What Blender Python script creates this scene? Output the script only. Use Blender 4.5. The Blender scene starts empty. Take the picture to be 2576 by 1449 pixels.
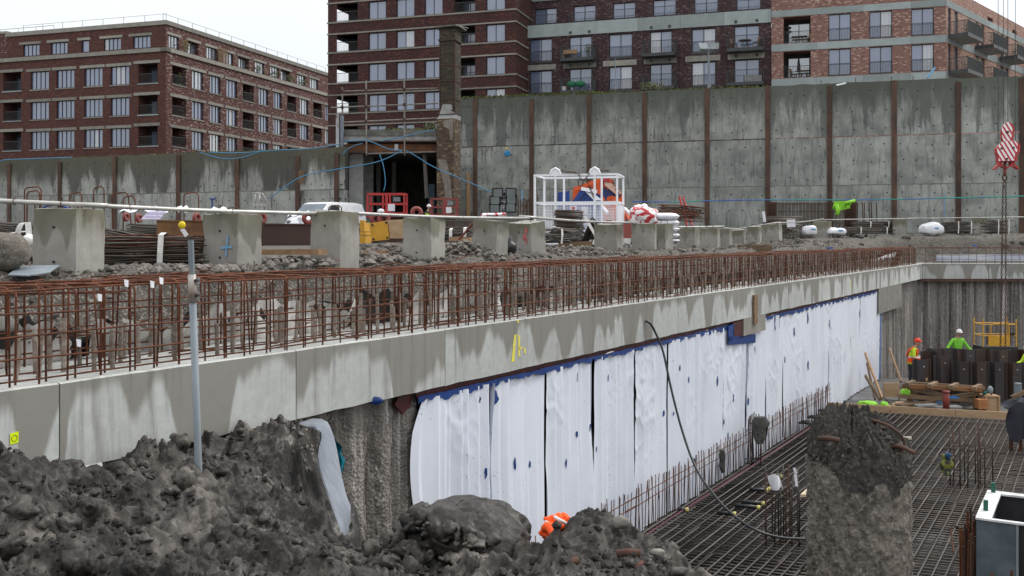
import bpy, math, random
import numpy as np
from mathutils import Vector, Matrix
random.seed(7); np.random.seed(7)
R = math.radians
S = bpy.context.scene
C = S.collection

# ---------------------------------------------------------------- camera, sky, sun, exposure
FPX, CX, HZ = 2504.0, 1288.0, 602.0          # focal length and horizon, in 2576-wide picture units
cd = bpy.data.cameras.new('camera'); cam = bpy.data.objects.new('camera', cd); C.objects.link(cam)
cd.lens = 35.0; cd.sensor_width = 36.0; cd.clip_start = 0.1; cd.clip_end = 2000
cam.location = (0, 0, 0); cam.rotation_euler = (R(90), 0, 0); cd.shift_y = -122.5/2576
S.camera = cam
SUN_EL, SUN_AZ = R(44), R(58)                # azimuth measured from +Y towards +X
w = bpy.data.worlds.new('World'); S.world = w; w.use_nodes = True
nt = w.node_tree; nt.nodes.clear()
out = nt.nodes.new('ShaderNodeOutputWorld')
sky = nt.nodes.new('ShaderNodeTexSky'); sky.sky_type = 'NISHITA'; sky.sun_disc = False
sky.sun_elevation = SUN_EL; sky.sun_rotation = SUN_AZ
b1 = nt.nodes.new('ShaderNodeBackground'); b1.inputs[1].default_value = 0.05
nt.links.new(sky.outputs[0], b1.inputs[0])
tc = nt.nodes.new('ShaderNodeTexCoord'); sp = nt.nodes.new('ShaderNodeSeparateXYZ')
nt.links.new(tc.outputs['Generated'], sp.inputs[0])
mr = nt.nodes.new('ShaderNodeMapRange'); mr.inputs[1].default_value = 0; mr.inputs[2].default_value = 1
mr.inputs[3].default_value = 0.60; mr.inputs[4].default_value = 1.75      # overcast sky: the zenith about three times the horizon
nt.links.new(sp.outputs[2], mr.inputs[0])
ns = nt.nodes.new('ShaderNodeTexNoise'); ns.inputs['Scale'].default_value = 2.2; ns.inputs['Detail'].default_value = 4
nt.links.new(tc.outputs['Generated'], ns.inputs['Vector'])
mr2 = nt.nodes.new('ShaderNodeMapRange'); mr2.inputs[1].default_value = .3; mr2.inputs[2].default_value = .7
mr2.inputs[3].default_value = .93; mr2.inputs[4].default_value = 1.07
nt.links.new(ns.outputs[0], mr2.inputs[0])
mm = nt.nodes.new('ShaderNodeMath'); mm.operation = 'MULTIPLY'
nt.links.new(mr.outputs[0], mm.inputs[0]); nt.links.new(mr2.outputs[0], mm.inputs[1])
b2 = nt.nodes.new('ShaderNodeBackground'); b2.inputs[0].default_value = (1, .98, .955, 1)
nt.links.new(mm.outputs[0], b2.inputs[1])
ad = nt.nodes.new('ShaderNodeAddShader')
nt.links.new(b1.outputs[0], ad.inputs[0]); nt.links.new(b2.outputs[0], ad.inputs[1]); nt.links.new(ad.outputs[0], out.inputs[0])
sl = bpy.data.lights.new('sun', 'SUN'); sl.energy = 1.9; sl.angle = R(11); sl.color = (1, .96, .9)
so = bpy.data.objects.new('sun', sl); C.objects.link(so); so.location = (30, 0, 40)
sdir = Vector((math.sin(SUN_AZ)*math.cos(SUN_EL), math.cos(SUN_AZ)*math.cos(SUN_EL), math.sin(SUN_EL)))
so.rotation_euler = (-sdir).to_track_quat('-Z', 'Y').to_euler()
vs = S.view_settings; vs.view_transform = 'Standard'; vs.look = 'None'; vs.gamma = 1; vs.exposure = 0
vs.use_curve_mapping = False
S.cycles.max_bounces = 6; S.cycles.diffuse_bounces = 3; S.cycles.use_denoising = True

# ---------------------------------------------------------------- helpers
def P(u, v, Y):
    """the point at depth Y that the photograph shows at (u, v)"""
    return Vector(((u-CX)/FPX*Y, Y, (HZ-v)/FPX*Y))
def lerp(a, b, t): return a+(b-a)*t

def _h(i, j, k, seed):
    n = (i*374761393 + j*668265263 + k*2147483647 + seed*1274126177) & 0xffffffff
    n = ((n ^ (n >> 13))*1274126177) & 0xffffffff
    n = ((n ^ (n >> 16))*2246822519) & 0xffffffff
    return ((n ^ (n >> 15)) & 0xffffff)/float(0xffffff)
def noise3(x, y, z, seed=0):
    x, y, z = np.broadcast_arrays(np.asarray(x, float), np.asarray(y, float), np.asarray(z, float))
    i, j, k = np.floor(x).astype(np.int64), np.floor(y).astype(np.int64), np.floor(z).astype(np.int64)
    f, g, h = x-i, y-j, z-k
    f = f*f*f*(f*(f*6-15)+10); g = g*g*g*(g*(g*6-15)+10); h = h*h*h*(h*(h*6-15)+10)
    r = 0
    for a in (0, 1):
        for b in (0, 1):
            for c in (0, 1):
                r = r + (f if a else 1-f)*(g if b else 1-g)*(h if c else 1-h)*_h(i+a, j+b, k+c, seed)
    return r*2-1
def noise2(x, y, seed=0): return noise3(x, y, 0.37, seed)
def fbm(x, y, z=0.37, o=4, seed=0, gain=.5):
    r, a = 0, 1.0
    for q in range(o):
        r = r + a*noise3(np.asarray(x)*2**q, np.asarray(y)*2**q, np.asarray(z)*2**q, seed+q*17); a *= gain
    return r
def worley(x, y, seed=0):
    x = np.asarray(x, float); y = np.asarray(y, float)
    i, j = np.floor(x).astype(np.int64), np.floor(y).astype(np.int64)
    d1 = np.full(x.shape, 9.0); d2 = d1.copy(); hv = np.zeros(x.shape)
    for a in (-1, 0, 1):
        for b in (-1, 0, 1):
            px = i+a+_h(i+a, j+b, 1, seed); py = j+b+_h(i+a, j+b, 2, seed)
            d = np.hypot(px-x, py-y); hh = _h(i+a, j+b, 3, seed)
            near = d < d1
            d2 = np.where(near, d1, np.minimum(d2, d)); hv = np.where(near, hh, hv); d1 = np.where(near, d, d1)
    return d1, d2, hv

class MB:
    """collects shapes; build() links them as ONE mesh object"""
    def __init__(s): s.v, s.f, s.m = [], [], []
    def add(s, vs_, fs, m=0):
        o = len(s.v); s.v += [tuple(p) for p in vs_]; s.f += [tuple(o+i for i in f) for f in fs]; s.m += [m]*len(fs); return s
    def box(s, c, d, rz=0, m=0, rx=0, ry=0):
        M_ = Matrix.Translation(c) @ Matrix.Rotation(rz, 4, 'Z') @ Matrix.Rotation(ry, 4, 'Y') @ Matrix.Rotation(rx, 4, 'X')
        x, y, z = d[0]/2, d[1]/2, d[2]/2
        vs_ = [M_ @ Vector(p) for p in ((-x,-y,-z),(x,-y,-z),(x,y,-z),(-x,y,-z),(-x,-y,z),(x,-y,z),(x,y,z),(-x,y,z))]
        return s.add(vs_, ((0,3,2,1),(4,5,6,7),(0,1,5,4),(1,2,6,5),(2,3,7,6),(3,0,4,7)), m)
    def b2(s, lo, hi, m=0):
        return s.box([(a+b)/2 for a, b in zip(lo, hi)], [b-a for a, b in zip(lo, hi)], 0, m)
    def quad(s, a, b, c, d, m=0): return s.add((a, b, c, d), ((0, 1, 2, 3),), m)
    def bar(s, a, b, w_, h_, m=0, roll=0):
        a, b = Vector(a), Vector(b); d = b-a; L = d.length
        q = d.to_track_quat('X', 'Z').to_matrix().to_4x4()
        M_ = Matrix.Translation((a+b)/2) @ q @ Matrix.Rotation(roll, 4, 'X')
        x, y, z = L/2, w_/2, h_/2
        vs_ = [M_ @ Vector(p) for p in ((-x,-y,-z),(x,-y,-z),(x,y,-z),(-x,y,-z),(-x,-y,z),(x,-y,z),(x,y,z),(-x,y,z))]
        return s.add(vs_, ((0,3,2,1),(4,5,6,7),(0,1,5,4),(1,2,6,5),(2,3,7,6),(3,0,4,7)), m)
    def tube(s, pts, r, n=6, m=0, caps=True, closed=False):
        pts = [Vector(p) for p in pts]; k = len(pts)
        rs = r if isinstance(r, (list, tuple)) else [r]*k
        vs_, fs = [], []; nrm = None
        for i, p in enumerate(pts):
            if closed: t = pts[(i+1) % k]-pts[i-1]
            else: t = pts[min(i+1, k-1)]-pts[max(i-1, 0)]
            if t.length < 1e-9: t = Vector((0, 0, 1))
            t.normalize()
            if nrm is None:
                nrm = t.orthogonal().normalized()
            else:
                nrm = (nrm-t*nrm.dot(t))
                nrm = nrm.normalized() if nrm.length > 1e-6 else t.orthogonal().normalized()
            bn = t.cross(nrm)
            for a in range(n):
                an = 2*math.pi*a/n
                vs_.append(p+(nrm*math.cos(an)+bn*math.sin(an))*rs[i])
        for i in range(k if closed else k-1):
            for a in range(n):
                b = (a+1) % n; j = (i+1) % k
                fs.append((i*n+a, i*n+b, j*n+b, j*n+a))
        if caps and not closed:
            fs.append(tuple(range(n))[::-1]); fs.append(tuple((k-1)*n+a for a in range(n)))
        return s.add(vs_, fs, m)
    def cyl(s, a, b, r, n=8, m=0, r2=None): return s.tube([a, b], [r, r if r2 is None else r2], n, m)
    def prism(s, poly, h0, h1, m=0):
        n = len(poly); vs_ = [(x, y, h0) for x, y in poly]+[(x, y, h1) for x, y in poly]
        return s.add(vs_, [tuple(range(n))[::-1], tuple(range(n, 2*n))]+[(i, (i+1) % n, n+(i+1) % n, n+i) for i in range(n)], m)
    def slab(s, poly3, th, m=0):
        """flat outline in 3-D given real thickness along its normal"""
        p = [Vector(q) for q in poly3]; n = len(p); nn = Vector((0, 0, 0))
        for i in range(n): nn += (p[i]-p[0]).cross(p[(i+1) % n]-p[0])
        nn.normalize(); vs_ = [q+nn*th/2 for q in p]+[q-nn*th/2 for q in p]
        return s.add(vs_, [tuple(range(n)), tuple(range(n, 2*n))[::-1]]+[(i, n+i, n+(i+1) % n, (i+1) % n) for i in range(n)], m)
    def grid(s, A, m=0):
        """A: rows x cols x 3 array"""
        A = np.asarray(A); r, c = A.shape[:2]
        fs = [(i*c+j, i*c+j+1, (i+1)*c+j+1, (i+1)*c+j) for i in range(r-1) for j in range(c-1)]
        return s.add(A.reshape(-1, 3).tolist(), fs, m)
    def ball(s, c, rad, nu=10, nv=7, m=0, f=None):
        rad = rad if isinstance(rad, (tuple, list)) else (rad,)*3
        vs_ = [(0, 0, 1)]+[(math.cos(2*math.pi*i/nu)*math.sin(math.pi*j/nv), math.sin(2*math.pi*i/nu)*math.sin(math.pi*j/nv), math.cos(math.pi*j/nv)) for j in range(1, nv) for i in range(nu)]+[(0, 0, -1)]
        if f: vs_ = [f(p) for p in vs_]
        vs_ = [(c[0]+p[0]*rad[0], c[1]+p[1]*rad[1], c[2]+p[2]*rad[2]) for p in vs_]
        fs = [(0, 1+i, 1+(i+1) % nu) for i in range(nu)]
        for j in range(nv-2):
            fs += [(1+j*nu+i, 1+(j+1)*nu+i, 1+(j+1)*nu+(i+1) % nu, 1+j*nu+(i+1) % nu) for i in range(nu)]
        e = len(vs_)-1; b = 1+(nv-2)*nu
        fs += [(e, b+(i+1) % nu, b+i) for i in range(nu)]
        return s.add(vs_, fs, m)
    def mesh(s, name, mats, smooth=False):
        me = bpy.data.meshes.new(name); me.from_pydata(s.v, [], s.f)
        for m in (mats if isinstance(mats, (list, tuple)) else [mats]): me.materials.append(m)
        if any(s.m): me.polygons.foreach_set('material_index', s.m)
        if smooth: me.polygons.foreach_set('use_smooth', [True]*len(s.f))
        me.update(); return me
    def build(s, name, mats, parent=None, smooth=False, world=True):
        """world: the shapes are in world coordinates and are moved into the parent's"""
        if parent is not None and world:
            Mi = wm(parent).inverted(); s.v = [tuple(Mi @ Vector(p)) for p in s.v]
        o = bpy.data.objects.new(name, s.mesh(name, mats, smooth)); C.objects.link(o)
        if parent is not None: o.parent = parent
        return o
def wm(o):
    m = o.matrix_basis.copy()
    while o.parent is not None: o = o.parent; m = o.matrix_basis @ m
    return m
def link(name, me, parent=None, loc=None, rot=None, sc=None):
    o = bpy.data.objects.new(name, me); C.objects.link(o)
    if parent is not None: o.parent = parent
    if loc is not None: o.location = loc
    if rot is not None: o.rotation_euler = rot
    if sc is not None: o.scale = sc
    return o
def tag(o, label=None, cat=None, group=None, kind=None):
    if label: o['label'] = label
    if cat: o['category'] = cat
    if group: o['group'] = group
    if kind: o['kind'] = kind
    return o
def thing(name, label, cat, loc=(0, 0, 0), rz=0, group=None):
    o = bpy.data.objects.new(name, None); C.objects.link(o); o.location = loc; o.rotation_euler = (0, 0, rz)
    o.empty_display_size = .2
    return tag(o, label, cat, group)
def one(mb, name, label, cat, mat_, smooth=False, group=None):
    """a thing that is one mesh, its origin at its base"""
    xs, ys, zs = zip(*mb.v); c = Vector(((min(xs)+max(xs))/2, (min(ys)+max(ys))/2, min(zs)))
    mb.v = [(x-c.x, y-c.y, z-c.z) for x, y, z in mb.v]
    o = link(name, mb.mesh(name, mat_, smooth), None, c); return tag(o, label, cat, group)
def copy_tree(o, parent=None):
    c = o.copy(); C.objects.link(c); c.parent = parent
    for ch in list(o.children): copy_tree(ch, c)
    return c
def np_mesh(name, V, F, mats, smooth=True, matidx=None):
    """big meshes straight from numpy; F all quads or all triangles"""
    me = bpy.data.meshes.new(name); V = np.asarray(V, np.float32); F = np.asarray(F, np.int32); k = F.shape[1]
    me.vertices.add(len(V)); me.vertices.foreach_set('co', V.ravel())
    me.loops.add(F.size); me.loops.foreach_set('vertex_index', F.ravel())
    me.polygons.add(len(F)); me.polygons.foreach_set('loop_start', np.arange(0, F.size, k, dtype=np.int32))
    for m in (mats if isinstance(mats, (list, tuple)) else [mats]): me.materials.append(m)
    if matidx is not None: me.polygons.foreach_set('material_index', np.asarray(matidx, np.int32))
    me.polygons.foreach_set('use_smooth', np.full(len(F), smooth)); me.update(calc_edges=True); me.validate(); return me
def grid_faces(r, c):
    i = np.arange(r*c).reshape(r, c)
    return np.stack([i[:-1, :-1], i[:-1, 1:], i[1:, 1:], i[1:, :-1]], -1).reshape(-1, 4)

# ---------------------------------------------------------------- materials
class NT:
    def __init__(s, name):
        s.mat = bpy.data.materials.new(name); s.mat.use_nodes = True; s.t = s.mat.node_tree
        s.b = s.t.nodes['Principled BSDF']
        s.co = s.n('ShaderNodeTexCoord').outputs['Object']
        oi = s.n('ShaderNodeObjectInfo'); s.rnd = oi.outputs['Random']
    def n(s, typ, **k):
        x = s.t.nodes.new(typ)
        for a, b in k.items(): setattr(x, a, b)
        return x
    def l(s, a, b): s.t.links.new(a, b)
    def set(s, inp, v):
        if isinstance(v, bpy.types.NodeSocket): s.l(v, inp)
        else:
            try: inp.default_value = v
            except Exception: inp.default_value = tuple(v)+(1,)
    def math(s, op, a, b=0, c=0, clamp=False):
        x = s.n('ShaderNodeMath', operation=op, use_clamp=clamp)
        s.set(x.inputs[0], a); s.set(x.inputs[1], b)
        if op in ('MULTIPLY_ADD',): s.set(x.inputs[2], c)
        return x.outputs[0]
    def noise(s, vec=None, scale=4, det=5, rough=.55, stretch=None, dist=0):
        vec = vec or s.co
        if stretch:
            mp = s.n('ShaderNodeMapping'); s.l(vec, mp.inputs[0]); mp.inputs['Scale'].default_value = stretch; vec = mp.outputs[0]
        x = s.n('ShaderNodeTexNoise'); s.l(vec, x.inputs['Vector']); x.inputs['Scale'].default_value = scale
        x.inputs['Detail'].default_value = det; x.inputs['Roughness'].default_value = rough; x.inputs['Distortion'].default_value = dist
        return x.outputs[0]
    def ramp(s, v, a, b, lo=0, hi=1, smooth=False):
        x = s.n('ShaderNodeMapRange'); x.clamp = True
        if smooth: x.interpolation_type = 'SMOOTHSTEP'
        s.set(x.inputs[0], v); x.inputs[1].default_value = a; x.inputs[2].default_value = b; s.set(x.inputs[3], lo); s.set(x.inputs[4], hi)
        return x.outputs[0]
    def mix(s, f, a, b, mode='MIX'):
        x = s.n('ShaderNodeMix', data_type='RGBA', blend_type=mode)
        s.set(x.inputs[0], f); s.set(x.inputs[6], a); s.set(x.inputs[7], b); return x.outputs[2]
    def xyz(s, vec=None):
        x = s.n('ShaderNodeSeparateXYZ'); s.l(vec or s.co, x.inputs[0]); return x.outputs
    def comb(s, a, b, c):
        x = s.n('ShaderNodeCombineXYZ'); s.set(x.inputs[0], a); s.set(x.inputs[1], b); s.set(x.inputs[2], c); return x.outputs[0]
    def shift(s, k=31.0):
        """every object its own patch of the pattern"""
        v = s.math('MULTIPLY', s.rnd, k); x = s.n('ShaderNodeVectorMath', operation='ADD')
        s.l(s.co, x.inputs[0]); s.l(s.comb(v, v, v), x.inputs[1]); return x.outputs[0]
    def bump(s, hgt, st=.3, dist=.02):
        x = s.n('ShaderNodeBump'); x.inputs['Strength'].default_value = st; x.inputs['Distance'].default_value = dist
        s.l(hgt, x.inputs['Height']); s.l(x.outputs[0], s.b.inputs['Normal'])
    def done(s, col, rough=.8, metal=0, spec=.5):
        s.set(s.b.inputs['Base Color'], col); s.set(s.b.inputs['Roughness'], rough); s.set(s.b.inputs['Metallic'], metal)
        s.b.inputs['Specular IOR Level'].default_value = spec
        return s.mat
def plain(name, c1, c2=None, sc=4, rough=.7, metal=0, spec=.4, bump=0, stretch=None, lo=.35, hi=.65, vary=.25):
    t = NT(name); v = t.shift()
    c2 = c2 or tuple(x*.72 for x in c1)
    f = t.ramp(t.noise(v, sc, 6, .6, stretch), lo, hi)
    col = t.mix(f, c1, c2)
    if vary:
        k = t.ramp(t.rnd, 0, 1, 1-vary, 1+vary*.6)
        col = t.mix(1.0, col, t.comb(k, k, k), 'MULTIPLY')
    if bump: t.bump(t.noise(v, sc*6, 5, .6), bump, .01)
    return t.done(col, rough, metal, spec)
def drip_concrete(name, light, dark, top, reach, fx, algae=None, edge=.06, grain=9, pores=True, streak=.5, patch=.5, power=1.7, tmin=0, lo=.36, warp=0, vary=0, bamp=.55):
    """bare concrete; rain has soaked it from the top edge down in tongues of uneven length"""
    t = NT(name); x, y, z = t.xyz(); rn = t.math('MULTIPLY', t.rnd, 57.0)
    xx = t.math('ADD', t.math('ADD', x, y), rn)
    down = t.math('SUBTRACT', top, z)
    if warp: xx = t.math('ADD', xx, t.math('MULTIPLY', t.noise(t.shift(), 1.1, 4, .6), warp))
    a = t.noise(t.comb(t.math('MULTIPLY', xx, fx), 0, rn), 1.0, 1.5, .5)
    b = t.noise(t.comb(t.math('MULTIPLY', xx, fx*2.7), t.math('MULTIPLY', z, .25), rn), 1.0, 2, .5)
    d = t.math('POWER', t.ramp(a, lo, .74), power)
    d = t.math('ADD', t.math('MULTIPLY', d, reach), t.math('MULTIPLY', t.math('POWER', t.ramp(b, .35, .75), 2), reach*bamp))
    if vary: d = t.math('MULTIPLY', d, t.ramp(t.math('FRACT', t.math('MULTIPLY', t.rnd, 13.1)), 0, 1, 1-vary, 1+vary))
    d = t.math('ADD', d, tmin)
    ge = t.n('ShaderNodeNewGeometry'); nz = t.xyz(ge.outputs['Normal'])[2]; upright = t.math('LESS_THAN', nz, .5)
    wet = t.math('MULTIPLY', t.ramp(t.math('SUBTRACT', d, down), -edge, edge, 0, 1, True), upright)
    g = t.noise(t.shift(), grain, 8, .62); col = t.mix(t.ramp(g, .3, .7), light, tuple(q*.8 for q in light))
    big = t.noise(t.shift(), .9, 4, .6); col = t.mix(t.math('MULTIPLY', t.ramp(big, .4, .62), patch), col, dark)
    col = t.mix(t.math('MULTIPLY', wet, .85), col, dark)
    st = t.noise(t.comb(t.math('MULTIPLY', xx, 9), t.math('MULTIPLY', z, .5), rn), 1.0, 4, .6)
    col = t.mix(t.math('MULTIPLY', t.ramp(st, .52, .72), streak), col, tuple(q*.62 for q in dark))
    if algae:
        e = t.noise(t.comb(t.math('MULTIPLY', xx, fx*2), t.math('MULTIPLY', z, .6), 3.1), 1.0, 5, .6)
        m = t.math('MULTIPLY', t.ramp(t.math('SUBTRACT', t.ramp(e, .3, .7, 0, reach*.45), down), -reach*.3, reach*.2), upright)
        col = t.mix(t.math('MULTIPLY', m, .75), col, algae)
    kk = t.ramp(t.math('FRACT', t.math('MULTIPLY', t.rnd, 7.7)), 0, 1, .84, 1.1); col = t.mix(1.0, col, t.comb(kk, kk, kk), 'MULTIPLY')
    if pores:
        v = t.n('ShaderNodeTexVoronoi'); v.inputs['Scale'].default_value = grain*2.2; t.l(t.shift(), v.inputs['Vector'])
        col = t.mix(t.ramp(v.outputs['Distance'], .05, .11, .55, 0), col, (.08, .08, .075))
    t.bump(g, .25, .006)
    return t.done(col, t.ramp(wet, 0, 1, .82, .5), 0, .4)

m_beam = drip_concrete('beam_concrete', (.52, .54, .525), (.20, .19, .165), 0, 1.9, 1.5, None, .085, 9, True, .5, .2, 1.8, .06, .41, .12, .3, .12)
m_block = drip_concrete('block_concrete', (.34, .332, .303), (.165, .158, .132), .73, .62, 2.2, (.12, .115, .065), .03, 9, True, .15, .3)
m_wall_r = drip_concrete('retaining_concrete', (.345, .362, .34), (.085, .096, .088), 0, 4.6, 1.25, (.06, .068, .05), .8, 1.3, True, .7, .5, 2.0, .25, .38, .5, .6)
m_wall_l = drip_concrete('stained_concrete', (.37, .38, .355), (.036, .038, .031), 0, 3.4, .8, (.07, .066, .036), .6, 1.5, True, .75, .25, 1.6, .55, .36, .6, .5)
m_conc = plain('grey_concrete', (.36, .37, .36), (.25, .255, .245), 3, .85, bump=.2)
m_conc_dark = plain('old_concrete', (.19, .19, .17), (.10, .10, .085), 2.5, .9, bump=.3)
m_band = plain('concrete_band', (.30, .345, .345), (.25, .29, .29), 1.2, .8)
m_stone = plain('pale_stone', (.265, .257, .225), (.2, .193, .17), 2, .8)
m_rust = plain('rust', (.16, .052, .022), (.065, .026, .015), 12, .75, .0, .3, .3)
m_rustd = plain('dark_rust', (.085, .04, .024), (.04, .024, .018), 6, .75, .1)
m_post = plain('rusty_post', (.115, .062, .042), (.05, .034, .028), 2.2, .85, stretch=(1, 1, .4), bump=.2)
m_bar = plain('mill_steel_bar', (.085, .073, .063), (.05, .04, .035), 6, .45, .45, .5, vary=.5)
m_barb = plain('black_steel_bar', (.10, .093, .086), (.12, .095, .076), 8, .42, .5, .5, vary=.4)
m_stub = plain('mortar_splashed_bar', (.30, .265, .23), (.15, .11, .085), 9, .9, bump=.4, vary=.4)
m_galv = plain('galvanised_steel', (.205, .24, .265), (.15, .178, .2), 7, .65, .1, .5, stretch=(1, 1, .3))
m_tube = plain('scaffold_tube_steel', (.46, .46, .44), (.32, .32, .30), 5, .42, .4, .5)
m_white = plain('white_paint', (.80, .82, .86), (.72, .74, .78), 3, .4, vary=0)
m_tarp = plain('white_plastic', (.78, .80, .84), (.6, .62, .66), 3, .45, vary=0)
m_strap = plain('white_strap', (.74, .74, .72), (.56, .56, .54), 8, .7, vary=0)
m_black = plain('black_plastic', (.018, .019, .021), (.028, .028, .03), 5, .42, vary=.2)
m_rubber = plain('black_rubber', (.013, .015, .018), (.022, .025, .028), 3, .38, vary=0)
m_red = plain('red_paint', (.44, .035, .035), (.32, .03, .03), 4, .45, vary=.1)
m_redp = plain('faded_red_paint', (.26, .05, .047), (.19, .045, .04), 5, .5, vary=.1)
m_orange = plain('orange_paint', (.75, .13, .025), (.62, .09, .02), 2, .45, vary=0)
m_blue = plain('blue_paint', (.012, .045, .21), (.01, .035, .16), 2, .4, vary=0)
m_yellow = plain('yellow_paint', (.62, .34, .03), (.5, .26, .025), 3, .45, vary=.1)
m_yelb = plain('bright_yellow', (.72, .55, .01), (.66, .48, .01), 3, .5, vary=0)
m_lime = plain('lime_fabric', (.27, .62, .04), (.2, .5, .035), 5, .8, vary=0)
m_hiy = plain('hi_vis_yellow', (.60, .80, .03), (.48, .66, .02), 6, .8, vary=0)
m_hio = plain('hi_vis_orange', (.95, .115, .012), (.80, .08, .01), 7, .75, vary=0)
m_refl = plain('reflective_tape', (.62, .63, .62), (.5, .5, .5), 8, .5, vary=0)
m_navy = plain('navy_cloth', (.02, .022, .035), (.03, .03, .04), 7, .9, vary=.2)
m_skin = plain('skin', (.45, .25, .17), (.38, .2, .14), 6, .6, vary=.1)
m_wood = plain('raw_timber', (.42, .27, .15), (.27, .165, .09), 5, .8, stretch=(.3, 3, 3), vary=.3)
m_woodd = plain('weathered_timber', (.22, .145, .085), (.12, .08, .05), 5, .85, stretch=(.4, 3, 3), vary=.3)
m_ply = plain('plywood', (.40, .28, .17), (.32, .21, .12), 4, .75, stretch=(.5, 2, 3), vary=.15)
m_bluec = plain('blue_cable_sheath', (.06, .22, .37), (.05, .18, .31), 2, .5, vary=.1)
m_brope = plain('blue_rope', (.05, .12, .42), (.02, .30, .25), .35, .7, vary=0, lo=.45, hi=.55)
m_teal = plain('teal_plastic', (.0, .17, .24), (.0, .10, .16), 6, .35, vary=0)
m_paper = plain('paper', (.72, .72, .76), (.62, .62, .68), 5, .8, vary=0)
m_purple = plain('lilac_sign_sheet', (.50, .46, .62), (.44, .4, .55), 3, .6, vary=0)
m_ink = plain('purple_ink', (.22, .2, .34), None, 3, .7, vary=0)
m_sealant = plain('blue_sealant', (.010, .052, .235), (.007, .036, .16), 9, .35, vary=.2)
m_primer = plain('dark_red_primer', (.075, .006, .008), (.045, .005, .007), 5, .5, vary=.1)
m_paintb = plain('blue_marking_paint', (.12, .30, .52), (.2, .36, .52), 9, .8, vary=0)
m_paintr = plain('red_marking_paint', (.50, .05, .07), (.5, .2, .2), 14, .8, vary=0)
m_painty = plain('yellow_marking_paint', (.74, .66, .04), (.6, .55, .2), 12, .8, vary=0)
m_frame = plain('dark_window_frame', (.022, .022, .03), (.03, .03, .04), 3, .5, vary=0)
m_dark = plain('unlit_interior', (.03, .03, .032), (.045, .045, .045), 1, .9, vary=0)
m_rail = plain('anthracite_railing', (.035, .04, .042), (.045, .05, .052), 3, .5, vary=0)
m_leaf = plain('leaf', (.055, .085, .025), (.10, .10, .03), 3, .7, vary=.3)
m_moss = plain('moss', (.055, .075, .018), (.12, .13, .03), 2, .95, vary=0)
m_green = plain('green_cover', (.01, .24, .10), (.01, .18, .08), 3, .5, vary=0)
m_chain = plain('rusty_chain', (.12, .065, .045), (.075, .05, .04), 12, .6, .4)
m_glassd = plain('windscreen_glass', (.10, .15, .20), (.05, .08, .11), 1, .08, 0, .8, vary=0)
m_lens = plain('floodlight_lens', (.14, .165, .165), (.09, .11, .11), 2, .2, 0, .6, vary=0)

def window_glass(name, tint, mir):
    """panes: sky mirrored over dim rooms, blinds and curtains behind some of them"""
    t = NT(name); x, y, z = t.xyz()
    n1 = t.noise(t.shift(90), .55, 3, .6)
    col = t.mix(t.ramp(n1, .35, .65), tint, tuple(q*.84 for q in tint))
    fold = t.noise(t.comb(t.math('ADD', t.math('MULTIPLY', t.math('ADD', x, y), 14), t.math('MULTIPLY', t.rnd, 80)), 0, 0), 1, 2)
    curt = t.mix(t.ramp(fold, .35, .65), (.46, .48, .52), (.27, .29, .33))
    r2 = t.math('FRACT', t.math('MULTIPLY', t.rnd, 17.3))
    col = t.mix(t.ramp(r2, .92, .94), col, curt)
    t.done(col, .06, 0, .9); t.b.inputs['IOR'].default_value = mir
    return t.mat
m_glass = window_glass('window_glass', (.15, .19, .295), 1.8)
m_glass2 = window_glass('bright_window_glass', (.22, .27, .32), 2.4)

def brick(name, a, b, mortar, scale=1, speck=None, dark=None):
    t = NT(name); x, y, z = t.xyz(); v = t.comb(t.math('ADD', x, y), z, 0)
    br = t.n('ShaderNodeTexBrick'); t.l(v, br.inputs['Vector'])
    br.inputs['Color1'].default_value = (*a, 1); br.inputs['Color2'].default_value = (*b, 1); br.inputs['Mortar'].default_value = (*mortar, 1)
    br.inputs['Scale'].default_value = 1/scale; br.inputs['Brick Width'].default_value = .235; br.inputs['Row Height'].default_value = .082
    br.inputs['Mortar Size'].default_value = .007; br.inputs['Mortar Smooth'].default_value = .4; br.inputs['Bias'].default_value = 0
    col = br.outputs[0]
    # brick-sized mottling: one value per brick from snapped coordinates
    row = t.math('FLOOR', t.math('DIVIDE', z, .082*scale)); cx = t.math('FLOOR', t.math('DIVIDE', t.math('ADD', t.math('ADD', x, y), t.math('MULTIPLY', row, .118*scale)), .235*scale))
    wn = t.n('ShaderNodeTexWhiteNoise', noise_dimensions='2D'); t.l(t.comb(cx, row, 0), wn.inputs['Vector'])
    if speck: col = t.mix(t.ramp(wn.outputs[0], .87, .9, 0, .8), col, speck)
    if dark: col = t.mix(t.ramp(wn.outputs[0], .26, .2, 0, .8), col, dark)
    big = t.noise(None, .35, 4, .6); col = t.mix(t.ramp(big, .35, .65, 0, .35), col, tuple(q*.55 for q in a))
    return t.done(col, .85, 0, .3)
m_brick_l = brick('red_brown_brick', (.112, .044, .033), (.074, .031, .027), (.075, .045, .038), 1, (.14, .062, .05), (.05, .024, .026))
m_brick_l2 = brick('pale_flecked_brick', (.125, .052, .042), (.088, .038, .034), (.11, .07, .06), 1, (.34, .28, .26), (.06, .03, .03))  # white flecks are brick; lighter base stands in for daylight on right-hand walls
m_brick_t = brick('dark_red_brick', (.072, .026, .023), (.046, .020, .021), (.055, .035, .032), 1, (.13, .05, .036), (.032, .018, .022))
m_brick_m = brick('purple_brown_brick', (.068, .035, .038), (.046, .027, .032), (.075, .055, .055), 1, (.15, .11, .11), (.026, .018, .022))
m_brick_r = brick('pink_brick', (.26, .132, .108), (.205, .105, .088), (.28, .22, .19), 1, (.46, .36, .29), (.15, .08, .07))
m_brick_r2 = brick('lit_pink_brick', (.36, .20, .155), (.30, .17, .135), (.35, .27, .22), 1, (.5, .4, .33), (.2, .12, .1))  # pink brick again, brighter daylight on the return wall put into its colour
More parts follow.
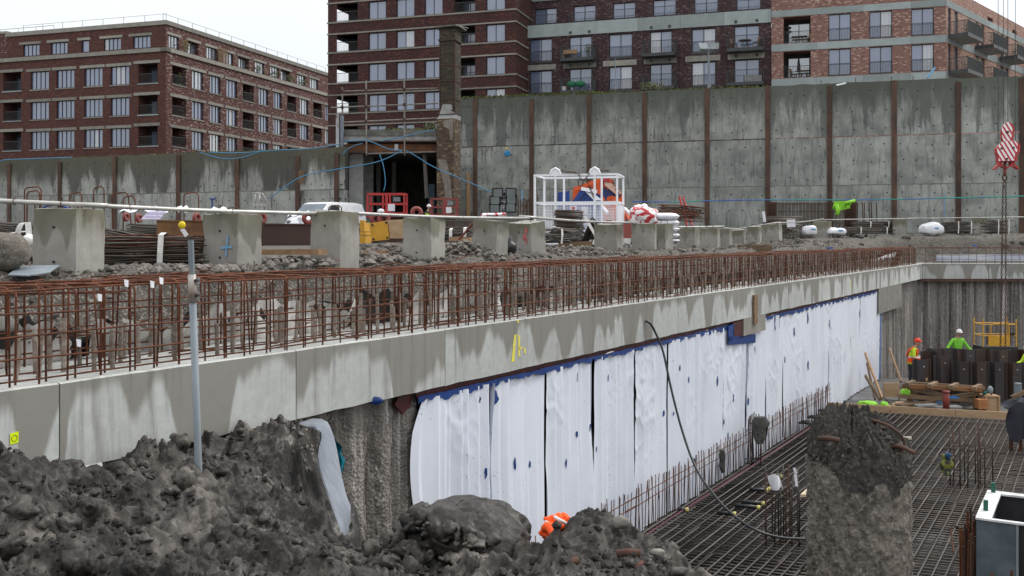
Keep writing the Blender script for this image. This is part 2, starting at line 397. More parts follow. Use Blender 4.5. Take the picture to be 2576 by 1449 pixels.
m_brick_p = brick('london_stock_brick', (.105, .074, .046), (.065, .046, .033), (.085, .075, .062), 1, (.24, .185, .11), (.045, .034, .03))
m_brick_pd = brick('sooty_brick', (.060, .048, .034), (.040, .034, .027), (.05, .045, .036), 1, (.10, .075, .045), (.022, .02, .02))

def soil(name, a, b, c, sc=1.0, rough=.92, wet=.0, dry=None, spk=.75):
    t = NT(name); g = t.noise(None, 2.2*sc, 8, .62); f = t.noise(None, 26*sc, 8, .7)
    col = t.mix(t.ramp(g, .36, .64), a, b); col = t.mix(t.ramp(f, .5, .75, 0, .7), col, c)
    if dry: col = t.mix(t.math('MULTIPLY', t.ramp(t.noise(None, 1.5, 4, .55), .50, .62), t.ramp(t.noise(None, 7, 5, .65), .42, .6)), col, dry)
    v = t.n('ShaderNodeTexVoronoi'); v.inputs['Scale'].default_value = 30*sc; t.l(t.co, v.inputs['Vector'])
    x = t.xyz(v.outputs['Color']); col = t.mix(t.ramp(x[0], .8, .9, 0, spk), col, c)
    t.bump(t.math('ADD', f, t.math('MULTIPLY', v.outputs['Distance'], .6)), .4, .012)
    return t.done(col, t.ramp(g, .4, .6, rough-.3*wet, rough), 0, .35)
m_soil = soil('wet_clay', (.022, .0192, .0165), (.0085, .0075, .0066), (.075, .068, .06), 1.2, .74, 1.1, (.135, .122, .107), .3)
m_bank = soil('gravelly_soil', (.082, .072, .062), (.040, .036, .031), (.27, .25, .22), 1.6)
m_yard = soil('crushed_hardcore', (.085, .077, .069), (.05, .046, .041), (.2, .185, .172), 1.4)
m_crumb = plain('clay_crumb', (.050, .044, .038), (.02, .018, .016), 9, .8, vary=.7)
m_rubble = plain('rubble_stone', (.29, .265, .237), (.165, .15, .134), 6, .9, bump=.4, vary=.55)
m_clod = plain('clay_clod', (.075, .067, .059), (.04, .036, .032), 6, .85, bump=.5, vary=.3)

def pile_mat(name, a, b, c, vs=26, bd=.03, spk=.84, sf=1.0):
    t = NT(name); v = t.shift(60)
    s_ = t.noise(v, 3.2*sf, 6, .6, (2.4, 2.4, .16)); g = t.noise(v, 16, 8, .7); s2 = t.noise(v, 5*sf, 5, .6, (3.5, 3.5, .1))
    col = t.mix(t.ramp(s_, .36, .62), a, b); col = t.mix(t.ramp(s2, .56, .68, 0, .85), col, c)
    col = t.mix(t.ramp(g, .5, .72, 0, .6), col, tuple(q*.35 for q in b))
    vo = t.n('ShaderNodeTexVoronoi'); vo.inputs['Scale'].default_value = vs; t.l(v, vo.inputs['Vector'])
    x = t.xyz(vo.outputs['Color']); col = t.mix(t.ramp(x[1], spk, spk+.06, 0, .6), col, (.3, .285, .26))
    t.bump(t.math('ADD', g, vo.outputs['Distance']), .8, bd)
    return t.done(col, .9, 0, .3)
m_pile = pile_mat('rough_pile_concrete', (.27, .247, .222), (.10, .09, .08), (.50, .47, .46))
m_pilef = pile_mat('streaked_pile_concrete', (.29, .27, .25), (.075, .068, .062), (.55, .51, .52), sf=.38)
m_stump = soil('broken_pile_concrete', (.155, .138, .117), (.082, .073, .062), (.27, .25, .22), 2.2, .92, 0, None, .55)
m_broken = soil('fresh_broken_concrete', (.045, .042, .037), (.022, .02, .018), (.13, .122, .108), 2.0, .92, 0, None, .4)

def membrane():
    t = NT('white_membrane'); v = t.shift(20)
    col = t.mix(t.ramp(t.noise(v, 1.4, 4, .6), .35, .65), (.74, .78, .86), (.69, .73, .82))
    dirt = t.noise(v, 7, 7, .75); col = t.mix(t.ramp(dirt, .62, .78, 0, .55), col, (.38, .36, .34))
    gate = t.ramp(t.noise(v, 1.1, 2), .43, .55); sp_ = t.ramp(t.noise(v, 22, 5, .8), .60, .66)
    col = t.mix(t.math('MULTIPLY', t.math('MULTIPLY', gate, sp_), .85), col, (.22, .2, .18))
    return t.done(col, .42, 0, .4)
m_memb = membrane()

def stripes():
    t = NT('red_white_chevron'); x, y, z = t.xyz()
    d = t.math('ADD', t.math('MULTIPLY', x, 1.0), t.math('MULTIPLY', z, .62))
    k = t.math('FRACT', t.math('DIVIDE', d, .155))
    col = t.mix(t.math('GREATER_THAN', k, .53), (.80, .78, .78), (.46, .04, .055))
    col = t.mix(t.ramp(t.noise(None, 9, 6, .7), .6, .75, 0, .4), col, (.3, .1, .1))
    return t.done(col, .45, 0, .4)
m_chev = stripes()
def redwhite():
    t = NT('red_white_tarp'); f = t.noise(None, 3.2, 2, .5, None, 1.2)
    return t.done(t.mix(t.ramp(f, .5, .53), (.78, .78, .8), (.5, .03, .04)), .5)
m_rw = redwhite()
def orange_blue():
    t = NT('peeling_orange_paint'); f = t.noise(None, 1.6, 5, .6, None, .6)
    return t.done(t.mix(t.ramp(f, .53, .57), (.74, .12, .02), (.012, .03, .13)), .45)
m_ob = orange_blue()
m_stone_dk = plain('dark_aggregate', (.12, .108, .095), (.07, .065, .058), 9, .85, vary=.5)
m_scaf = plain('weathered_tube', (.24, .225, .205), (.15, .135, .12), 5, .55, .3)
# ---------------------------------------------------------------- plan of the pit
ZB, HB = -1.18, .735                      # top of the capping beam, its height
A0 = Vector((-3.73, 8.2)); AD = Vector((.5074, .8617)).normalized(); AN = Vector((-AD.y, AD.x))   # beam front line, and the way behind it
TC = (48.4-8.2)/AD.y                      # the corner along that line
AC = A0+AD*TC
ANG = math.atan2(AD.y, AD.x)
ZS = -5.55                                # pit floor
def BP(t, d, z=0): p = A0+AD*t+AN*d; return Vector((p.x, p.y, z))
def bt(u, d=0):
    """distance along the beam (line d behind its face) at picture column u"""
    k = (u-CX)/FPX; o = A0+AN*d
    return (k*o.y-o.x)/(AD.x-k*AD.y)

# the blocks along the kerb of the pit: left, near edge, right, top, bottom in the picture, height in metres
BLK = [(80,192,265,523,691,.73),(510,598,660,535,676,.73),(780,856,905,530,659,.73),(1012,1084,1120,548,657,.73),
 (1183,1247,1277,554,652,.73),(1280,1337,1375,562,645,.71),(1494,1552,1569,564,639,.73),(1590,1648,1652,561,633,.73),
 (1652,1673,1690,562,632,.73),(1702,1748,1760,573,625,.73),(1760,1805,1812,573,627,.73),(1812,1835,1842,575,627,.73),(1840,1873,1878,578,620,.70),
 (1879,1911,1917,570,617,.74),(1918,1960,1969,563,607,.73),(2046,2088,2092,556,601,.95),(2245,2277,2281,551,594,.93),
 (2444,2480,2484,548,589,.93),(2541,2574,2578,548,586,.93)]
blk = []
for ul, ue, ur, vt, vb, H in BLK:
    Y = H*FPX/(vb-vt); c = P(ue, vb, Y); best = None
    for q in range(2, 86):
        th = R(q); kl = (ul-CX)/FPX; kr = (ur-CX)/FPX
        a = (c.x-kl*c.y)/(math.cos(th)+kl*math.sin(th)); den = math.sin(th)-kr*math.cos(th)
        if abs(den) < 1e-4: continue
        b = (kr*c.y-c.x)/den
        if a <= 0 or b <= 0: continue
        e = abs(math.log(a/b))
        if best is None or e < best[0]: best = (e, th, a, b)
    e, th, a, b = best; a = min(max(a, .35), 1.1); b = min(max(b, .35), 1.1)
    blk.append((c, th, a, b, H))

GC = [(c.x, c.y, c.z) for c, *_ in blk]
GC += [tuple(P(0, 690, 10.6)), (-7, 10, -.42), (-9, 16, -.34), (-8, 24, -.3), (-14, 30, -.22), (-6, 34, -.28), (0, 30, -.3), (6, 44, -.15),
       (-20, 45, -.15), (-5, 48, -.12), (-30, 60, 0), (0, 60, 0), (15, 62, .15), (30, 60, .3), (40, 55, .3), (-2, 14, -.4), (1.2, 20, -.38), (5.5, 26, -.36), (10, 36, -.3), (16, 46, -.3)]
GC = np.array(GC)
def ground(X, Y):
    X = np.asarray(X, float); Y = np.asarray(Y, float); wsum = 0; acc = 0
    for x, y, z in GC:
        q = 1/(((X-x)**2+(Y-y)**2+.15)**1.6); wsum = wsum+q; acc = acc+q*z
    return acc/wsum
def gz(x, y): return float(ground(x, y))

# upper yard: a wide sheet to the horizon, and a fine strip along the pit
def sheet(name, X, Y, Z, m, kind='structure'):
    o = link(name, np_mesh(name, np.stack([X, Y, Z], -1).reshape(-1, 3), grid_faces(*X.shape), m))
    return tag(o, kind=kind)
xs = np.concatenate([np.linspace(-900, -70, 24), np.linspace(-68, 70, 277), np.linspace(72, 900, 24)])
ys = np.concatenate([np.linspace(7.5, 66, 196), np.linspace(67, 130, 40), np.linspace(140, 1500, 24)])
X, Y = np.meshgrid(xs, ys); dd = (X-A0.x)*AN.x+(Y-A0.y)*AN.y
Z = ground(X, np.minimum(Y, 70))+.05*fbm(X*.8, Y*.8, o=4)+.06*np.maximum(0, fbm(X*.3, Y*.3, o=3))-.05
Z = np.where(np.abs(X) > 75, -.2, Z)
keep = ((dd > 2.6) & (X < AC.x-.5)) | (Y > 52.2)
F = grid_faces(*X.shape); kf = keep.ravel()[F].all(1)
V = np.stack([X, Y, Z], -1).reshape(-1, 3)
tag(link('yard_ground', np_mesh('yard_ground', V, F[kf], m_yard)), kind='structure')

ts, t = [], -5.0
while t < TC+2.5: ts.append(t); t += .04+max(0, t-8)*.006
ts = np.array(ts); ds = np.concatenate([np.linspace(1.30, 2.9, 52), np.linspace(2.95, 6.5, 46)])
T, D = np.meshgrid(ts, ds, indexing='ij')
X = A0.x+AD.x*T+AN.x*D; Y = A0.y+AD.y*T+AN.y*D
G = ground(X, Y); u = np.clip((D-1.42-.12*fbm(T*.9, D*0, o=2))/.75, 0, 1); s_ = u*u*(3-2*u)
Z = (ZB-.02)*(1-s_)+G*s_
d1, d2, hv = worley(X*7, Y*7, 5); e1, e2, hv2 = worley(X*15, Y*15, 9)
Z = Z+.05*fbm(X*1.6, Y*1.6, o=4, seed=3)+np.where(hv > .45, .07*hv*np.clip(.55-d1, 0, 1), 0)*1.6+.05*np.clip(.5-e1, 0, 1)*hv2
Z = Z-np.clip((D-5.2)/1.3, 0, 1)*.08
sheet('earth_bank', X, Y, Z, m_bank)
# the bank behind the far beam, which turns to the right
xs = np.linspace(AC.x-1.5, AC.x+45, 320); ys = np.linspace(AC.y+1.1, AC.y+5, 60)
X, Y = np.meshgrid(xs, ys); u = np.clip((Y-AC.y-1.3-.3*fbm(X*.5, 0*Y, o=2))/1.6, 0, 1); s_ = u*u*(3-2*u)
e1, e2, hv2 = worley(X*3, Y*3, 9)
Z = (ZB-.05)*(1-s_)+ground(X, Y)*s_+.09*fbm(X*.9, Y*.9, o=5)+.12*np.clip(.5-e1, 0, 1)*hv2
sheet('earth_bank', X, Y, Z, m_bank)

# pit floor
xs = np.linspace(-4, 45, 120); ys = np.linspace(2, 49.5, 120); X, Y = np.meshgrid(xs, ys)
Z = ZS+.012*fbm(X*.8, Y*.8, o=3)-np.clip((Y-40.2)/1.2, 0, 1)*.9+np.where(Y > 33, .03*fbm(X*2, Y*2, o=3), 0)
tn = NT('wet_blinding'); g_ = tn.noise(None, .9, 5, .6)
m_blind = tn.done(tn.mix(tn.ramp(g_, .4, .6), (.045, .043, .04), (.085, .082, .077)), tn.ramp(g_, .42, .52, .12, .7), 0, .5)
sheet('pit_floor', X, Y, Z, m_blind)

# ---------------------------------------------------------------- foreground spoil
EDGE = np.array([(-2.30, 11.4), (-2.23, 10.6), (-2.05, 8.9), (-1.55, 7.6), (-1.15, 6.9), (-.55, 6.62), (.1, 6.42), (.62, 6.25), (1.12, 5.7), (1.45, 5.0), (1.7, 3.2), (1.8, 1.5)])
CT = [P(0, 1449, 5.2), P(640, 1449, 5.2), P(1288, 1449, 5.3), P(1650, 1449, 5.4), P(0, 1128, 6.9), P(95, 1152, 7.1), P(150, 1188, 7.9),
      P(480, 1212, 7.5), P(300, 1300, 6.6), P(600, 1300, 6.6), P(640, 1068, 10.1), P(740, 1066, 10.5), P(300, 1157, 8.6), P(560, 1098, 9.5), P(940, 1352, 6.85),
      P(1085, 1262, 6.55), P(1220, 1290, 6.45), P(1310, 1325, 6.35), P(1362, 1392, 6.3), P(1445, 1305, 6.25), P(1535, 1270, 6.2), P(1610, 1292, 6.1),
      P(1710, 1352, 5.85), P(1790, 1445, 5.6), P(60, 1240, 6.3), P(930, 1400, 6.35), P(895, 1392, 6.65), P(985, 1385, 6.6), P(950, 1430, 5.9), P(1030, 1330, 6.6), P(760, 1200, 8.2), P(700, 1170, 8.8), P(420, 1175, 8.3), P(1250, 1400, 5.75), P(1500, 1400, 5.6), P(800, 1400, 5.8),
      Vector((-6, 4, -1.75)), Vector((-6, 10, -1.7)), Vector((0, 3.2, -1.75)), Vector((1.6, 3.2, -1.8)), Vector((-3, 3, -1.75)), Vector((-5, 7.4, -1.5)), Vector((-1.2, 11, -1.95))]
CT = np.array([tuple(q) for q in CT])
def tps(pts, lam):
    n = len(pts); d2 = ((pts[:, None, :2]-pts[None, :, :2])**2).sum(-1); K = .5*d2*np.log(d2+1e-9)+np.eye(n)*lam
    Pm = np.c_[np.ones(n), pts[:, :2]]; M_ = np.zeros((n+3, n+3)); M_[:n, :n] = K; M_[:n, n:] = Pm; M_[n:, :n] = Pm.T
    return np.linalg.solve(M_, np.r_[pts[:, 2], 0, 0, 0])
WT = tps(CT, .004)
def base(X, Y):
    r = WT[-3]+WT[-2]*X+WT[-1]*Y
    for i, (x, y, z) in enumerate(CT):
        d2 = (X-x)**2+(Y-y)**2; r = r+WT[i]*.5*d2*np.log(d2+1e-9)
    return r
def edge_sd(X, Y):
    """distance outside the lip of the excavation"""
    best = np.full(X.shape, 1e9); sg = np.zeros(X.shape)
    for (x0, y0), (x1, y1) in zip(EDGE[:-1], EDGE[1:]):
        dx, dy = x1-x0, y1-y0; L2 = dx*dx+dy*dy; tt = np.clip(((X-x0)*dx+(Y-y0)*dy)/L2, 0, 1)
        d = np.hypot(X-x0-tt*dx, Y-y0-tt*dy); s = (X-x0)*(-dy)+(Y-y0)*dx
        near = d < best; sg = np.where(near, np.sign(s), sg); best = np.where(near, d, best)
    return best*sg
def spoil(X, Y, fine=True):
    h = np.clip(base(X, Y), -2.4, -1.2)-.085
    wx = X+.05*noise2(X*5, Y*5, 11); wy = Y+.05*noise2(X*5, Y*5, 12)
    sd = edge_sd(wx+.12*noise2(X*2.2, Y*2.2, 31), wy+.12*noise2(X*2.2, Y*2.2, 32))
    flat = np.clip(fbm(X*.9+4, Y*.9, o=2, seed=41)*1.9+.3, 0, 1)                # trodden plates between the clods
    d1, d2, hv = worley(wx*3.2, wy*3.2, 21); h = h+.25*np.clip(.62-d1, 0, 1)*(hv-.35)*2.0*(1-.6*flat)
    r = 1-np.abs(noise2(wx*2.6, wy*2.6, 51)); h = h+.17*(r*r-.5)*(1-.5*flat)+.05*fbm(X*1.3, Y*1.3, o=3, seed=52)
    d1, d2, hv = worley(wx*8, wy*8, 22); k = np.sqrt(np.clip(.36-d1*d1, 0, 1)); h = h+.10*k*np.where(hv > .3, hv, 0)*(1-.8*flat)
    d1, d2, hv = worley(wx*18, wy*18, 23); k = np.sqrt(np.clip(.3-d1*d1, 0, 1)); h = h+.062*k*np.where(hv > .3, hv, 0)*(1-.6*flat)
    r = 1-np.abs(noise2(wx*11, wy*11, 53)); h = h+.03*(r-.5)
    if fine:
        d1, d2, hv = worley(X*38, Y*38, 24); h = h+.030*np.sqrt(np.clip(.3-d1*d1, 0, 1))*hv*(1-.5*flat)+.018*fbm(X*26, Y*26, o=3, seed=55)
    out_ = np.clip(sd, 0, None)
    h = h-np.minimum(out_*2.3+np.clip(out_, 0, .12)*1.6, 3.6)*(1+.1*fbm(X*3, Y*3, o=2, seed=61))
    behind = (X-A0.x)*AN.x+(Y-A0.y)*AN.y
    h = np.where(behind > -.03, np.minimum(h, ZB-HB-.03-np.clip(behind, 0, .4)*2), h)
    return np.maximum(h, ZS-.1)
xs = np.concatenate([np.linspace(-6.6, -5.2, 40), np.linspace(-5.18, 1.9, 545), np.linspace(1.92, 3.4, 70)])
ys = np.concatenate([np.linspace(1.5, 4.6, 50), np.linspace(4.62, 9.2, 375), np.linspace(9.22, 12.0, 110)])
X, Y = np.meshgrid(xs, ys); Z = spoil(X, Y)
V = np.stack([X, Y, Z], -1).reshape(-1, 3); F = grid_faces(*X.shape)
dd = (V[:, 0]-A0.x)*AN.x+(V[:, 1]-A0.y)*AN.y; F = F[(dd[F] < .7).all(1)]
tag(link('spoil_heap', np_mesh('spoil_heap', V, F, m_soil)), kind='structure')
def sz(x, y): return float(spoil(np.array([x]), np.array([y]))[0])

# loose lumps: many irregular stones joined into one mass
def rocks(name, pts, sizes, m, seed=0, flat=.85):
    bm = [(-1,0,0),(1,0,0),(0,-1,0),(0,1,0),(0,0,-1),(0,0,1)]; fs = [(0,2,5),(2,1,5),(1,3,5),(3,0,5),(2,0,4),(1,2,4),(3,1,4),(0,3,4)]
    vs_ = [Vector(b) for b in bm]; nf = []; mid = {}
    def md(a, b):
        k = (min(a, b), max(a, b))
        if k not in mid: vs_.append(((vs_[a]+vs_[b])/2).normalized()); mid[k] = len(vs_)-1
        return mid[k]
    for a, b, c in fs:
        x, y, z = md(a, b), md(b, c), md(c, a); nf += [(a, x, z), (x, b, y), (z, y, c), (x, y, z)]
    U = np.array([tuple(q) for q in vs_]); Fq = np.array(nf); rng = np.random.RandomState(seed)
    n = len(pts); pts = np.asarray(pts); sizes = np.asarray(sizes)
    # twelve stone shapes
    sh = []
    for k in range(12):
        r = 1+.34*noise3(U[:, 0]*1.5+k*9, U[:, 1]*1.5, U[:, 2]*1.5, k)+.16*noise3(U[:, 0]*4+k*5, U[:, 1]*4, U[:, 2]*4, k+50)
        s = U*r[:, None]; nx = rng.normal(size=(4, 3)); nx /= np.linalg.norm(nx, axis=1)[:, None]
        for q in nx:                                                     # a few flat broken faces
            dpl = s@q; cut = rng.uniform(.68, .9); s = s-np.clip(dpl-cut, 0, None)[:, None]*q
        sh.append(s)
    sh = np.array(sh); ki = rng.randint(0, 12, n); an = rng.uniform(0, 6.28, n); sc = rng.uniform(.7, 1.25, (n, 3))*sizes[:, None]; sc[:, 2] *= flat
    v = sh[ki]; ca, sa = np.cos(an)[:, None], np.sin(an)[:, None]
    v = v*sc[:, None, :]; v = np.stack([v[..., 0]*ca-v[..., 1]*sa, v[..., 0]*sa+v[..., 1]*ca, v[..., 2]], -1)+pts[:, None, :]
    F = Fq[None]+(np.arange(n)*len(U))[:, None, None]
    return tag(link(name, np_mesh(name, v.reshape(-1, 3), F.reshape(-1, 3), m, smooth=False)), kind='stuff')
rg = np.random.RandomState(4)
def lumps(name, pts, sizes, m, seed=0, flat=.8):
    A = MB(); A.ball((0, 0, 0), 1, 14, 10); U = np.array(A.v); Fq = []
    for f in A.f: Fq += [f] if len(f) == 3 else [(f[0], f[1], f[2]), (f[0], f[2], f[3])]
    Fq = np.array(Fq); rng = np.random.RandomState(seed); n = len(pts); sh = []
    for k in range(16):
        q = U*1.0; d1, d2, hv = worley(q[:, 0]*1.6+k*7+q[:, 2], q[:, 1]*1.6+q[:, 2]*1.3, k)
        r = 1+.38*noise3(q[:, 0]*1.3+k*9, q[:, 1]*1.3, q[:, 2]*1.3, k)+.22*noise3(q[:, 0]*3.1+k*5, q[:, 1]*3.1, q[:, 2]*3.1, k+50)+.12*noise3(q[:, 0]*7, q[:, 1]*7, q[:, 2]*7+k, k+70)+.16*(.5-d1)
        sh.append(U*r[:, None])
    sh = np.array(sh); ki = rng.randint(0, 16, n); an = rng.uniform(0, 6.28, n); tl = rng.normal(0, .5, n); sc = rng.uniform(.65, 1.4, (n, 3))*np.asarray(sizes)[:, None]; sc[:, 2] *= flat
    v = sh[ki]*sc[:, None, :]; ca, sa, ct, st = np.cos(an)[:, None], np.sin(an)[:, None], np.cos(tl)[:, None], np.sin(tl)[:, None]
    v = np.stack([v[..., 0]*ct-v[..., 2]*st, v[..., 1], v[..., 0]*st+v[..., 2]*ct], -1)
    v = np.stack([v[..., 0]*ca-v[..., 1]*sa, v[..., 0]*sa+v[..., 1]*ca, v[..., 2]], -1)+np.asarray(pts)[:, None, :]
    F = Fq[None]+(np.arange(n)*len(U))[:, None, None]
    return tag(link(name, np_mesh(name, v.reshape(-1, 3), F.reshape(-1, 3), m, smooth=True)), kind='stuff')
n = 2300; px = rg.uniform(-5.2, 1.7, n); py = 4.6+rg.beta(1.1, 1.5, n)*5.6; sd = edge_sd(px, py); ok = (sd < .22) & (((px-A0.x)*AN.x+(py-A0.y)*AN.y) < -.1)
cl = fbm(px*1.1, py*1.1, o=2, seed=77) > -.15; ok &= cl & (np.hypot(px+.26, (py-6.2)*1.0) > .42); px, py = px[ok], py[ok]; sz_ = .010+.075*rg.rand(len(px))**4.2
lumps('clay_clods', np.c_[px, py, spoil(px, py, False)+sz_*.15], sz_, m_soil, 2)
n = 9000; px = rg.uniform(-5.0, 1.7, n); py = 4.6+rg.beta(1.0, 1.6, n)*5.4; sd = edge_sd(px, py); ok = (sd < .2) & (((px-A0.x)*AN.x+(py-A0.y)*AN.y) < -.05) & (fbm(px*1.6, py*1.6, o=3, seed=87) > -.2) & (np.hypot(px+.26, py-6.2) > .4); px, py = px[ok], py[ok]
sz_ = .006+.022*rg.rand(len(px))**2; rocks('clay_crumbs', np.c_[px, py, spoil(px, py)+sz_*.3], sz_, m_crumb, 12, 1.0)
# gravelly lumps along the lip by the beam
n = 900; tt = rg.uniform(2.2, 6, n); d_ = -rg.rand(n)**1.6*1.1; px = A0.x+AD.x*tt+AN.x*d_; py = A0.y+AD.y*tt+AN.y*d_; ok = edge_sd(px, py) < .1; px, py = px[ok], py[ok]
s2 = .01+.03*rg.rand(len(px))**2.5; rocks('gravel_lumps', np.c_[px, py, spoil(px, py, False)+s2*.4], s2, m_rubble, 3)
# hardcore by the blocks and on the bank
n = 7500; tt = -3+rg.rand(n)**1.7*44; d_ = 1.6+rg.rand(n)**.8*3.4; px = A0.x+AD.x*tt+AN.x*d_; py = A0.y+AD.y*tt+AN.y*d_
u_ = np.clip((d_-1.42)/.75, 0, 1); zz = (ZB-.02)*(1-u_*u_*(3-2*u_))+ground(px, py)*(u_*u_*(3-2*u_))+.03
s3 = .014+.05*rg.rand(n)**2.6; s3 *= np.where(d_ < 2.1, .75, 1); rocks('rubble', np.c_[px, py, zz+s3*.25], s3, m_rubble, 5)
# heaped rubble between the blocks
hp = []
for (x, y, r, h, k) in ((P(900,640,15.6).x,15.6,.9,.16,170),(P(985,640,17.4).x,17.4,.7,.30,200),(P(1165,640,18.6).x,18.6,.85,.34,260),(P(1440,640,23).x,23.0,1.3,.2,160),(P(1620,630,27).x,27,1.2,.12,110),(P(440,660,12.4).x,12.3,.9,.06,170),(P(700,650,14.2).x,14.0,.9,.1,190)):
    for q in range(k):
        a, b = rg.uniform(0, 6.28), math.sqrt(rg.rand())*r; hx, hy = x+math.cos(a)*b, y+math.sin(a)*b
        hp.append((hx, hy, gz(hx, hy)+h*(1-(b/r)**2)*rg.rand()**.4, .02+.055*rg.rand()**2))
hp = np.array(hp); rocks('rubble', hp[:, :3], hp[:, 3], m_rubble, 8)
n = 1500; px = rg.uniform(-6, 42, n); py = rg.uniform(24, 57, n); q_ = (px-A0.x)*AN.x+(py-A0.y)*AN.y; ok = ((q_ > 2.3) & (px < AC.x-.4)) | (py > 50.4)
px, py = px[ok], py[ok]; q_ = .04+.15*rg.rand(len(px))**3; lumps('soil_lumps', np.c_[px, py, ground(px, py)-np.clip((51.2-py), 0, 1)*.6*(px > AC.x-.4)], q_, m_bank, 31)
# ---------------------------------------------------------------- capping beam, cage, walls of the pit
root = thing('capping_beam', 'long grey capping beam with damp runs, from lower left to the far corner', 'beam', (A0.x, A0.y, ZB), ANG)
jt = [-5.2]+[bt(150), bt(745), bt(1120), bt(1545)]
jt = sorted(jt); q = jt[-1]
while q < TC-3: q += 3.1; jt.append(q)
jt[-1] = TC
BD = 1.35
for i, (a, b) in enumerate(zip(jt[:-1], jt[1:])):
    mb = MB(); g = .006; L = b-a-2*g; c = .012
    # cast face with a small chamfer along its top edge, a rough arris from the formwork
    k = max(6, int(L/.3)); prof = []
    for j in range(k+1):
        x = L*j/k; r1 = .006*random.uniform(-1, 1); r2 = .010*random.uniform(-1, .6)
        prof.append([(x, .0, -HB+r2), (x, 0, -c+r1*.5), (x, c+abs(r1), r1), (x, BD*.5, r1+.01*random.uniform(-1, 1)), (x, BD, 0), (x, BD, -HB), (x, 0.001, -HB+r2)])
    mb.grid(np.array(prof)); mb.add([p for p in prof[0][:-1]], [tuple(range(6))]); mb.add([p for p in prof[-1][:-1]], [tuple(range(6))[::-1]])
    mb.build('beam_section', m_beam, root, world=False).location = (a+g, 0, 0)
MB().b2((-5.2, .03, -HB+.03), (TC-.1, BD-.05, -.03)).build('joint_infill', m_conc_dark, root, world=False)
rt2 = thing('capping_beam', 'far grey capping beam turning right behind the chains', 'beam', (AC.x, AC.y, ZB))
for i in range(8):
    mb = MB(); mb.b2((0, 0, -HB), (3.2, 1.3, 0)); mb.build('beam_section', m_beam, rt2, world=False).location = (.02+i*3.22, 0, 0)
# corbels under the beam, a board fixed on it, primer patch
for (ua, ub, vb, nm, lb) in ((1870, 1925, 845, 'corbel', 'concrete corbel hanging below the beam with a board on it'), (2210, 2268, 790, 'corbel', 'concrete corbel under the beam beside the end of the white membrane')):
    ta, tb_ = bt(ua), bt(ub); h = (vb-HZ)/FPX*BP(ta, 0).y+ZB-HB
    mb = MB(); n = 6
    mb.b2((ta, -.012, -HB-h), (tb_, .5, -HB+.004)); r = thing(nm, lb, 'corbel', BP((ta+tb_)/2, .2, ZB-HB-h), ANG)
    mb.v = [tuple(BP(x, y, z+ZB)) for x, y, z in mb.v]; mb.build('haunch', m_stone, r)
ta = bt(1892); mb = MB(); mb.v = []
mb.b2((ta, -.06, -.62), (ta+.28, -.014, .10)); mb.v = [tuple(BP(x, y, z+ZB-.3)) for x, y, z in mb.v]
one(mb, 'board', 'short timber board standing on the corbel against the beam', 'board', m_woodd)
# paint and stickers on the face
def on_face(pts, z0=0, d=-.006): return [BP(t, d, z) for t, z in pts]
def fz(u, v, d=0): t = bt(u, d); p = BP(t, d); return t, (HZ-v)/FPX*p.y
root_p = thing('paint_mark', 'yellow sprayed line and letter h on the beam face', 'paint mark', BP(bt(1300), -.004, ZB-.4))
mb = MB()
for ln in ([(1297,842),(1294,870),(1291,910)], [(1283,722),(1284,770),(1285,790)],):
    pts = [fz(u, v, -.005) for u, v in ln]
    if ln[0][0] == 1283: continue
    for (a, za), (b, zb) in zip(pts[:-1], pts[1:]): mb.quad(BP(a-.035, -.004, za), BP(a+.03, -.004, za), BP(b+.04, -.004, zb), BP(b-.05, -.004, zb))
for ln in ([(1306,845),(1306,870),(1306,896)], [(1306,880),(1313,872),(1320,876),(1320,888)]):
    pts = [fz(u, v, -.005) for u, v in ln]
    for (a, za), (b, zb) in zip(pts[:-1], pts[1:]): mb.quad(BP(a-.03, -.0045, za+.02), BP(a+.03, -.0045, za-.01), BP(b+.03, -.0045, zb-.02), BP(b-.03, -.0045, zb+.01))
mb.build('stroke', m_painty, root_p)
t_, z_ = fz(1301, 805); one(MB().quad(BP(t_, -.004, z_), BP(t_+.05, -.004, z_), BP(t_+.04, -.004, z_-.05), BP(t_, -.004, z_-.04)), 'paint_mark', 'small yellow paint dot on the top arris of the beam', 'paint mark', m_painty)
for u, v0, v1, lb in ((2140, 700, 730, 'thin yellow paint line on the far end of the beam'),):
    t_, z_ = fz(u, v0); _, z1 = fz(u, v1); one(MB().quad(BP(t_, -.004, z_), BP(t_+.06, -.004, z_), BP(t_+.05, -.004, z1), BP(t_, -.004, z1)), 'paint_mark', lb, 'paint mark', m_painty)
ta, za = fz(25, 1091); tb_, zb = fz(46, 1113)
r = thing('sticker', 'small bright yellow sticker with a round mark on the left of the beam', 'sticker', BP(ta, -.003, zb))
MB().slab([BP(ta, -.004, za), BP(tb_, -.004, za+.008), BP(tb_, -.004, zb), BP(ta, -.004, zb-.005)], .002).build('label_sheet', plain('fluorescent_yellow', (.72, .88, .0), None, 3, .6, vary=0), r)
c = (ta+tb_)/2; zc = (za+zb)/2
MB().tube([BP(c+.024*math.cos(a), -.0065, zc+.024*math.sin(a)) for a in np.linspace(0, 6.28, 14)[:-1]], .0018, 4, closed=True).build('ring_mark', m_moss, r)

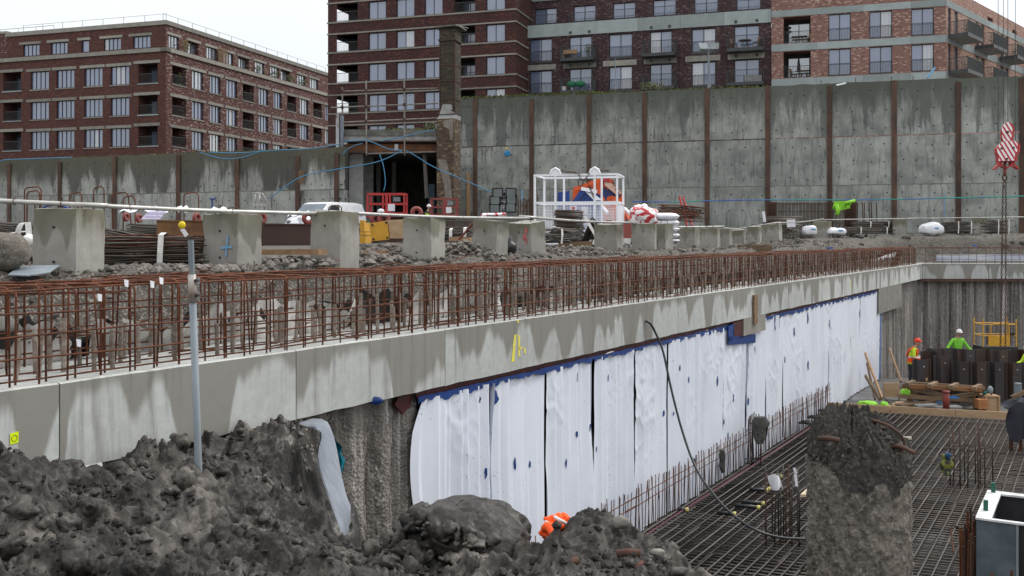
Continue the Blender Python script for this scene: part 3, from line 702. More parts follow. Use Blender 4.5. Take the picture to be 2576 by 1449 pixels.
# reinforcement cage standing on the beam
ZT = -.385                                # top of the cage
cage = thing('rebar_cage', 'rust brown reinforcement cage standing along the top of the beam', 'rebar cage', (A0.x, A0.y, ZB), ANG)
def hoop(w_, h_, r, rad=.055, leg=0):
    pts = [(0, 0, -.03)]
    cor = [((0, h_-rad), math.pi, math.pi/2), ((w_-rad-rad, h_-rad), math.pi/2, 0)]
    for a in np.linspace(math.pi, math.pi/2, 5): pts.append((0, rad+rad*math.cos(a), h_-rad+rad*math.sin(a)))
    for a in np.linspace(math.pi/2, 0, 5): pts.append((0, w_-rad+rad*math.cos(a), h_-rad+rad*math.sin(a)))
    pts.append((0, w_, -.03)); mb = MB(); mb.tube(pts, r, 6); return mb.mesh('stirrup', m_rust, True)
HC = ZT-ZB
hm = [hoop(1.08, HC, .0095), hoop(1.08, HC, .0105), hoop(.98, HC-.035, .0095), hoop(.62, HC-.02, .0095)]
t = -2.4; cnt = 0; spots = []
while t < TC-1.2 and cnt < 284:
    Yh = A0.y+AD.y*t
    k = random.choice((0, 0, 1)) ; link('stirrup', hm[k], cage, (t+random.uniform(-.03, .03), .07+random.uniform(-.01, .02), 0), (random.gauss(0, .01), random.gauss(0, .012), random.gauss(0, .05)), (1, 1, 1+random.uniform(-.012, .012))); cnt += 1
    if random.random() < (.6 if Yh < 20 else .25): link('stirrup', hm[2+(random.random() < .35)], cage, (t+random.uniform(.05, .14), .11+random.uniform(0, .06), 0), (0, random.gauss(0, .02), random.gauss(0, .06))); cnt += 1
    t += (.285 if Yh < 13 else .235 if Yh < 20 else .225)
for k in range(60):
    a = random.uniform(-2, 26); h_ = random.choice((.03, .3, HC-.05, HC+.02)); d_ = random.uniform(.15, 1.1); L = random.uniform(.8, 2.6); MB().tube([(a, d_, h_), (a+L*.5, d_+random.gauss(0, .05), h_+random.gauss(0, .03)), (a+L, d_+random.gauss(0, .12), h_+random.gauss(0, .07))], .008, 5).build('lap_bar', m_rust, cage, True, world=False)
for face_d, hs in ((.055, (.05, .22, .40, .58, HC-.03)), (1.19, (.12, .33, .55, HC-.03)), (.30, (HC+.012,)), (.52, (HC-.04, .03)), (.72, (HC+.012,)), (.95, (HC-.045,))):
    for h_ in hs:
        a = -3.0+random.uniform(0, 1)
        while a < TC-1.5:
            L = random.uniform(7, 11); b = min(a+L, TC-1.3); n = 9
            sag = random.gauss(0, .012); pts = [(a+(b-a)*i/n, face_d+random.gauss(0, .006), h_+sag*math.sin(i*1.1+a)+random.gauss(0, .004)+(.0 if 0 < i < n else random.gauss(0, .015))) for i in range(n+1)]
            MB().tube(pts, .0088, 5).build('longitudinal_bar', m_rust, cage, True, world=False); a += L-.7
# a few odd bent bars and ties with plastic tags
for (u, v0, v1, sl) in ((640,740,905,.1),(255,850,985,-.03),(1030,700,800,.2),(1560,720,800,.15)):
    t_ = bt(u, .1); MB().tube([(t_, .12, .03), (t_+sl*.5, .14, .4), (t_+sl, .16, HC-.04)], .009, 5).build('diagonal_bar', m_rust, cage, True, world=False)
for k, (u, v) in enumerate(((243, 748), (375, 715), (398, 706), (310, 712), (190, 862), (470, 712))):
    t_, z_ = fz(u, v, .08); s = .035
    mb = MB(); mb.slab([BP(t_-s*.6, .04, z_+s), BP(t_+s*.6, .035, z_+s*.7), BP(t_+s*.4, .03, z_-s), BP(t_-s*.5, .035, z_-s*.8)], .004)
    one(mb, 'plastic_tag', ['white plastic tag hanging low between two stirrups left of the steel post', 'white tag tied to the top bar of the cage, nearer the post', 'white tag with green wire on the top bar by the post', 'round white tag hanging from the top bar of the cage', 'white tag with green clip on a stirrup low at the left', 'white tag tied just left of the steel post clamp'][k], 'tag', m_tarp)

# pile bars: thick ribbed stubs that stick out of the beam
def stub(h_):
    mb = MB(); pts, rr = [], []
    n = int(h_/.028)
    for i in range(n+1): pts.append((0, 0, h_*i/n)); rr.append(.0195+(.0032 if i % 2 else 0))
    mb.tube(pts, rr, 8); return mb.mesh('starter_bar', m_stub, False)
sm_ = [stub(h_) for h_ in (.34, .42, .50, .38)]
far = MB(); t = -2.2
while t < TC-1.5:
    for k in range(7):
        an = k/7*6.28+random.uniform(-.2, .2); x, y = t+.27*math.cos(an)+random.gauss(0, .015), .62+.27*math.sin(an)
        if t < 30: link('starter_bar', random.choice(sm_), root, (x, y, -.02), (random.gauss(0, .04), random.gauss(0, .04), 0))
        else: far.cyl((x, y, 0), (x+random.gauss(0, .02), y, random.uniform(.25, .42)), .018, 5)
    t += .72
tag(far.build('starter_bar', m_stub, root, world=False), kind='stuff')

m_fleece = plain('dirty_white_fleece', (.66, .65, .63), (.42, .40, .37), 5, .8, vary=0)
# crumpled membranes behind the bars
def crumple(name, t0, t1, d, h_, m, label, cat, seed, amp=.1):
    n = int((t1-t0)/.05); T = np.linspace(t0, t1, n)[:, None]; q = np.linspace(0, 1, 9)[None, :]
    top = h_*(.55+.75*np.abs(noise2(T*1.5, 0*T, seed))+.45*np.abs(noise2(T*4.3, 0*T, seed+1))-.25*np.abs(noise2(T*9, 0*T, seed+7))); top = np.clip(top, .04, .62)
    D = d+amp*noise2(T*2.2, q*1.2, seed+2)+.8*amp*(np.abs(noise2(T*6, q*2.0, seed+3))-.3)+.4*amp*np.abs(noise2(T*14+q*5, q*4, seed+8))-.10*q*q*(1+noise2(T*1.7, 0*T, seed+4))
    Z = ZB+.005+top*q+.02*noise2(T*6, q*3, seed+5)*q
    Xg = A0.x+AD.x*(T+0*q)+AN.x*D; Yg = A0.y+AD.y*(T+0*q)+AN.y*D
    mb = MB(); mb.grid(np.stack([Xg, Yg, Z], -1)); mb.grid(np.stack([Xg+AN.x*.006, Yg+AN.y*.006, Z], -1))
    return one(mb, name, label, cat, m, True)
crumple('membrane_strip', -4.5, 12, 1.33, .36, m_black, 'black membrane turned up against the soil bank at the near end', 'membrane', 1)
crumple('membrane_strip', 12.5, 40, 1.34, .30, m_black, 'black membrane turned up against the soil bank farther along', 'membrane', 5)
crumple('fleece_sheet', -4, 1.0, 1.22, .42, m_fleece, 'crumpled white fleece sheet behind the bars at far left', 'fleece', 11)
crumple('fleece_sheet', 1.2, 5.2, 1.22, .38, m_fleece, 'crumpled white fleece sheet behind the bars right of the steel post', 'fleece', 21)
crumple('fleece_sheet', 6.3, 9.0, 1.22, .40, m_fleece, 'crumpled white fleece sheet behind the middle of the cage', 'fleece', 31)
crumple('fleece_sheet', 10.2, 15, 1.25, .28, m_fleece, 'crumpled dirty white fleece behind the dense part of the cage', 'fleece', 41)
# torn sheet near the corner
a = P(2225, 668, 44); pt = [P(u, v, y) for u, v, y in ((2180,660,43),(2205,652,44),(2232,640,45.5),(2256,634,46.5),(2250,645,46),(2238,662,45.5),(2228,652,45.6),(2205,657,44.5))]
mb = MB(); mb.slab(pt, .02); one(mb, 'torn_sheet', 'torn white sheet sticking out of the cage near the far corner', 'sheet', m_tarp)
# far cage on the far beam: light grid
fc = thing('rebar_cage', 'low rusty bar grid on the far beam right of the corner', 'rebar cage', (AC.x, AC.y, ZB))
for i in range(44):
    x = .3+i*.42+random.uniform(-.05, .05); MB().tube([(x, .3, 0), (x+random.gauss(0, .03), .3, .78), (x, 1.1, .78+random.gauss(0, .02))], .012, 4).build('stirrup', m_rust, fc, world=False)
for h_, d_ in ((.74, .3), (.42, .28), (.18, .28), (.77, .8)):
    MB().tube([(x, d_, h_+random.gauss(0, .02)) for x in np.linspace(.1, 19, 14)], .013, 4).build('longitudinal_bar', m_rust, fc, world=False)
mb = MB(); mb.b2((AC.x+1.2, AC.y+1.15, ZB+.1), (AC.x+10.5, AC.y+1.2, ZB+.42)); one(mb, 'membrane_strip', 'pale blue-grey membrane strip behind the far bar grid', 'membrane', plain('grey_blue_sheet', (.20, .25, .36), (.5, .52, .56), .8, .5, vary=0, stretch=(.5, 1, 6)))
mb = MB(); mb.slab([P(2190, 645, 47.5), P(2268, 628, 49), P(2270, 655, 49), P(2215, 668, 48)], .05); one(mb, 'plywood_sheet', 'brown panel lying in the cage at the far corner', 'panel', m_post)

# ---------------------------------------------------------------- pit walls
DW = .20
def pile_mesh(k, rad=.33, h_=3.75, n=18, rows=56):
    a = np.linspace(math.pi*1.02, math.pi*1.98, n)[None, :]; z = np.linspace(0, -h_, rows)[:, None]
    r = rad+.03*fbm(a*2+k*7, z*.6, o=3, seed=k)+.022*fbm(a*5+k, z*9, o=3, seed=k+9)+.012*noise2(a*14, z*30, k)
    A = np.stack([r*np.cos(a)+0*z, r*np.sin(a)+0*z, z+0*a], -1)
    mb = MB(); mb.grid(A); return mb.mesh('pile', m_pile, True)
pm = [pile_mesh(k) for k in range(4)]
pf = []
for k in range(4): me_ = pm[k].copy(); me_.materials[0] = m_pilef; pf.append(me_)
w1 = thing('pile_wall', 'rough exposed concrete pile wall between the soil and the white membrane', 'wall', BP(bt(900, DW), DW, ZS), ANG)
t = bt(760, DW)-2.0; Mi = wm(w1).inverted()
while t < bt(1050, DW)+.4:
    link('pile', random.choice(pm), w1, Mi @ BP(t, DW+.33, ZB-HB), (0, 0, 0)); t += .50
w2 = thing('pile_wall', 'rough dark pile wall beyond the right end of the white membrane', 'wall', BP(bt(2230, DW), DW, ZS), ANG); Mi = wm(w2).inverted()
t = bt(2200, DW)-.6
while t < TC+.2: link('pile', random.choice(pf), w2, Mi @ BP(t, DW+.20, ZB-HB), (0, 0, 0), (1, .5, 1.3)); t += .6
w3 = thing('pile_wall', 'rough streaked pile wall under the far beam behind the two workers', 'wall', (AC.x+9, AC.y+.3, ZS))
for i in range(40): link('pile', random.choice(pf), w3, (-9.0+i*.6, .18, ZB-HB-ZS), (0, 0, 0), (1, .45, 1.3))
mb = MB(); mb.b2((AC.x-.2, AC.y+.02, ZB-HB-.14), (AC.x+26, AC.y+.35, ZB-HB-.005)); one(mb, 'steel_waling', 'thin rusty strip under the bottom edge of the far beam', 'waling', m_post)
# soil behind the exposed piles
# waterproofing membrane
T0, T1 = bt(1037, DW), bt(2203, DW); ns_ = 18; ws = (T1-T0)/ns_
ZM0, ZM1 = ZB-HB-.13, ZS+.03
memb = thing('waterproofing_membrane', 'white sheet membrane hung in vertical folds on the pit wall below the beam', 'membrane', BP((T0+T1)/2, DW, ZS), ANG); Mi = wm(memb).inverted()
def mdisp(t, z, i):
    """how far the sheet stands off the wall"""
    x = t*1.0; zr = (z-ZM0)/(ZM1-ZM0)
    w_ = x+.16*noise2(x*1.7, zr*.35+i, 70)+.05*noise2(z*.7, 0*z+i, 69)
    saw = lambda q: np.minimum((q-np.floor(q))/.88, (1-(q-np.floor(q)))/.12)
    f = .022*noise2(x*1.3+i*13, zr*.6, 71)+.10*saw(w_*1.75)*np.clip(.85+.7*noise2(x*.6+i, zr*1.2, 78), 0, 1)+.045*saw(w_*3.9+.3)*np.clip(.45+1.2*noise2(x*.9, zr*1.5, 72), 0, 1)
    g = np.clip(noise2(x*.8, z*.8+i, 75)*2.4-.25, 0, 1)
    rid = lambda n, k: np.clip(1-np.abs(n)*2.2, 0, 1)**k
    f = f+.015*rid(noise3(x*1.5+z*1.1, z*1.3-x*.6, i*2.0, 74), 4)*g+.013*rid(noise3(x*2.8-z*2.1, z*2.2+x, i*3.0, 77), 5)*g+.009*rid(noise3(x*6+z*3, z*5, i*3.0, 79), 3)*g
    fr = np.clip((t-T0)/ws-i, 0, 1)
    f = f+.030*np.clip((.10-fr)/.10, 0, 1)**1.5*(.6+.8*noise2(z*1.2, 0*z+i, 76))-.025*np.clip((fr-.93)/.07, 0, 1)
    return np.clip(f+.05, .01, .3)
for i in range(ns_):
    a, b = T0+i*ws, T0+(i+1)*ws-(.006 if i in (1, 2, 9) else -.004 if i % 2 else -.02)
    T = np.linspace(a, b, 84)[None, :]; Zg = np.linspace(ZM0, ZM1, 70)[:, None]; T, Zg = np.broadcast_arrays(T, Zg)
    Tw = T.copy()
    if i == 0: Tw = T-np.where(T < a+.3, .16*np.sin(np.clip((ZM0-Zg)/1.6, 0, 1)*3.1)*np.clip((a+.3-T)/.3, 0, 1)-.10*np.clip(1-(ZM0-Zg)/.4, 0, 1)*np.clip((a+.3-T)/.3, 0, 1), 0)
    d = DW-mdisp(T, Zg, i)
    Xg = A0.x+AD.x*Tw+AN.x*d; Yg = A0.y+AD.y*Tw+AN.y*d
    mb = MB(); mb.grid(np.stack([Xg, Yg, Zg], -1)); mb.build('sheet', m_memb, memb, True)
MB().add([BP(T0+.1, DW-.004, ZM0), BP(T1, DW-.004, ZM0), BP(T1, DW-.004, ZM1), BP(T0+.1, DW-.004, ZM1)], [(0, 1, 2, 3)]).build('seam_shade_sheet', m_black, memb)  # black sheet added behind the seams to paint the shade in their gaps
# sealant along the top, primer over it
for nm, zf, m, off in (('primer_strip', lambda T: (ZB-HB-.02+0*T, ZB-HB-.11+.03*noise2(T*3, 0*T, 81)), m_primer, .10), ('sealant_strip', lambda T: (ZB-HB-.09+.015*noise2(T*4, 0*T, 82), ZB-HB-.175+.035*noise2(T*2.6, 0*T, 83)+.035*noise2(T*9, 0*T, 84)+.03*noise2(T*23, 0*T, 85)), m_sealant, .135)):
    T = np.linspace(T0-.05, T1, 800)
    za, zb = zf(T); D = DW-off-.02*noise2(T*5, 0*T, 86); G_ = np.stack([np.stack([A0.x+AD.x*T+AN.x*D, A0.y+AD.y*T+AN.y*D, z], -1) for z in (za, zb)])
    mb = MB(); mb.grid(G_); mb.build(nm, m, memb)
def patch(u, v, w_, h_, seed):
    t0 = bt(u, DW-.09); p = BP(t0, DW-.09); z0 = (HZ-v)/FPX*p.y; i = min(max(int((t0-T0)/ws), 0), ns_-1)
    pts = []; n = 14
    for k in range(n):
        an = 6.283*k/n; r = 1+.45*float(noise2(math.cos(an)*2+seed*3.3, math.sin(an)*2, 90)); tt, zz = t0+w_*.38*r*math.cos(an), z0+h_*.36*r*math.sin(an)
        pts.append((tt, zz))
    vs_ = [BP(tt, DW-float(mdisp(np.array(tt), np.array(zz), i))-.008, zz) for tt, zz in [(t0, z0)]+pts]
    mb = MB(); mb.add(vs_, [(0, k+1, (k+1) % n+1) for k in range(n)]); mb.build('sealant_patch', m_sealant, memb, True)
k = 0
for u, v, w_, h_ in ((1240,997,.34,.30),(1203,1004,.10,.14),(1118,1000,.07,.32),(1213,1188,.06,.24),(1295,1168,.08,.24),(1335,1168,.06,.16),(1482,1075,.07,.2),(1446,1092,.08,.16),(1448,950,.06,.2),(1670,1040,.12,.2),(1690,1040,.06,.12),(1590,1030,.05,.12),(1732,955,.06,.2),(1700,925,.06,.18),(1743,1160,.07,.18),(1760,1000,.08,.26),(1805,960,.1,.3),(1530,950,.06,.16),(1880,905,.12,.4),(1898,880,.1,.3),(1880,1010,.1,.25),(1945,815,.25,.6),(1958,812,.18,.6),(1995,835,.14,.45),(2030,800,.14,.5),(2085,815,.14,.45),(2030,920,.12,.4),(2120,900,.12,.4),(2092,960,.1,.3),(2160,790,.14,.4),(1975,905,.1,.3),(1845,1000,.08,.25),(1830,1100,.08,.3),(1820,1060,.06,.2),(1660,1250,.08,.2),(1425,1165,.07,.2),(1500,1130,.05,.12)):
    patch(u, v, w_, h_, k); k += 1
# primer and sealant round the corbel; red smear on the exposed piles
for (ua, ub, va, vb, m, nm) in ((1843, 1868, 812, 856, m_primer, 'primer_patch'), (1832, 1900, 848, 868, m_sealant, 'sealant_patch'), (1832, 1846, 822, 860, m_sealant, 'sealant_patch')):
    pts = [fz(u, v, .03) for u, v in ((ua, va), (ub, va-8), (ub, vb-6), (ua, vb))]; mb = MB(); mb.slab([BP(t, .03, z) for t, z in pts], .02); mb.build(nm, m, memb)
mb = MB(); t_, z_ = fz(1018, 1010, DW-.06)
mb.slab([BP(t_+.17*math.cos(a)*(1+.3*float(noise2(math.cos(a)*2, math.sin(a)*2, 44))), DW-.04, z_+.13*math.sin(a)*(1+.45*float(noise2(math.cos(a)*3, math.sin(a)*3, 45)))) for a in np.linspace(0, 6.283, 19)[:-1]], .03)
one(mb, 'primer_smear', 'dark red primer smeared at the top of the exposed piles', 'primer', m_primer)
t_, z_ = fz(945, 1008, -.02); one(MB().ball(BP(t_, -.01, z_), (.1, .03, .05), 10, 7), 'mortar_lump', 'dark lump with blue sealant at the lower edge of the beam', 'lump', m_sealant, True)
# blue flap at the free right edge of the membrane
T = np.array([T1, T1+.12, T1+.22]); zz = np.linspace(ZM0, ZM1, 24)
G_ = np.stack([np.stack([A0.x+AD.x*(T+.25*np.sin((ZM0-z)*1.1)*.6)+AN.x*(.08-np.array([0, .05, .02])), A0.y+AD.y*(T+.25*np.sin((ZM0-z)*1.1)*.6)+AN.y*(.08-np.array([0, .05, .02])), z+0*T], -1) for z in zz])
MB().grid(G_).build('edge_flap', plain('blue_grey_backing', (.10, .19, .36), (.07, .13, .26), 3, .5, vary=0), memb, True)

# black hose hanging from the beam into the pit
hp_ = [P(1623, 803, 19.2), P(1632, 812, 19.0), P(1648, 835, 18.9), P(1668, 885, 18.8), P(1690, 985, 18.6), P(1718, 1090, 18.3), P(1752, 1180, 17.8), P(1800, 1250, 17.2), P(1850, 1300, 16.8), P(1905, 1335, 16.5), P(1965, 1352, 16.6), P(2040, 1356, 17)]
def spline(pts, n):
    out_ = []; pts = [Vector(p) for p in pts]; k = len(pts)
    for i in range(k-1):
        p0, p1, p2, p3 = pts[max(i-1, 0)], pts[i], pts[i+1], pts[min(i+2, k-1)]
        for j in range(n):
            t = j/n; out_.append(.5*((2*p1)+(p2-p0)*t+(2*p0-5*p1+4*p2-p3)*t*t+(3*p1-p0-3*p2+p3)*t*t*t))
    return out_+[pts[-1]]
th_ = bt(1623); hp_[0] = BP(th_, -.01, hp_[0].z); hp_[1] = BP(th_+.05, -.08, hp_[1].z)
one(MB().tube(spline(hp_, 8), .022, 10), 'hose', 'black hose hanging out of the beam down onto the rebar mat', 'hose', m_rubber, True)
# ---------------------------------------------------------------- rebar mat in the pit
ZR = -5.33
E1 = P(2090, 1026, 5.3*FPX/424); E2 = P(2520, 1051, 5.3*FPX/449); EB = Vector((E2.x-E1.x, E2.y-E1.y)).normalized()
def t_edge(d):
    """where a bar at offset d meets the edge board"""
    o = A0+AN*d; ex, ey = E1.x-o.x, E1.y-o.y; den = AD.x*EB.y-AD.y*EB.x
    return (ex*EB.y-ey*EB.x)/den
mat_ = thing('rebar_mat', 'dark steel rebar mat covering the pit floor in a close grid', 'rebar mat', BP(18, -3, ZS), ANG)
bar = {}
def unit_bar(L, r, m):
    k = (round(L*2)/2, r, m.name)
    if k not in bar: bar[k] = MB().tube([(0, 0, 0), (k[0]*.33, 0, -.004), (k[0]*.66, 0, .003), (k[0], 0, 0)], r, 6).mesh('bar', m, True)
    return bar[k]
Mi = wm(mat_).inverted(); RZ = mat_.rotation_euler.z; cnt = 0
d = -.30
while d > -9.2:
    te = t_edge(d)-.25; ts_ = (11.0-A0.y-AN.y*d)/AD.y
    cut = random.uniform(.2, .8); a = ts_
    for a, b in ((ts_, ts_+(te-ts_)*cut), (ts_+(te-ts_)*cut-.7, te)):
        dd_ = d+random.gauss(0, .012); L = round((b-a)*2)/2
        link('bar', unit_bar(L, .0165, m_bar), mat_, Mi @ BP(b-L, dd_+(.034 if a > ts_ else 0), ZR+.03+random.gauss(0, .004)), (0, 0, random.gauss(0, .0012))); cnt += 1
    d -= .185
eb_a = math.atan2(EB.y, EB.x)-RZ
low = MB(); t = (10.6-A0.y)/AD.y; i = 0
while t < t_edge(-.25)-.1:
    s = BP(t, -.22, ZR); L = 2.0+.585*s.y
    L = min(L, 19)
    link('bar', unit_bar(L, .0150, m_barb), mat_, Mi @ Vector((s.x, s.y, ZR+random.gauss(0, .004))), (0, 0, eb_a+random.gauss(0, .002))); cnt += 1
    e = Vector((s.x+EB.x*L, s.y+EB.y*L, 0))
    low.tube([Mi @ Vector((s.x, s.y, ZR-.18)), Mi @ Vector((e.x, e.y, ZR-.18))], .0125, 4)
    t += .165; i += 1
d = -.38
while d > -9: low.tube([Mi @ BP((11-A0.y-AN.y*d)/AD.y, d, ZR-.20), Mi @ BP(t_edge(d)-.2, d, ZR-.20)], .0125, 4); d -= .152
tag(low.build('bottom_layer', m_black, mat_, world=False), kind='stuff')  # lower bars coloured black to paint the shade between the upper bars
# bars running on beyond the edge board, broken lengths lying on the mat
mb = MB()
one(MB().tube([P(2400, 1325, 18.3), P(2500, 1338, 18.0)], .03, 8), 'steel_tube', 'thick dark tube lying across the mat beside the broken pile', 'tube', m_bar, True)
# white-ish puddle glints are left to the wet floor; starter bars along the wall
sb = thing('wall_starter_bars', 'row of thin rusty starter bars along the foot of the white membrane', 'starter bars', BP(bt(1800, -.12), -.12, ZS), ANG); Mi = wm(sb).inverted()
vb_ = [MB().tube([(0, 0, 0), (.008*k, .01, .5), (.0, .004*k, 1.0+.05*k)], .0085, 5).mesh('bar', (m_bar, m_rustd, m_rust)[k+1], True) for k in (-1, 0, 1)]
t = (12.6-A0.y)/AD.y
while t < t_edge(-.12)-.05:
    link('bar', random.choice(vb_), sb, Mi @ BP(t, -.11+random.gauss(0, .008), ZS+.02), (random.gauss(0, .012), random.gauss(0, .03), random.random()*6)); t += .105
for z_ in (ZS+.86, ZS+.70):
    a = (12.6-A0.y)/AD.y
    while a < t_edge(-.12)-.5:
        b = min(a+6.5, t_edge(-.12)); MB().tube([BP(q, -.13, z_+random.gauss(0, .008)) for q in np.linspace(a, b, 8)], .009, 5).build('distribution_bar', m_rust, sb, True); a += 6
one(MB().tube(spline([BP(q, -.42, ZR+.06+random.gauss(0, .006)) for q in np.linspace(8, 26, 16)], 3), .005, 4), 'string_line', 'thin pink string line along the left side of the mat', 'string', plain('pink_cord', (.42, .12, .2), None, 4, .6))

def starter_group(u0, u1, vbase, vtop, nbar, label, name='column_starters'):
    Yb = 5.33*FPX/(vbase-HZ); h_ = (vbase-vtop)/FPX*Yb; a, b = P(u0, vbase, Yb), P(u1, vbase, Yb*.985)
    r = thing(name, label, 'starter bars', ((a.x+b.x)/2, Yb, ZR)); wdt = b.x-a.x
    for k in range(nbar):
        f = k/(nbar-1); row = k % 2
        x = a.x+wdt*f+random.gauss(0, .02); y = Yb+(.34 if row else 0)
        MB().tube([(x, y, ZR-.1), (x+random.gauss(0, .01), y, ZR+h_*.5), (x+random.gauss(0, .02), y, ZR+h_*random.uniform(.86, 1.02))], .0135, 6).build('bar', m_bar if k % 3 else m_rustd, r, True)
    for z_ in (.08, h_*.62):
        q = [(a.x-.03, Yb-.02), (b.x+.03, Yb-.02), (b.x+.03, Yb+.36), (a.x-.03, Yb+.36)]
        MB().tube([(x, y, ZR+z_) for x, y in q], .007, 5, closed=True).build('link', m_rustd, r, True)
    return r, a, b, Yb, h_
starter_group(1887, 1928, 1170, 1038, 8, 'dark column starter bars near the membrane with grey rags tied on')
starter_group(1932, 2026, 1372, 1180, 12, 'column starter bars left of the broken pile with white paper on them')
starter_group(2397, 2517, 1228, 1068, 11, 'column starter bars right of the broken pile with gloves hung on them')
def rag(u, v, w_, h_, Y, m, name, label, cat, seed):
    c = P(u, v, Y); n = 12; A = []
    for i in range(n):
        q = i/(n-1); wd = w_*(.35+.65*math.sin(math.pi*min(1, .15+q*.8)))*(1+.3*float(noise2(q*4, seed)))
        row = []
        for j in range(13):
            p = j/12; a = p*6.283
            rr = 1+.35*float(noise3(p*6, q*4, seed, 5))
            row.append((c.x+wd/2*math.cos(a)*rr, c.y+.10*math.sin(a)*rr, c.z+h_*(.5-q)))
        A.append(row)
    mb = MB(); mb.grid(np.array(A)); mb.add(A[0][:-1], [tuple(range(12))]); mb.add(A[-1][:-1], [tuple(range(12))[::-1]])
    return one(mb, name, label, cat, m, True)
m_ragg = plain('wet_grey_cloth', (.085, .082, .075), (.04, .04, .038), 14, .9, bump=.5)
rag(1911, 1082, .34, .62, 23.1, m_ragg, 'rag_bundle', 'bundle of wet grey rags hanging on the starter bars near the membrane', 'rags', 3)
rag(1817, 1160, .16, .5, 22.0, m_ragg, 'rag_bundle', 'small grey rag hung on the thin bars at the wall foot', 'rags', 8)
rag(2380, 1168, .26, .42, 21.3, plain('glove_fabric', (.22, .22, .04), (.02, .03, .04), 9, .8, lo=.45, hi=.55), 'tool_bag', 'yellow and black work gloves and bag hung right of the broken pile', 'bag', 13)
rag(2385, 1148, .12, .14, 21.2, plain('blue_glove', (.02, .12, .28), (.01, .02, .05), 9, .8), 'glove', 'blue glove above the yellow gloves right of the broken pile', 'glove', 15)
a = P(1943, 1210, 17.3); mb = MB()
A = [[(a.x+(j/5-.5)*.2+.02*i, a.y-.05+.09*math.sin(j*1.3+i*.5)*(.4+i*.12), a.z+.14-.048*i-.02*abs(j-3)) for j in range(6)] for i in range(6)]
mb.grid(np.array(A)); A2 = [[(x, y+.004, z) for x, y, z in row] for row in A]; mb.grid(np.array(A2)); one(mb, 'paper_sheet', 'folded white paper sheet draped on the starter bars left of the broken pile', 'paper', m_paper, True)
for k, (x, y, lb) in enumerate(((845, 655, 'upper'), (852, 725, 'lower'))):
    u, v = (x/2.0125+2560)*.6708, (y/2.0125+1440)*.6708; mb = MB(); q = P(u, v, 17.2)
    mb.slab([(q.x-.03, q.y, q.z+.05*(1+k*1.1)), (q.x+.02, q.y, q.z+.05*(1+k)), (q.x+.05, q.y+.02, q.z-.05*(1+k*1.3)), (q.x, q.y+.01, q.z-.05*(1+k*1.2))], .004)
    one(mb, 'label_tag', '%s pale grey tag on the starter bars beside the broken pile' % lb, 'tag', m_paper)
# couplers with yellow caps
m_cap = plain('pale_yellow_cap', (.62, .58, .17), None, 3, .5)
cl = [(620,800,.32),(640,790,.2),(560,930,.42),(595,900,.40),(378,978,.3),(738,697,.2),(706,690,.16),(20,948,.14),(1075,258,.5),(1090,250,.5),(1145,205,.45),(1165,200,.45),(1010,300,.5),(1027,290,.5)]
for k, (x, y, L) in enumerate(cl):
    u, v = (x/2.0125+2560)*.6708, (y/2.0125+1440)*.6708; Yc = 5.26*FPX/(v-HZ); e = P(u, v, Yc); s = Vector((e.x-EB.x*L, e.y-EB.y*L, e.z))
    ordn = ['first','second','third','fourth','fifth','sixth','seventh','eighth','ninth','tenth','eleventh','twelfth','thirteenth','fourteenth']
    order = sorted(range(len(cl)), key=lambda q: cl[q][1], reverse=True).index(k)
    r = thing('bar_coupler', 'black bar coupler with yellow end cap on the mat, %s from the camera' % ordn[order], 'coupler', s, 0, 'bar couplers with yellow caps on the mat')
    MB().cyl(s, e, .036, 8).build('sleeve', m_black, r, True); MB().cyl(e, e+Vector((EB.x, EB.y, 0))*.06, .042, 10).build('end_cap', m_cap, r, True)
# offcuts
q = P(2030, 1240, 17); one(MB().slab([P(2013, 1247, 17), P(2029, 1232, 17.3), P(2048, 1232, 17.3), P(2048, 1247, 17)], .05), 'timber_wedge', 'pale timber wedge on the mat beside the left of the broken pile', 'wedge', plain('fresh_timber', (.72, .62, .42), None, 3, .7))
one(MB().bar(P(2200, 1100, 26), P(2292, 1102, 26), .1, .06), 'timber_batten', 'pale timber batten on the mat behind the top of the broken pile', 'batten', plain('fresh_timber2', (.72, .66, .5), None, 3, .7))
one(MB().tube([P(2392, 1331, 16.6), P(2396, 1365, 16.4), P(2400, 1392, 16.2)], .014, 6), 'bar_offcut', 'short rusty bar with a white end stuck into the mat', 'bar', m_rust)
one(MB().tube([P(2600-96, 1460-90, 16), P(2600-60, 1460-96, 16)], .01, 5), 'bar_offcut', 'thin bar offcut on the mat near the formwork', 'bar', m_rust)

# edge board and what lies beyond
eb = thing('edge_board', 'long pale timber edge board closing the far end of the mat', 'board', (E1.x, E1.y, ZS))
L = 4.9; nrm = Vector((-EB.y, EB.x, 0))
for k in range(3):
    a = Vector((E1.x, E1.y, 0))+Vector((EB.x, EB.y, 0))*(k*1.85-.1); b = a+Vector((EB.x, EB.y, 0))*1.83
    MB().bar(a+Vector((0, 0, ZR+.02)), b+Vector((0, 0, ZR+.02+random.gauss(0, .012))), .05, .36).build('plank', m_ply, eb)
def XY(cx_, cy_, Y):                        # crop coordinates of the corner of the pit
    return P((cx_/4.025+3200)*.6708, (cy_/4.025+1200)*.6708, Y)
tr = thing('timber_trestle', 'brown timber trestle with rails, cross blocks and diagonal braces behind the edge board', 'trestle', (XY(1350, 1380, 32.4).x, 32.6, ZS))
for (a, b) in (((740, 995, 32.2), (1940, 1055, 32.2)), ((780, 955, 32.9), (1975, 1030, 32.9))): MB().bar(XY(*a), XY(*b), .08, .13).build('rail', m_woodd if a[1] < 990 else plain('orange_timber', (.27, .13, .05), (.18, .08, .035), 5, .7, stretch=(.3, 3, 3)), tr)
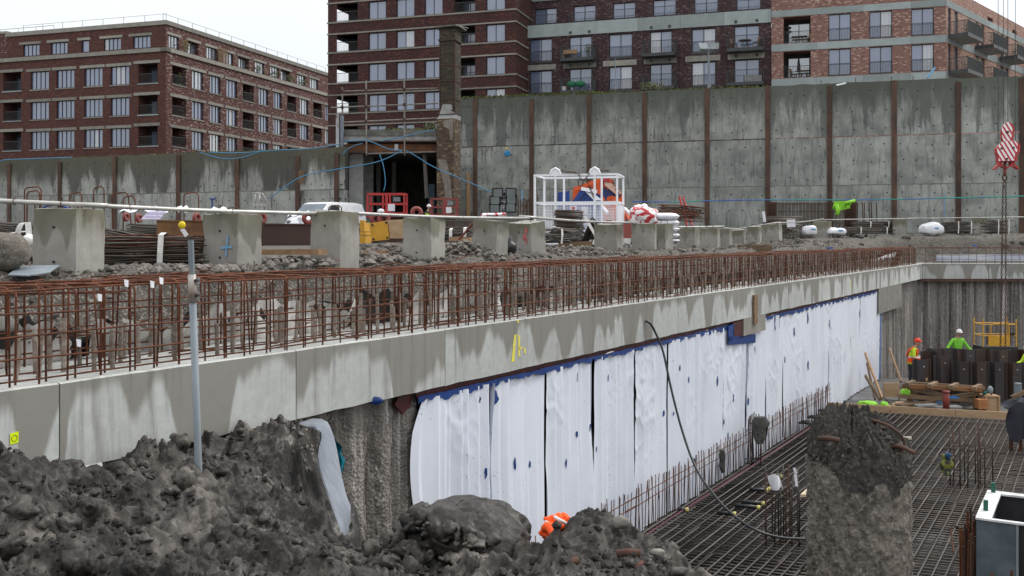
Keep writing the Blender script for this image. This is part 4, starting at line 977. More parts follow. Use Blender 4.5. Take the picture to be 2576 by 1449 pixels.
for x0, y0 in ((860, 950), (1200, 970), (1515, 988), (1865, 1008)): MB().bar(XY(x0-50, y0+28, 32.0), XY(x0+50, y0-18, 33.1), .14, .12).build('cross_block', m_woodd, tr)
for a, b in (((900, 1045, 32.3), (1620, 1190, 32.4)), ((1250, 1195, 32.5), (1880, 1110, 32.3)), ((690, 1150, 32.3), (1860, 1215, 32.3)), ((820, 1280, 32.2), (1300, 1235, 32.4))):
    MB().bar(XY(*a), XY(*b), .05, .13).build('brace', m_woodd, tr)
for x0, y0, y1 in ((850, 1020, 1290), (1850, 1060, 1400), (920, 1040, 1170), (1880, 1080, 1370)): MB().bar(XY(x0, y0, 32.5), XY(x0, y1, 32.5), .11, .16).build('leg', m_woodd, tr)
one(MB().slab([XY(1430, 1150, 32.1), XY(1560, 1145, 32.1), XY(1600, 1185, 32.1), XY(1430, 1185, 32.1)], .02), 'blue_offcut', 'blue plastic offcut on the trestle brace', 'offcut', plain('mid_blue', (.03, .18, .5), None, 3, .5))
one(MB().slab([XY(1255, 1230, 32), XY(1335, 1230, 32), XY(1335, 1255, 32), XY(1255, 1260, 32)], .02), 'blue_offcut', 'small blue offcut on the floor under the trestle', 'offcut', plain('mid_blue2', (.03, .15, .42), None, 3, .5))
mb = MB(); mb.cyl(XY(1402, 1365, 31.6), XY(1402, 1075, 31.6), .10, 14); mb.cyl(XY(1402, 1100, 31.6), XY(1402, 1070, 31.6), .115, 14); one(mb, 'red_pipe', 'short upright dark red pipe in front of the trestle', 'pipe', plain('oxide_red', (.20, .035, .03), (.15, .03, .025), 5, .6), True)
one(MB().slab([XY(455, 950, 34), XY(690, 945, 34), XY(690, 1160, 34), XY(455, 1165, 34)], .05), 'plywood_sheet', 'plywood sheet standing left of the trestle', 'plywood', m_ply)
one(MB().bar(XY(690, 1050, 34), XY(690, 1150, 34.5), .04, .4), 'plywood_sheet', 'edge-on board standing beside the plywood sheet', 'plywood', m_wood)
for k, (a, b, lb) in enumerate((((178, 500, 35.2), (435, 1185, 33.2), 'long pale plank leaning on the membrane end, foremost'), ((205, 650, 35.2), (330, 1195, 34), 'grey plank leaning on the membrane behind the long pale one'), ((180, 840, 34.8), (400, 1200, 33.2), 'short dark plank leaning low on the membrane'), ((545, 435, 38), (720, 930, 36.5), 'yellowish plank leaning against the dark pile wall'), ((1110, 880, 34.2), (1095, 1130, 34), 'pale stake standing behind the trestle'))):
    one(MB().bar(XY(*a), XY(*b), .05, .12), 'timber_plank', lb, 'plank', m_wood if k in (0, 3, 4) else m_woodd)
one(MB().tube([XY(450, 1150, 33.4), XY(620, 1325, 32.2)], .02, 6), 'steel_bar', 'dark bar leaning beside the planks at the mat corner', 'bar', m_rustd)
for k, (a, b, w_) in enumerate((((500, 1320, 31.9), (720, 1195, 33.2), .22), ((95, 1255, 32.4), (175, 1165, 33), .25), ((1250, 1360, 31.8), (1600, 1330, 32), .3), ((940, 1310, 32), (1240, 1275, 32.2), .3), ((680, 1330, 31.9), (860, 1290, 32.2), .3))):
    p, q = XY(*a), XY(*b); p.z = q.z = ZS+.12+.03*k
    one(MB().bar(p, q, w_, .05), 'timber_board', ['stack-like pale boards lying left of the trestle', 'pale rounded board end beside the membrane foot', 'grey board lying behind the edge board at the red pipe', 'grey sheet lying under the trestle', 'grey board lying left under the trestle'][k], 'board', (m_wood, m_wood, m_conc, m_conc, m_woodd)[k])
for k, (cx_, cy_, w_, lb) in enumerate(((200, 1280, .62, 'lime green hi-vis jacket dropped by the membrane foot'), (465, 1290, .25, 'lime green glove on the boards left of the trestle'), (785, 1100, .3, 'lime green cloth behind the left trestle leg'))):
    c = XY(cx_, cy_, 32.5); one(MB().ball(c, (w_/2, .22, .13), 14, 9, f=lambda p: tuple(np.array(p)*(1+.35*float(noise3(p[0]*3+k, p[1]*3, p[2]*3, 7))))), 'work_jacket' if k == 0 else 'work_cloth', lb, 'jacket' if k == 0 else 'cloth', m_lime, True)
bx = thing('timber_box', 'timber box carrying a green drill right of the trestle', 'box', XY(2090, 1395, 32))
for lo, hi in (((1975, 1140), (2195, 1160)), ((1975, 1160), (2000, 1390)), ((2165, 1160), (2195, 1390)), ((2000, 1165), (2165, 1390))):
    p, q = XY(lo[0], hi[1], 32), XY(hi[0], lo[1], 32); MB().b2((p.x, 31.9 if lo[0] != 2000 else 31.95, p.z), (q.x, 32.4, q.z)).build('board', m_wood if lo[0] != 2000 else m_ply, bx)
dr = thing('power_drill', 'green and grey rotary drill lying on the timber box', 'drill', XY(2030, 1140, 32.1))
MB().tube([XY(1960, 1120, 32.1), XY(2030, 1080, 32.1)], .05, 8).build('motor', plain('dark_green', (.0, .09, .07), None, 3, .5), dr, True)
MB().ball(XY(2065, 1055, 32.1), (.09, .1, .13), 10, 8).build('head', m_galv, dr, True); MB().tube([XY(2060, 1085, 32.1), XY(2090, 1125, 32.1)], .03, 6).build('handle', m_black, dr, True)
MB().tube([XY(1960, 1120, 32.1), XY(1905, 1170, 32.1)], .018, 6).build('bit', m_bar, dr, True)
one(MB().b2(XY(1890, 1345, 31.8), XY(1970, 1180, 32.1)), 'red_topped_block', 'orange timber block with a red top beside the timber box', 'block', plain('orange_timber2', (.36, .16, .06), (.25, .1, .04), 4, .7))

# sheet piles
def spile(h_):
    pr = [(-.30, .0), (-.22, .0), (-.15, -.2), (.15, -.2), (.22, .0), (.30, .0)]; n = len(pr); t_ = .012; mb = MB()
    for (x0, y0), (x1, y1) in zip(pr[:-1], pr[1:]):
        mb.add([(x0, y0, 0), (x1, y1, 0), (x1, y1, h_), (x0, y0, h_), (x0, y0+t_, 0), (x1, y1+t_, 0), (x1, y1+t_, h_), (x0, y0+t_, h_)], ((0,1,2,3),(5,4,7,6),(3,2,6,7),(0,4,5,1)))
    mb.tube([(-.30, 0, 0), (-.30, 0, h_)], .022, 6); mb.tube([(.30, 0, 0), (.30, 0, h_)], .022, 6)
    return mb
m_spile = plain('dark_sheet_pile_steel', (.062, .055, .058), (.075, .042, .026), 2.5, .5, .35, stretch=(1, 1, .18), vary=.5, lo=.42, hi=.62)
m_hole = plain('hole_paint', (.4, .4, .4), None, 3, .8)
def sheet_pile(u, v, Y, flip, lb, grp):
    c = P(u, v, Y); h_ = c.z-ZS+.1; r = thing('sheet_pile', lb, 'sheet pile', (c.x, Y, ZS-.1), math.pi if flip else 0, grp)
    spile(h_).build('section', m_spile, r, world=False)
    for k, z_ in enumerate((h_-.24, h_-.42)):
        y = -.2 if not flip else .0
        MB().tube([(0, -.213, z_), (0, -.205, z_)], .025, 8).build('lifting_hole', m_hole if k == 0 else m_black, r, world=False) if not flip else None
od = ['first', 'second', 'third', 'fourth', 'fifth', 'sixth', 'seventh', 'eighth']
for k in range(6): sheet_pile(2418+44.5*k, 909+k*.6, 34.0, False, '%s dark sheet pile from the left in the low front row right of the trestle' % od[k], 'sheet piles in the front row')
for k in range(7): sheet_pile(2352+41.3*k, 876+k*.8, 36.6, k % 2 == 1, '%s dark sheet pile from the left in the taller back row before the basket' % od[k], 'sheet piles in the back row')
for k, (u, v, Y, f) in enumerate(((2318, 903, 34.6, False), (2338, 884, 35.6, True), (2371, 894, 34.5, False), (2334, 956, 34.0, False))):
    sheet_pile(u, v, Y, f, ('sheet pile directly in front of the orange helmeted worker', 'sheet pile turned round just right of the orange helmeted worker', 'taller sheet pile with rust stripe left of the front row', 'short sheet pile below the hands of the orange helmeted worker')[k], 'sheet piles at the left end')

# ---------------------------------------------------------------- people
def skin_body(name, joints, edges, m, parent, root_i=0, sub=1):
    me = bpy.data.meshes.new(name); me.from_pydata([j[0] for j in joints], edges, []); me.materials.append(m)
    o = link(name, me, parent)
    md = o.modifiers.new('skin', 'SKIN'); md.use_smooth_shade = True
    sv = me.skin_vertices[0].data if me.skin_vertices else None
    if sv is None:
        bpy.context.view_layer.objects.active = o
    sv = me.skin_vertices[0].data
    for i, j in enumerate(joints): sv[i].radius = (j[1], j[2] if len(j) > 2 else j[1]); sv[i].use_root = (i == root_i)
    sd = o.modifiers.new('smooth', 'SUBSURF'); sd.levels = sub; sd.render_levels = sub
    return o
def body_mat(name, leg, top, split):
    t = NT(name); x, y, z = t.xyz(); f = t.noise(t.co, 6, 4)
    return t.done(t.mix(t.math('GREATER_THAN', z, split), leg, top), .85)
def vest_mat(name, a, b, bands):
    t = NT(name); x, y, z = t.xyz(); col = t.mix(t.ramp(t.noise(None, 7, 4), .35, .65), a, tuple(q*.75 for q in a))
    for lo, hi, c in bands: col = t.mix(t.math('MULTIPLY', t.math('GREATER_THAN', z, lo), t.math('LESS_THAN', z, hi)), col, c)
    return t.done(col, .8)
def person(label, loc, rz, arms, m_jk, m_hel, lean=0, head=(0, -.04), legs=True, hem=.78):
    """stands facing -Y of its own frame; arms: (elbow, hand) left and right"""
    r = thing('person', label, 'person', loc, rz)
    ly = -lean
    J = [((0, 0, .93), .15, .12), ((0, ly*.3, 1.12), .14, .11), ((0, ly*.8, 1.36), .17, .115), ((0, ly, 1.49), .06), ((0, ly+head[1], 1.58), .07),
         ((-.09, 0, .86), .095), ((-.11, -.02, .50), .068), ((-.11, .02, .09), .05), ((-.11, -.14, .04), .045),
         ((.09, 0, .86), .095), ((.11, -.03, .50), .068), ((.11, .03, .09), .05), ((.11, -.13, .04), .045)]
    E = [(0,1),(1,2),(2,3),(3,4),(0,5),(5,6),(6,7),(7,8),(0,9),(9,10),(10,11),(11,12)]
    skin_body('person_body', J, E, body_mat('clothed_body', (.022, .023, .035), (.42, .24, .17), 1.42), r)
    # head with face
    hc = Vector((0, ly+head[1]-.02, 1.655))
    def hd(p):
        x, y, z = p
        if z < 0: x *= 1-.22*z*z; y = y*(1-.12*z*z)
        return (x, y, z)
    MB().ball(hc, (.077, .098, .118), 14, 12, f=hd).build('head', m_skin, r, True, world=False)
    MB().ball(hc+Vector((0, -.1, -.02)), (.014, .022, .026), 8, 6).build('nose', m_skin, r, True, world=False)
    for s in (-1, 1):
        MB().ball(hc+Vector((s*.03, -.088, .012)), (.012, .008, .008), 8, 5).build('eye', m_black, r, True, world=False)
        MB().ball(hc+Vector((s*.078, .005, -.005)), (.012, .022, .032), 8, 6).build('ear', m_skin, r, True, world=False)
    MB().ball(hc+Vector((0, -.086, -.062)), (.026, .008, .007), 8, 5).build('mouth', m_primer, r, True, world=False)
    hb = MB(); hb.ball(hc+Vector((0, .01, .045)), (.112, .138, .125), 16, 10, f=lambda p: (p[0], p[1], max(p[2], -.12)))
    hb.ball(hc+Vector((0, -.10, .045)), (.085, .075, .014), 12, 6); hl = hb.build('helmet', m_hel, r, True, world=False)
    MB().tube([hc+Vector((0, -.11+.03, .165)), hc+Vector((0, .02, .178)), hc+Vector((0, .11, .14))], .012, 6).build('ridge', m_hel, hl, True, world=False)
    # jacket: torso and both sleeves in one surface
    JJ = [((0, .0, hem), .20, .155), ((0, ly*.25, 1.08), .185, .14), ((0, ly*.75, 1.36), .19, .14), ((0, ly*.95, 1.47), .085)]; EE = [(0, 1), (1, 2), (2, 3)]
    for s, (el, ha) in zip((-1, 1), arms):
        sh = (s*.19, ly*.85, 1.40); k = len(JJ)
        JJ += [(sh, .078), (tuple(lerp(Vector(sh), Vector(el), .5)), .07), (el, .062), (tuple(lerp(Vector(el), Vector(ha), .85)), .05)]
        EE += [(2, k), (k, k+1), (k+1, k+2), (k+2, k+3)]
    skin_body('jacket', JJ, EE, m_jk, r)
    for s, (el, ha) in zip((-1, 1), arms):
        el, ha = Vector(el), Vector(ha); d_ = (ha-el).normalized(); side = d_.cross(Vector((0, 0, 1)))
        side = side.normalized() if side.length > .1 else Vector((1, 0, 0)); up = side.cross(d_)
        mb = MB(); mb.ball(ha, (.034, .04, .034), 8, 6)
        for q in range(4):
            L = (.058, .07, .066, .05)[q]; b_ = ha+side*(.026-.018*q)+d_*.022
            mb.tube([b_, b_+d_*L*.5-up*.008, b_+d_*L*.85-up*.032], [.0105, .010, .008], 6)
        tb = ha+side*.03; mb.tube([tb, tb+side*.026+d_*.018-up*.01, tb+side*.03+d_*.045-up*.018], [.012, .011, .009], 6)
        mb.build('glove', m_black, r, True, world=False)
    return r
p = XY(862, 960, 38.3)
w1p = person('bending person in orange helmet and yellow jacket with orange vest at the sheet piles', (p.x, 38.3, p.z-.06), R(62), (((-.27, -.16, 1.10), (-.10, -.42, 1.02)), ((.25, -.18, 1.10), (.08, -.46, 1.04))),
    vest_mat('orange_vest_over_yellow', (.60, .80, .03), None, ((.97, 1.08, (.95, .10, .012)), (1.08, 1.13, (.62, .62, .6)), (.88, .97, (.95, .10, .012)))), plain('orange_helmet', (.80, .045, .012), None, 3, .3, vary=0), lean=.16, head=(0, -.08), hem=.72)
# vest braces over both shoulders
for s in (-1, 1): MB().tube([(s*.10, -.20, 1.10), (s*.105, -.265, 1.33), (s*.10, -.14, 1.47), (s*.10, .06, 1.36), (s*.10, .12, 1.10)], .033, 6).build('vest_brace', m_hio, w1p, True, world=False)
p = XY(1560, 430, 39.0)
person('person in white helmet and green jacket leaning with spread arms behind the sheet piles', (p.x, 39.0, XY(0, 140, 39.0).z-1.80), R(4), (((-.40, -.10, 1.12), (-.56, -.24, .93)), ((.38, -.10, 1.12), (.54, -.24, .92))),
    vest_mat('soiled_green_jacket', (.22, .66, .05), None, ((.95, 1.0, (.45, .5, .1)),)), plain('white_helmet', (.78, .78, .8), None, 3, .3, vary=0), lean=.10, head=(0, -.08))
p = XY(2600, 700, 35.5)
person('person in yellow jacket half cut by the right picture edge', (p.x+.12, 35.5, ZS), R(-80), (((-.27, -.1, 1.14), (-.2, -.36, 1.1)), ((.27, -.1, 1.14), (.2, -.36, 1.1))), vest_mat('yellow_jacket', (.60, .80, .03), None, ((1.0, 1.06, (.6, .6, .6)),)), plain('white_helmet3', (.78, .78, .8), None, 3, .3, vary=0))
# yellow work platform basket
c = XY(2140, 440, 41); bk = thing('work_platform', 'yellow work platform basket raised behind the sheet piles', 'platform', (c.x, 41, c.z-.25)); x0, x1 = XY(1890, 0, 41).x, XY(2385, 0, 41).x; zt, zm, zb = XY(0, 55, 41).z, XY(0, 225, 41).z, XY(0, 390, 41).z
for x in (x0, x1):
    for y in (40.6, 41.4):
        MB().tube([(x, y, zb), (x, y, zt+.22)], .025, 6).build('post', m_yellow, bk)
for y in (40.6, 41.4):
    for z_ in (zt, zm): MB().tube([(x0, y, z_), (x1, y, z_)], .021, 6).build('rail', m_yellow, bk)
for x in (x0, x1):
    for z_ in (zt, zm): MB().tube([(x, 40.6, z_), (x, 41.4, z_)], .021, 6).build('rail', m_yellow, bk)
MB().b2((x0+.2, 40.55, zb+.04), (x1-.28, 40.6, zm-.02)).build('front_panel', m_yellow, bk)
MB().tube([(x0+.3, 40.58, zm), (x0+.3, 40.58, zt-.1), (x0+.38, 40.58, zt+.02), (x1-.38, 40.58, zt+.02), (x1-.3, 40.58, zt-.1), (x1-.3, 40.58, zm)], .025, 6).build('gate_hoop', m_yellow, bk)
MB().b2((x0-.02, 40.5, zb-.22), (x1+.02, 41.5, zb)).build('base_deck', m_black, bk)
MB().b2((x1-.25, 40.52, zm+.02), (x1-.1, 40.62, zm+.14)).build('control_box', m_black, bk)
MB().cyl(((x0+x1)/2, 41.2, ZS), ((x0+x1)/2, 41.2, zb-.2), .14, 10).build('mast', m_yellow, bk)

# crane hook block, cables and chains
HY = 33.0
def H_(x, y): return P((x/3.6235+3500)*.6708, (y/3.6235+400)*.6708, HY)
c = H_(965, 850); hk = thing('crane_hook_block', 'red and white striped crane hook block hanging on cables at far right', 'crane hook', (c.x, HY, c.z))
def plate(px_, y0, y1, m): 
    pts = [H_(*q) for q in px_]; mb = MB(); n = len(pts); mb.add([(p.x, y0, p.z) for p in pts]+[(p.x, y1, p.z) for p in pts], [tuple(range(n))[::-1], tuple(range(n, 2*n))]+[(i, (i+1) % n, n+(i+1) % n, n+i) for i in range(n)]); return mb
up_ = [(905, 290), (940, 235), (985, 215), (1020, 225), (1045, 270), (1035, 390), (1020, 465), (930, 480), (905, 410)]
lo_ = [(828, 560), (870, 500), (920, 478), (1060, 470), (1098, 510), (1096, 610), (1060, 665), (1065, 738), (848, 745), (845, 655), (828, 620)]
plate(up_, HY-.16, HY-.13, m_chev).build('upper_cheek_plate', m_chev, hk); plate([(x+32, y+18) for x, y in up_], HY-.129, HY+.12, m_red).build('upper_sheave_case', m_red, hk)
plate(lo_, HY-.22, HY-.19, m_chev).build('cheek_plate', m_chev, hk); plate([(x+42, y+8) for x, y in lo_], HY-.189, HY+.2, m_redp).build('sheave_case', m_red, hk)
for pts in ([(875, 745), (915, 745), (915, 790), (945, 835), (905, 815), (865, 820), (820, 858), (808, 850), (830, 815), (870, 790)], [(1035, 745), (1080, 740), (1085, 785), (1125, 815), (1145, 850), (1130, 855), (1090, 822), (1050, 815), (1010, 825), (975, 850), (975, 830), (1030, 790)]):
    plate(pts, HY-.12, HY+.06, m_red).build('horn_plate', m_red, hk)
for x, y in ((968, 352), (880, 575), (1042, 568), (955, 715)): MB().cyl((H_(x, y).x, HY-.25, H_(x, y).z), (H_(x, y).x, HY-.15, H_(x, y).z), .035, 8).build('bolt', m_black, hk)
MB().tube([H_(975, 750), H_(968, 800), H_(972, 870), H_(968, 930)], .05, 8).build('hook_shank', m_redp, hk, True)
MB().tube([H_(968+28*math.sin(a), 965-36*math.cos(a)) for a in np.linspace(.2, 6.08, 14)], .028, 6).build('hook', m_chain, hk, True)
for k, (xa, xb) in enumerate(((865, 862), (945, 942), (1118, 1112), (1028, 1033))):
    a = H_(xa, 640 if k in (0, 2) else 240); mb = MB().tube([(a.x, HY+.05*(k-1.5), a.z), (a.x-.01, HY+.05*(k-1.5), 24)], .011, 5); mb.build('cable', m_black, hk)
def chain(pa, pb, link_, r, m, name, parent):
    pa, pb = Vector(pa), Vector(pb); d_ = pb-pa; n = max(1, int(d_.length/link_)); d_.normalize(); s1 = d_.orthogonal().normalized(); s2 = d_.cross(s1); mb = MB()
    for i in range(n):
        c_ = pa+d_*link_*(i+.5); s_ = s1 if i % 2 else s2
        mb.tube([c_+d_*link_*.62*math.cos(a)+s_*r*2.2*math.sin(a) for a in np.linspace(0, 6.283, 9)[:-1]], r, 4, closed=True)
    return mb.build(name, m, parent)
cs = thing('chain_sling', 'rusty two-leg chain sling hanging from the crane hook down to the sheet piles', 'chain', tuple(P(2520, 905, HY)))
MB().tube([H_(968+22*math.sin(a), 1050-40*math.cos(a)) for a in np.linspace(0, 6.283, 12)[:-1]], .022, 5, closed=True).build('ring', m_chain, cs, True)
chain(H_(945, 1090), P(2516, 905, HY+.6), .085, .0115, m_chain, 'chain_leg', cs); chain(H_(985, 1090), P(2529, 905, HY+.6), .085, .0115, m_chain, 'chain_leg', cs)

# broken pile in the foreground
PC = P(2160, 1300, 7.55)
na, nz = 220, 330
th = np.linspace(0, 2*math.pi, na)[None, :]; zz = np.concatenate([np.linspace(ZS, -2.95, 40), np.linspace(-2.94, -1.62, 200), np.full(90, -1.62)])[:, None]
tp = np.clip((np.arange(nz)-240)/89.0, 0, 1)[:, None]
rb = .370*(1-tp**1.35)**.85; cxn, cyn = np.cos(th)*2, np.sin(th)*2
zz = np.where(tp > 0, -1.62+.30*np.sin(tp*math.pi/2)**.9+.075*np.sin(tp*math.pi)*np.cos(th+2.6), zz)
ns1 = fbm(cxn*1.2+zz*0, cyn*1.2, zz*2.2, 4, 91); ns2 = fbm(cxn*6, cyn*6, zz*12, 3, 92)
rr_ = rb+(.028*ns1+.013*ns2)*(1-tp); d1, d2, hv = worley(th*7+0*zz, zz*19, 93); rr_ = rr_+.010*np.sqrt(np.clip(.3-d1*d1, 0, 1))*hv*(1-tp)+.012*fbm(cxn*11, cyn*11, zz*22, 3, 95)*(1-tp)
ns3 = fbm(rb*cxn*22, rb*cyn*22, .3, 3, 96); zz2 = zz+np.where(tp > 0, .05*ns1+.03*ns2+.035*ns3, 0)
shear = -.10*tp*(1-tp)*2
V = np.stack([PC.x-.0+rr_*np.cos(th)-.05*tp, PC.y+rr_*np.sin(th), zz2+0*th], -1)
sp_ = thing('broken_pile', 'rough broken concrete pile standing up in the right foreground', 'pile', (PC.x, PC.y, ZS))
Fp = grid_faces(nz, na); row_ = Fp[:, 0]//na; col_ = Fp[:, 0] % na; brk = (row_ > 232+14*noise2(col_*.09, row_*0, 97)-26*np.clip(np.cos(2*math.pi*col_/na-5.0), 0, 1)).astype(int)
me = np_mesh('pile_shaft', V.reshape(-1, 3)-np.array([PC.x, PC.y, ZS]), Fp, [m_stump, m_broken], matidx=brk); link('pile_shaft', me, sp_)
rng = np.random.RandomState(12); n = 260; a = rng.uniform(math.pi, 2*math.pi, n); z_ = rng.uniform(-3.0, -1.5, n); q_ = .004+.011*rng.rand(n)**2
st = rocks('aggregate_stone', np.c_[PC.x+.372*np.cos(a), PC.y+.372*np.sin(a), z_]-np.array([PC.x, PC.y, ZS]), q_, m_stone_dk, 14, 1.0); st.parent = sp_
n = 260; a = rng.uniform(0, 6.28, n); r_ = .33*rng.rand(n)**.5; q_ = .008+.022*rng.rand(n)**2
zt_ = -1.62+.27*np.sin((1-r_/.37)*math.pi/2)**.9
st = rocks('crumbled_stone', np.c_[PC.x+r_*np.cos(a), PC.y+r_*np.sin(a), zt_+.02]-np.array([PC.x, PC.y, ZS]), q_, m_stone_dk, 15, 1.0); st.parent = sp_
for pts, r in (([(2058, 1103, 7.2), (2085, 1103, 7.15), (2112, 1108, 7.12)], .019), ([(2192, 1056, 7.4), (2230, 1068, 7.35), (2262, 1090, 7.3), (2275, 1115, 7.3), (2268, 1140, 7.3)], .011), ([(2245, 1128, 7.3), (2262, 1122, 7.2), (2300, 1140, 7.1)], .016)):
    MB().tube(spline([P(*q) for q in pts], 4), r, 7).build('bent_bar', m_rustd, sp_, True)

# column formwork at the right edge
FO = P(2456, 1301, 14.0); zt = FO.z-ZS; fw = thing('column_formwork', 'open steel framed formwork box with white top edges at lower right', 'formwork', (FO.x, FO.y, ZS), math.atan2(-AD.x, AD.y))
m_fsteel = plain('blue_grey_formwork_steel', (.15, .19, .215), (.095, .12, .14), 3, .4, .3, bump=.1); m_phen = plain('black_phenolic_ply', (.02, .02, .026), (.035, .033, .035), 2, .35)
m_wornw = plain('worn_white_edge', (.66, .67, .67), (.36, .37, .36), 5, .55, lo=.45, hi=.7, vary=0); zb = .1; x1 = 3.0; y1 = 1.76
def FB(lo, hi, nm, m): return MB().b2(lo, hi).build(nm, m, fw, world=False)
FB((0, 0, zb), (.50, .12, zt-.03), 'edge_frame', m_fsteel); FB((.506, .02, zb), (x1, .1, zt-.03), 'front_panel', m_phen); FB((.50, -.012, zb), (.53, .018, zt-.03), 'panel_joint', m_galv)
FB((0, .125, zb), (.12, y1, zt-.03), 'side_panel', m_fsteel); FB((.125, y1-.1, zb), (x1, y1, zt-.03), 'back_panel', m_phen)
for lo, hi in (((-.01, -.02, zt-.028), (x1, .055, zt)), ((-.012, .058, zt-.028), (.19, y1+.01, zt+.002)), ((.193, y1-.16, zt-.028), (x1, y1+.012, zt))): FB(lo, hi, 'top_rail', m_wornw)
for x in (.62, 1.5): FB((x, y1-.28, zb), (x+.32, y1-.11, zt-.06), 'inner_stiffener', m_fsteel)
MB().tube([(.55, y1-.36, zt-.32), (1.1, y1-.36, zt-.33)], .055, 8).build('clamp', m_post, fw, True, world=False)
m_grn = plain('green_bracket', (.02, .14, .09), None, 3, .5)
for y in (1.62, .42): FB((.05, y, zt+.004), (.11, y+.06, zt+.15), 'bracket', m_grn)
for k in range(20): x, y = -.07-.05*(k % 4)-.004*k, .02+.085*k; MB().cyl((x, y, -.05), (x+random.gauss(0, .02), y, zt-.25-.12*(k % 3)), .017, 5).build('rusty_upright', m_rust if k % 2 else m_rustd, fw, world=False)
for k, x in enumerate((.2, .42, .80, 1.2)): MB().cyl((x, -.2, 0), (x+random.gauss(0, .02), -.2, zt-.75+random.gauss(0, .08)), .017, 6).build('starter_bar', m_rust, fw, world=False)
MB().tube([(-.4, -.25, zt-.98), (x1, -.28, zt-1.05)], .02, 6).build('tie_bar', m_fsteel, fw, world=False)
def text(s, name, loc, rot, size, m, parent=None, ext=.002, mirror=False, sx=1):
    cu = bpy.data.curves.new(name, 'FONT'); cu.body = s; cu.size = size; cu.extrude = ext; cu.align_x = 'CENTER'; cu.align_y = 'CENTER'; cu.materials.append(m)
    tmp = bpy.data.objects.new('lettering', cu); C.objects.link(tmp); dg = bpy.context.evaluated_depsgraph_get()
    me = bpy.data.meshes.new_from_object(tmp.evaluated_get(dg)); me.name = name; bpy.data.objects.remove(tmp)
    o = bpy.data.objects.new(name, me); C.objects.link(o); o.rotation_euler = rot; o.scale = (-sx if mirror else sx, 1, 1)
    if parent: o.parent = parent; o.location = wm(parent).inverted() @ Vector(loc)
    else: o.location = loc
    return o
m_print = plain('grey_print', (.13, .13, .14), None, 3, .6)
FB((.60, .008, zt-.98), (1.15, .0185, zt-.52), 'printed_field', m_print)
tx = text('NOE', 'printed_letters', (0, 0, 0), (R(90), R(90), 0), .26, m_phen); tx.parent = fw; tx.location = (.74, .004, zt-.75)

# black sheet over the starter column at the right edge
q0 = P(2545, 1105, 25); cb = thing('column_cage', 'rusty column bars under a black cover at the right edge', 'column', (q0.x, 25, ZS))
for k in range(9): MB().cyl((q0.x-.05+.08*k, 25+.1*(k % 3), ZS), (q0.x-.05+.08*k, 25+.1*(k % 3), P(0, 1085, 25).z), .02, 5).build('bar', m_rust if k % 2 else m_rustd, cb)
MB().cyl((P(2566, 0, 25).x, 25.1, P(0, 1040, 25).z), (P(2566, 0, 25).x, 25.1, P(0, 965, 25).z), .09, 8).build('prop_head', m_galv, cb); MB().bar(P(2545, 1000, 25), P(2580, 985, 25), .08, .1).build('timber', m_woodd, cb)
A = []
for i in range(12):
    q = i/11; row = []
    for j in range(14):
        s = j/13; row.append((P(2526-6*math.sin(q*3)+s*75, 0, 25).x, 24.75+.12*math.sin(s*9+q*3)-.1*q, P(0, lerp(1022, 1100, q)-14*math.sin(s*2.5)*(1-q)+4*math.sin(s*13), 25).z))
    A.append(row)
mb = MB(); mb.grid(np.array(A)); B_ = [[(x, y+.5, z) for x, y, z in r] for r in A]; mb.grid(np.array([A[0], B_[0]])); one(mb, 'black_cover', 'black cloth cover draped over the column bars at the right edge', 'cover', m_navy, True)
# ---------------------------------------------------------------- concrete blocks with a scaffold rail on top
BL = ['largest near concrete block, dark wet top corner, left of the rust bundle', 'concrete block with a blue sprayed cross on its face', 'concrete block standing before the white van', 'concrete block with a scalloped wet stain right of the yellow crate',
 'concrete block half buried in rubble with moss streak and red pole beside it', 'tilted concrete block with red paint mark', 'small concrete block with wet stain before the white lifting cage', 'concrete block in front of the white bag stack, left one of the touching pair', 'concrete block touching the right side of the one at the bag stack',
 'concrete block just right of the white bag stack', 'concrete block with a twin tongued wet stain under the rail joint', 'narrow concrete block squeezed beside the twin stained block', 'leaning yellowish block at the low point of the rail', 'concrete block where the rail starts to climb', 'concrete block with two pale patches at the bend of the rail',
 'far concrete block between two white bags', 'far concrete block left of the big white bag', 'far concrete block right of the big white bag', 'far concrete block at the right picture edge']
tilt = {5: (R(7), R(2)), 4: (R(-2), R(3)), 12: (R(5), R(-3)), 13: (R(3), 0), 14: (R(2), R(-2)), 1: (R(-1), R(-1)), 6: (R(2), 0), 3: (0, R(1))}
m_hole2 = plain('tie_hole', (.03, .035, .04), None, 3, .9)
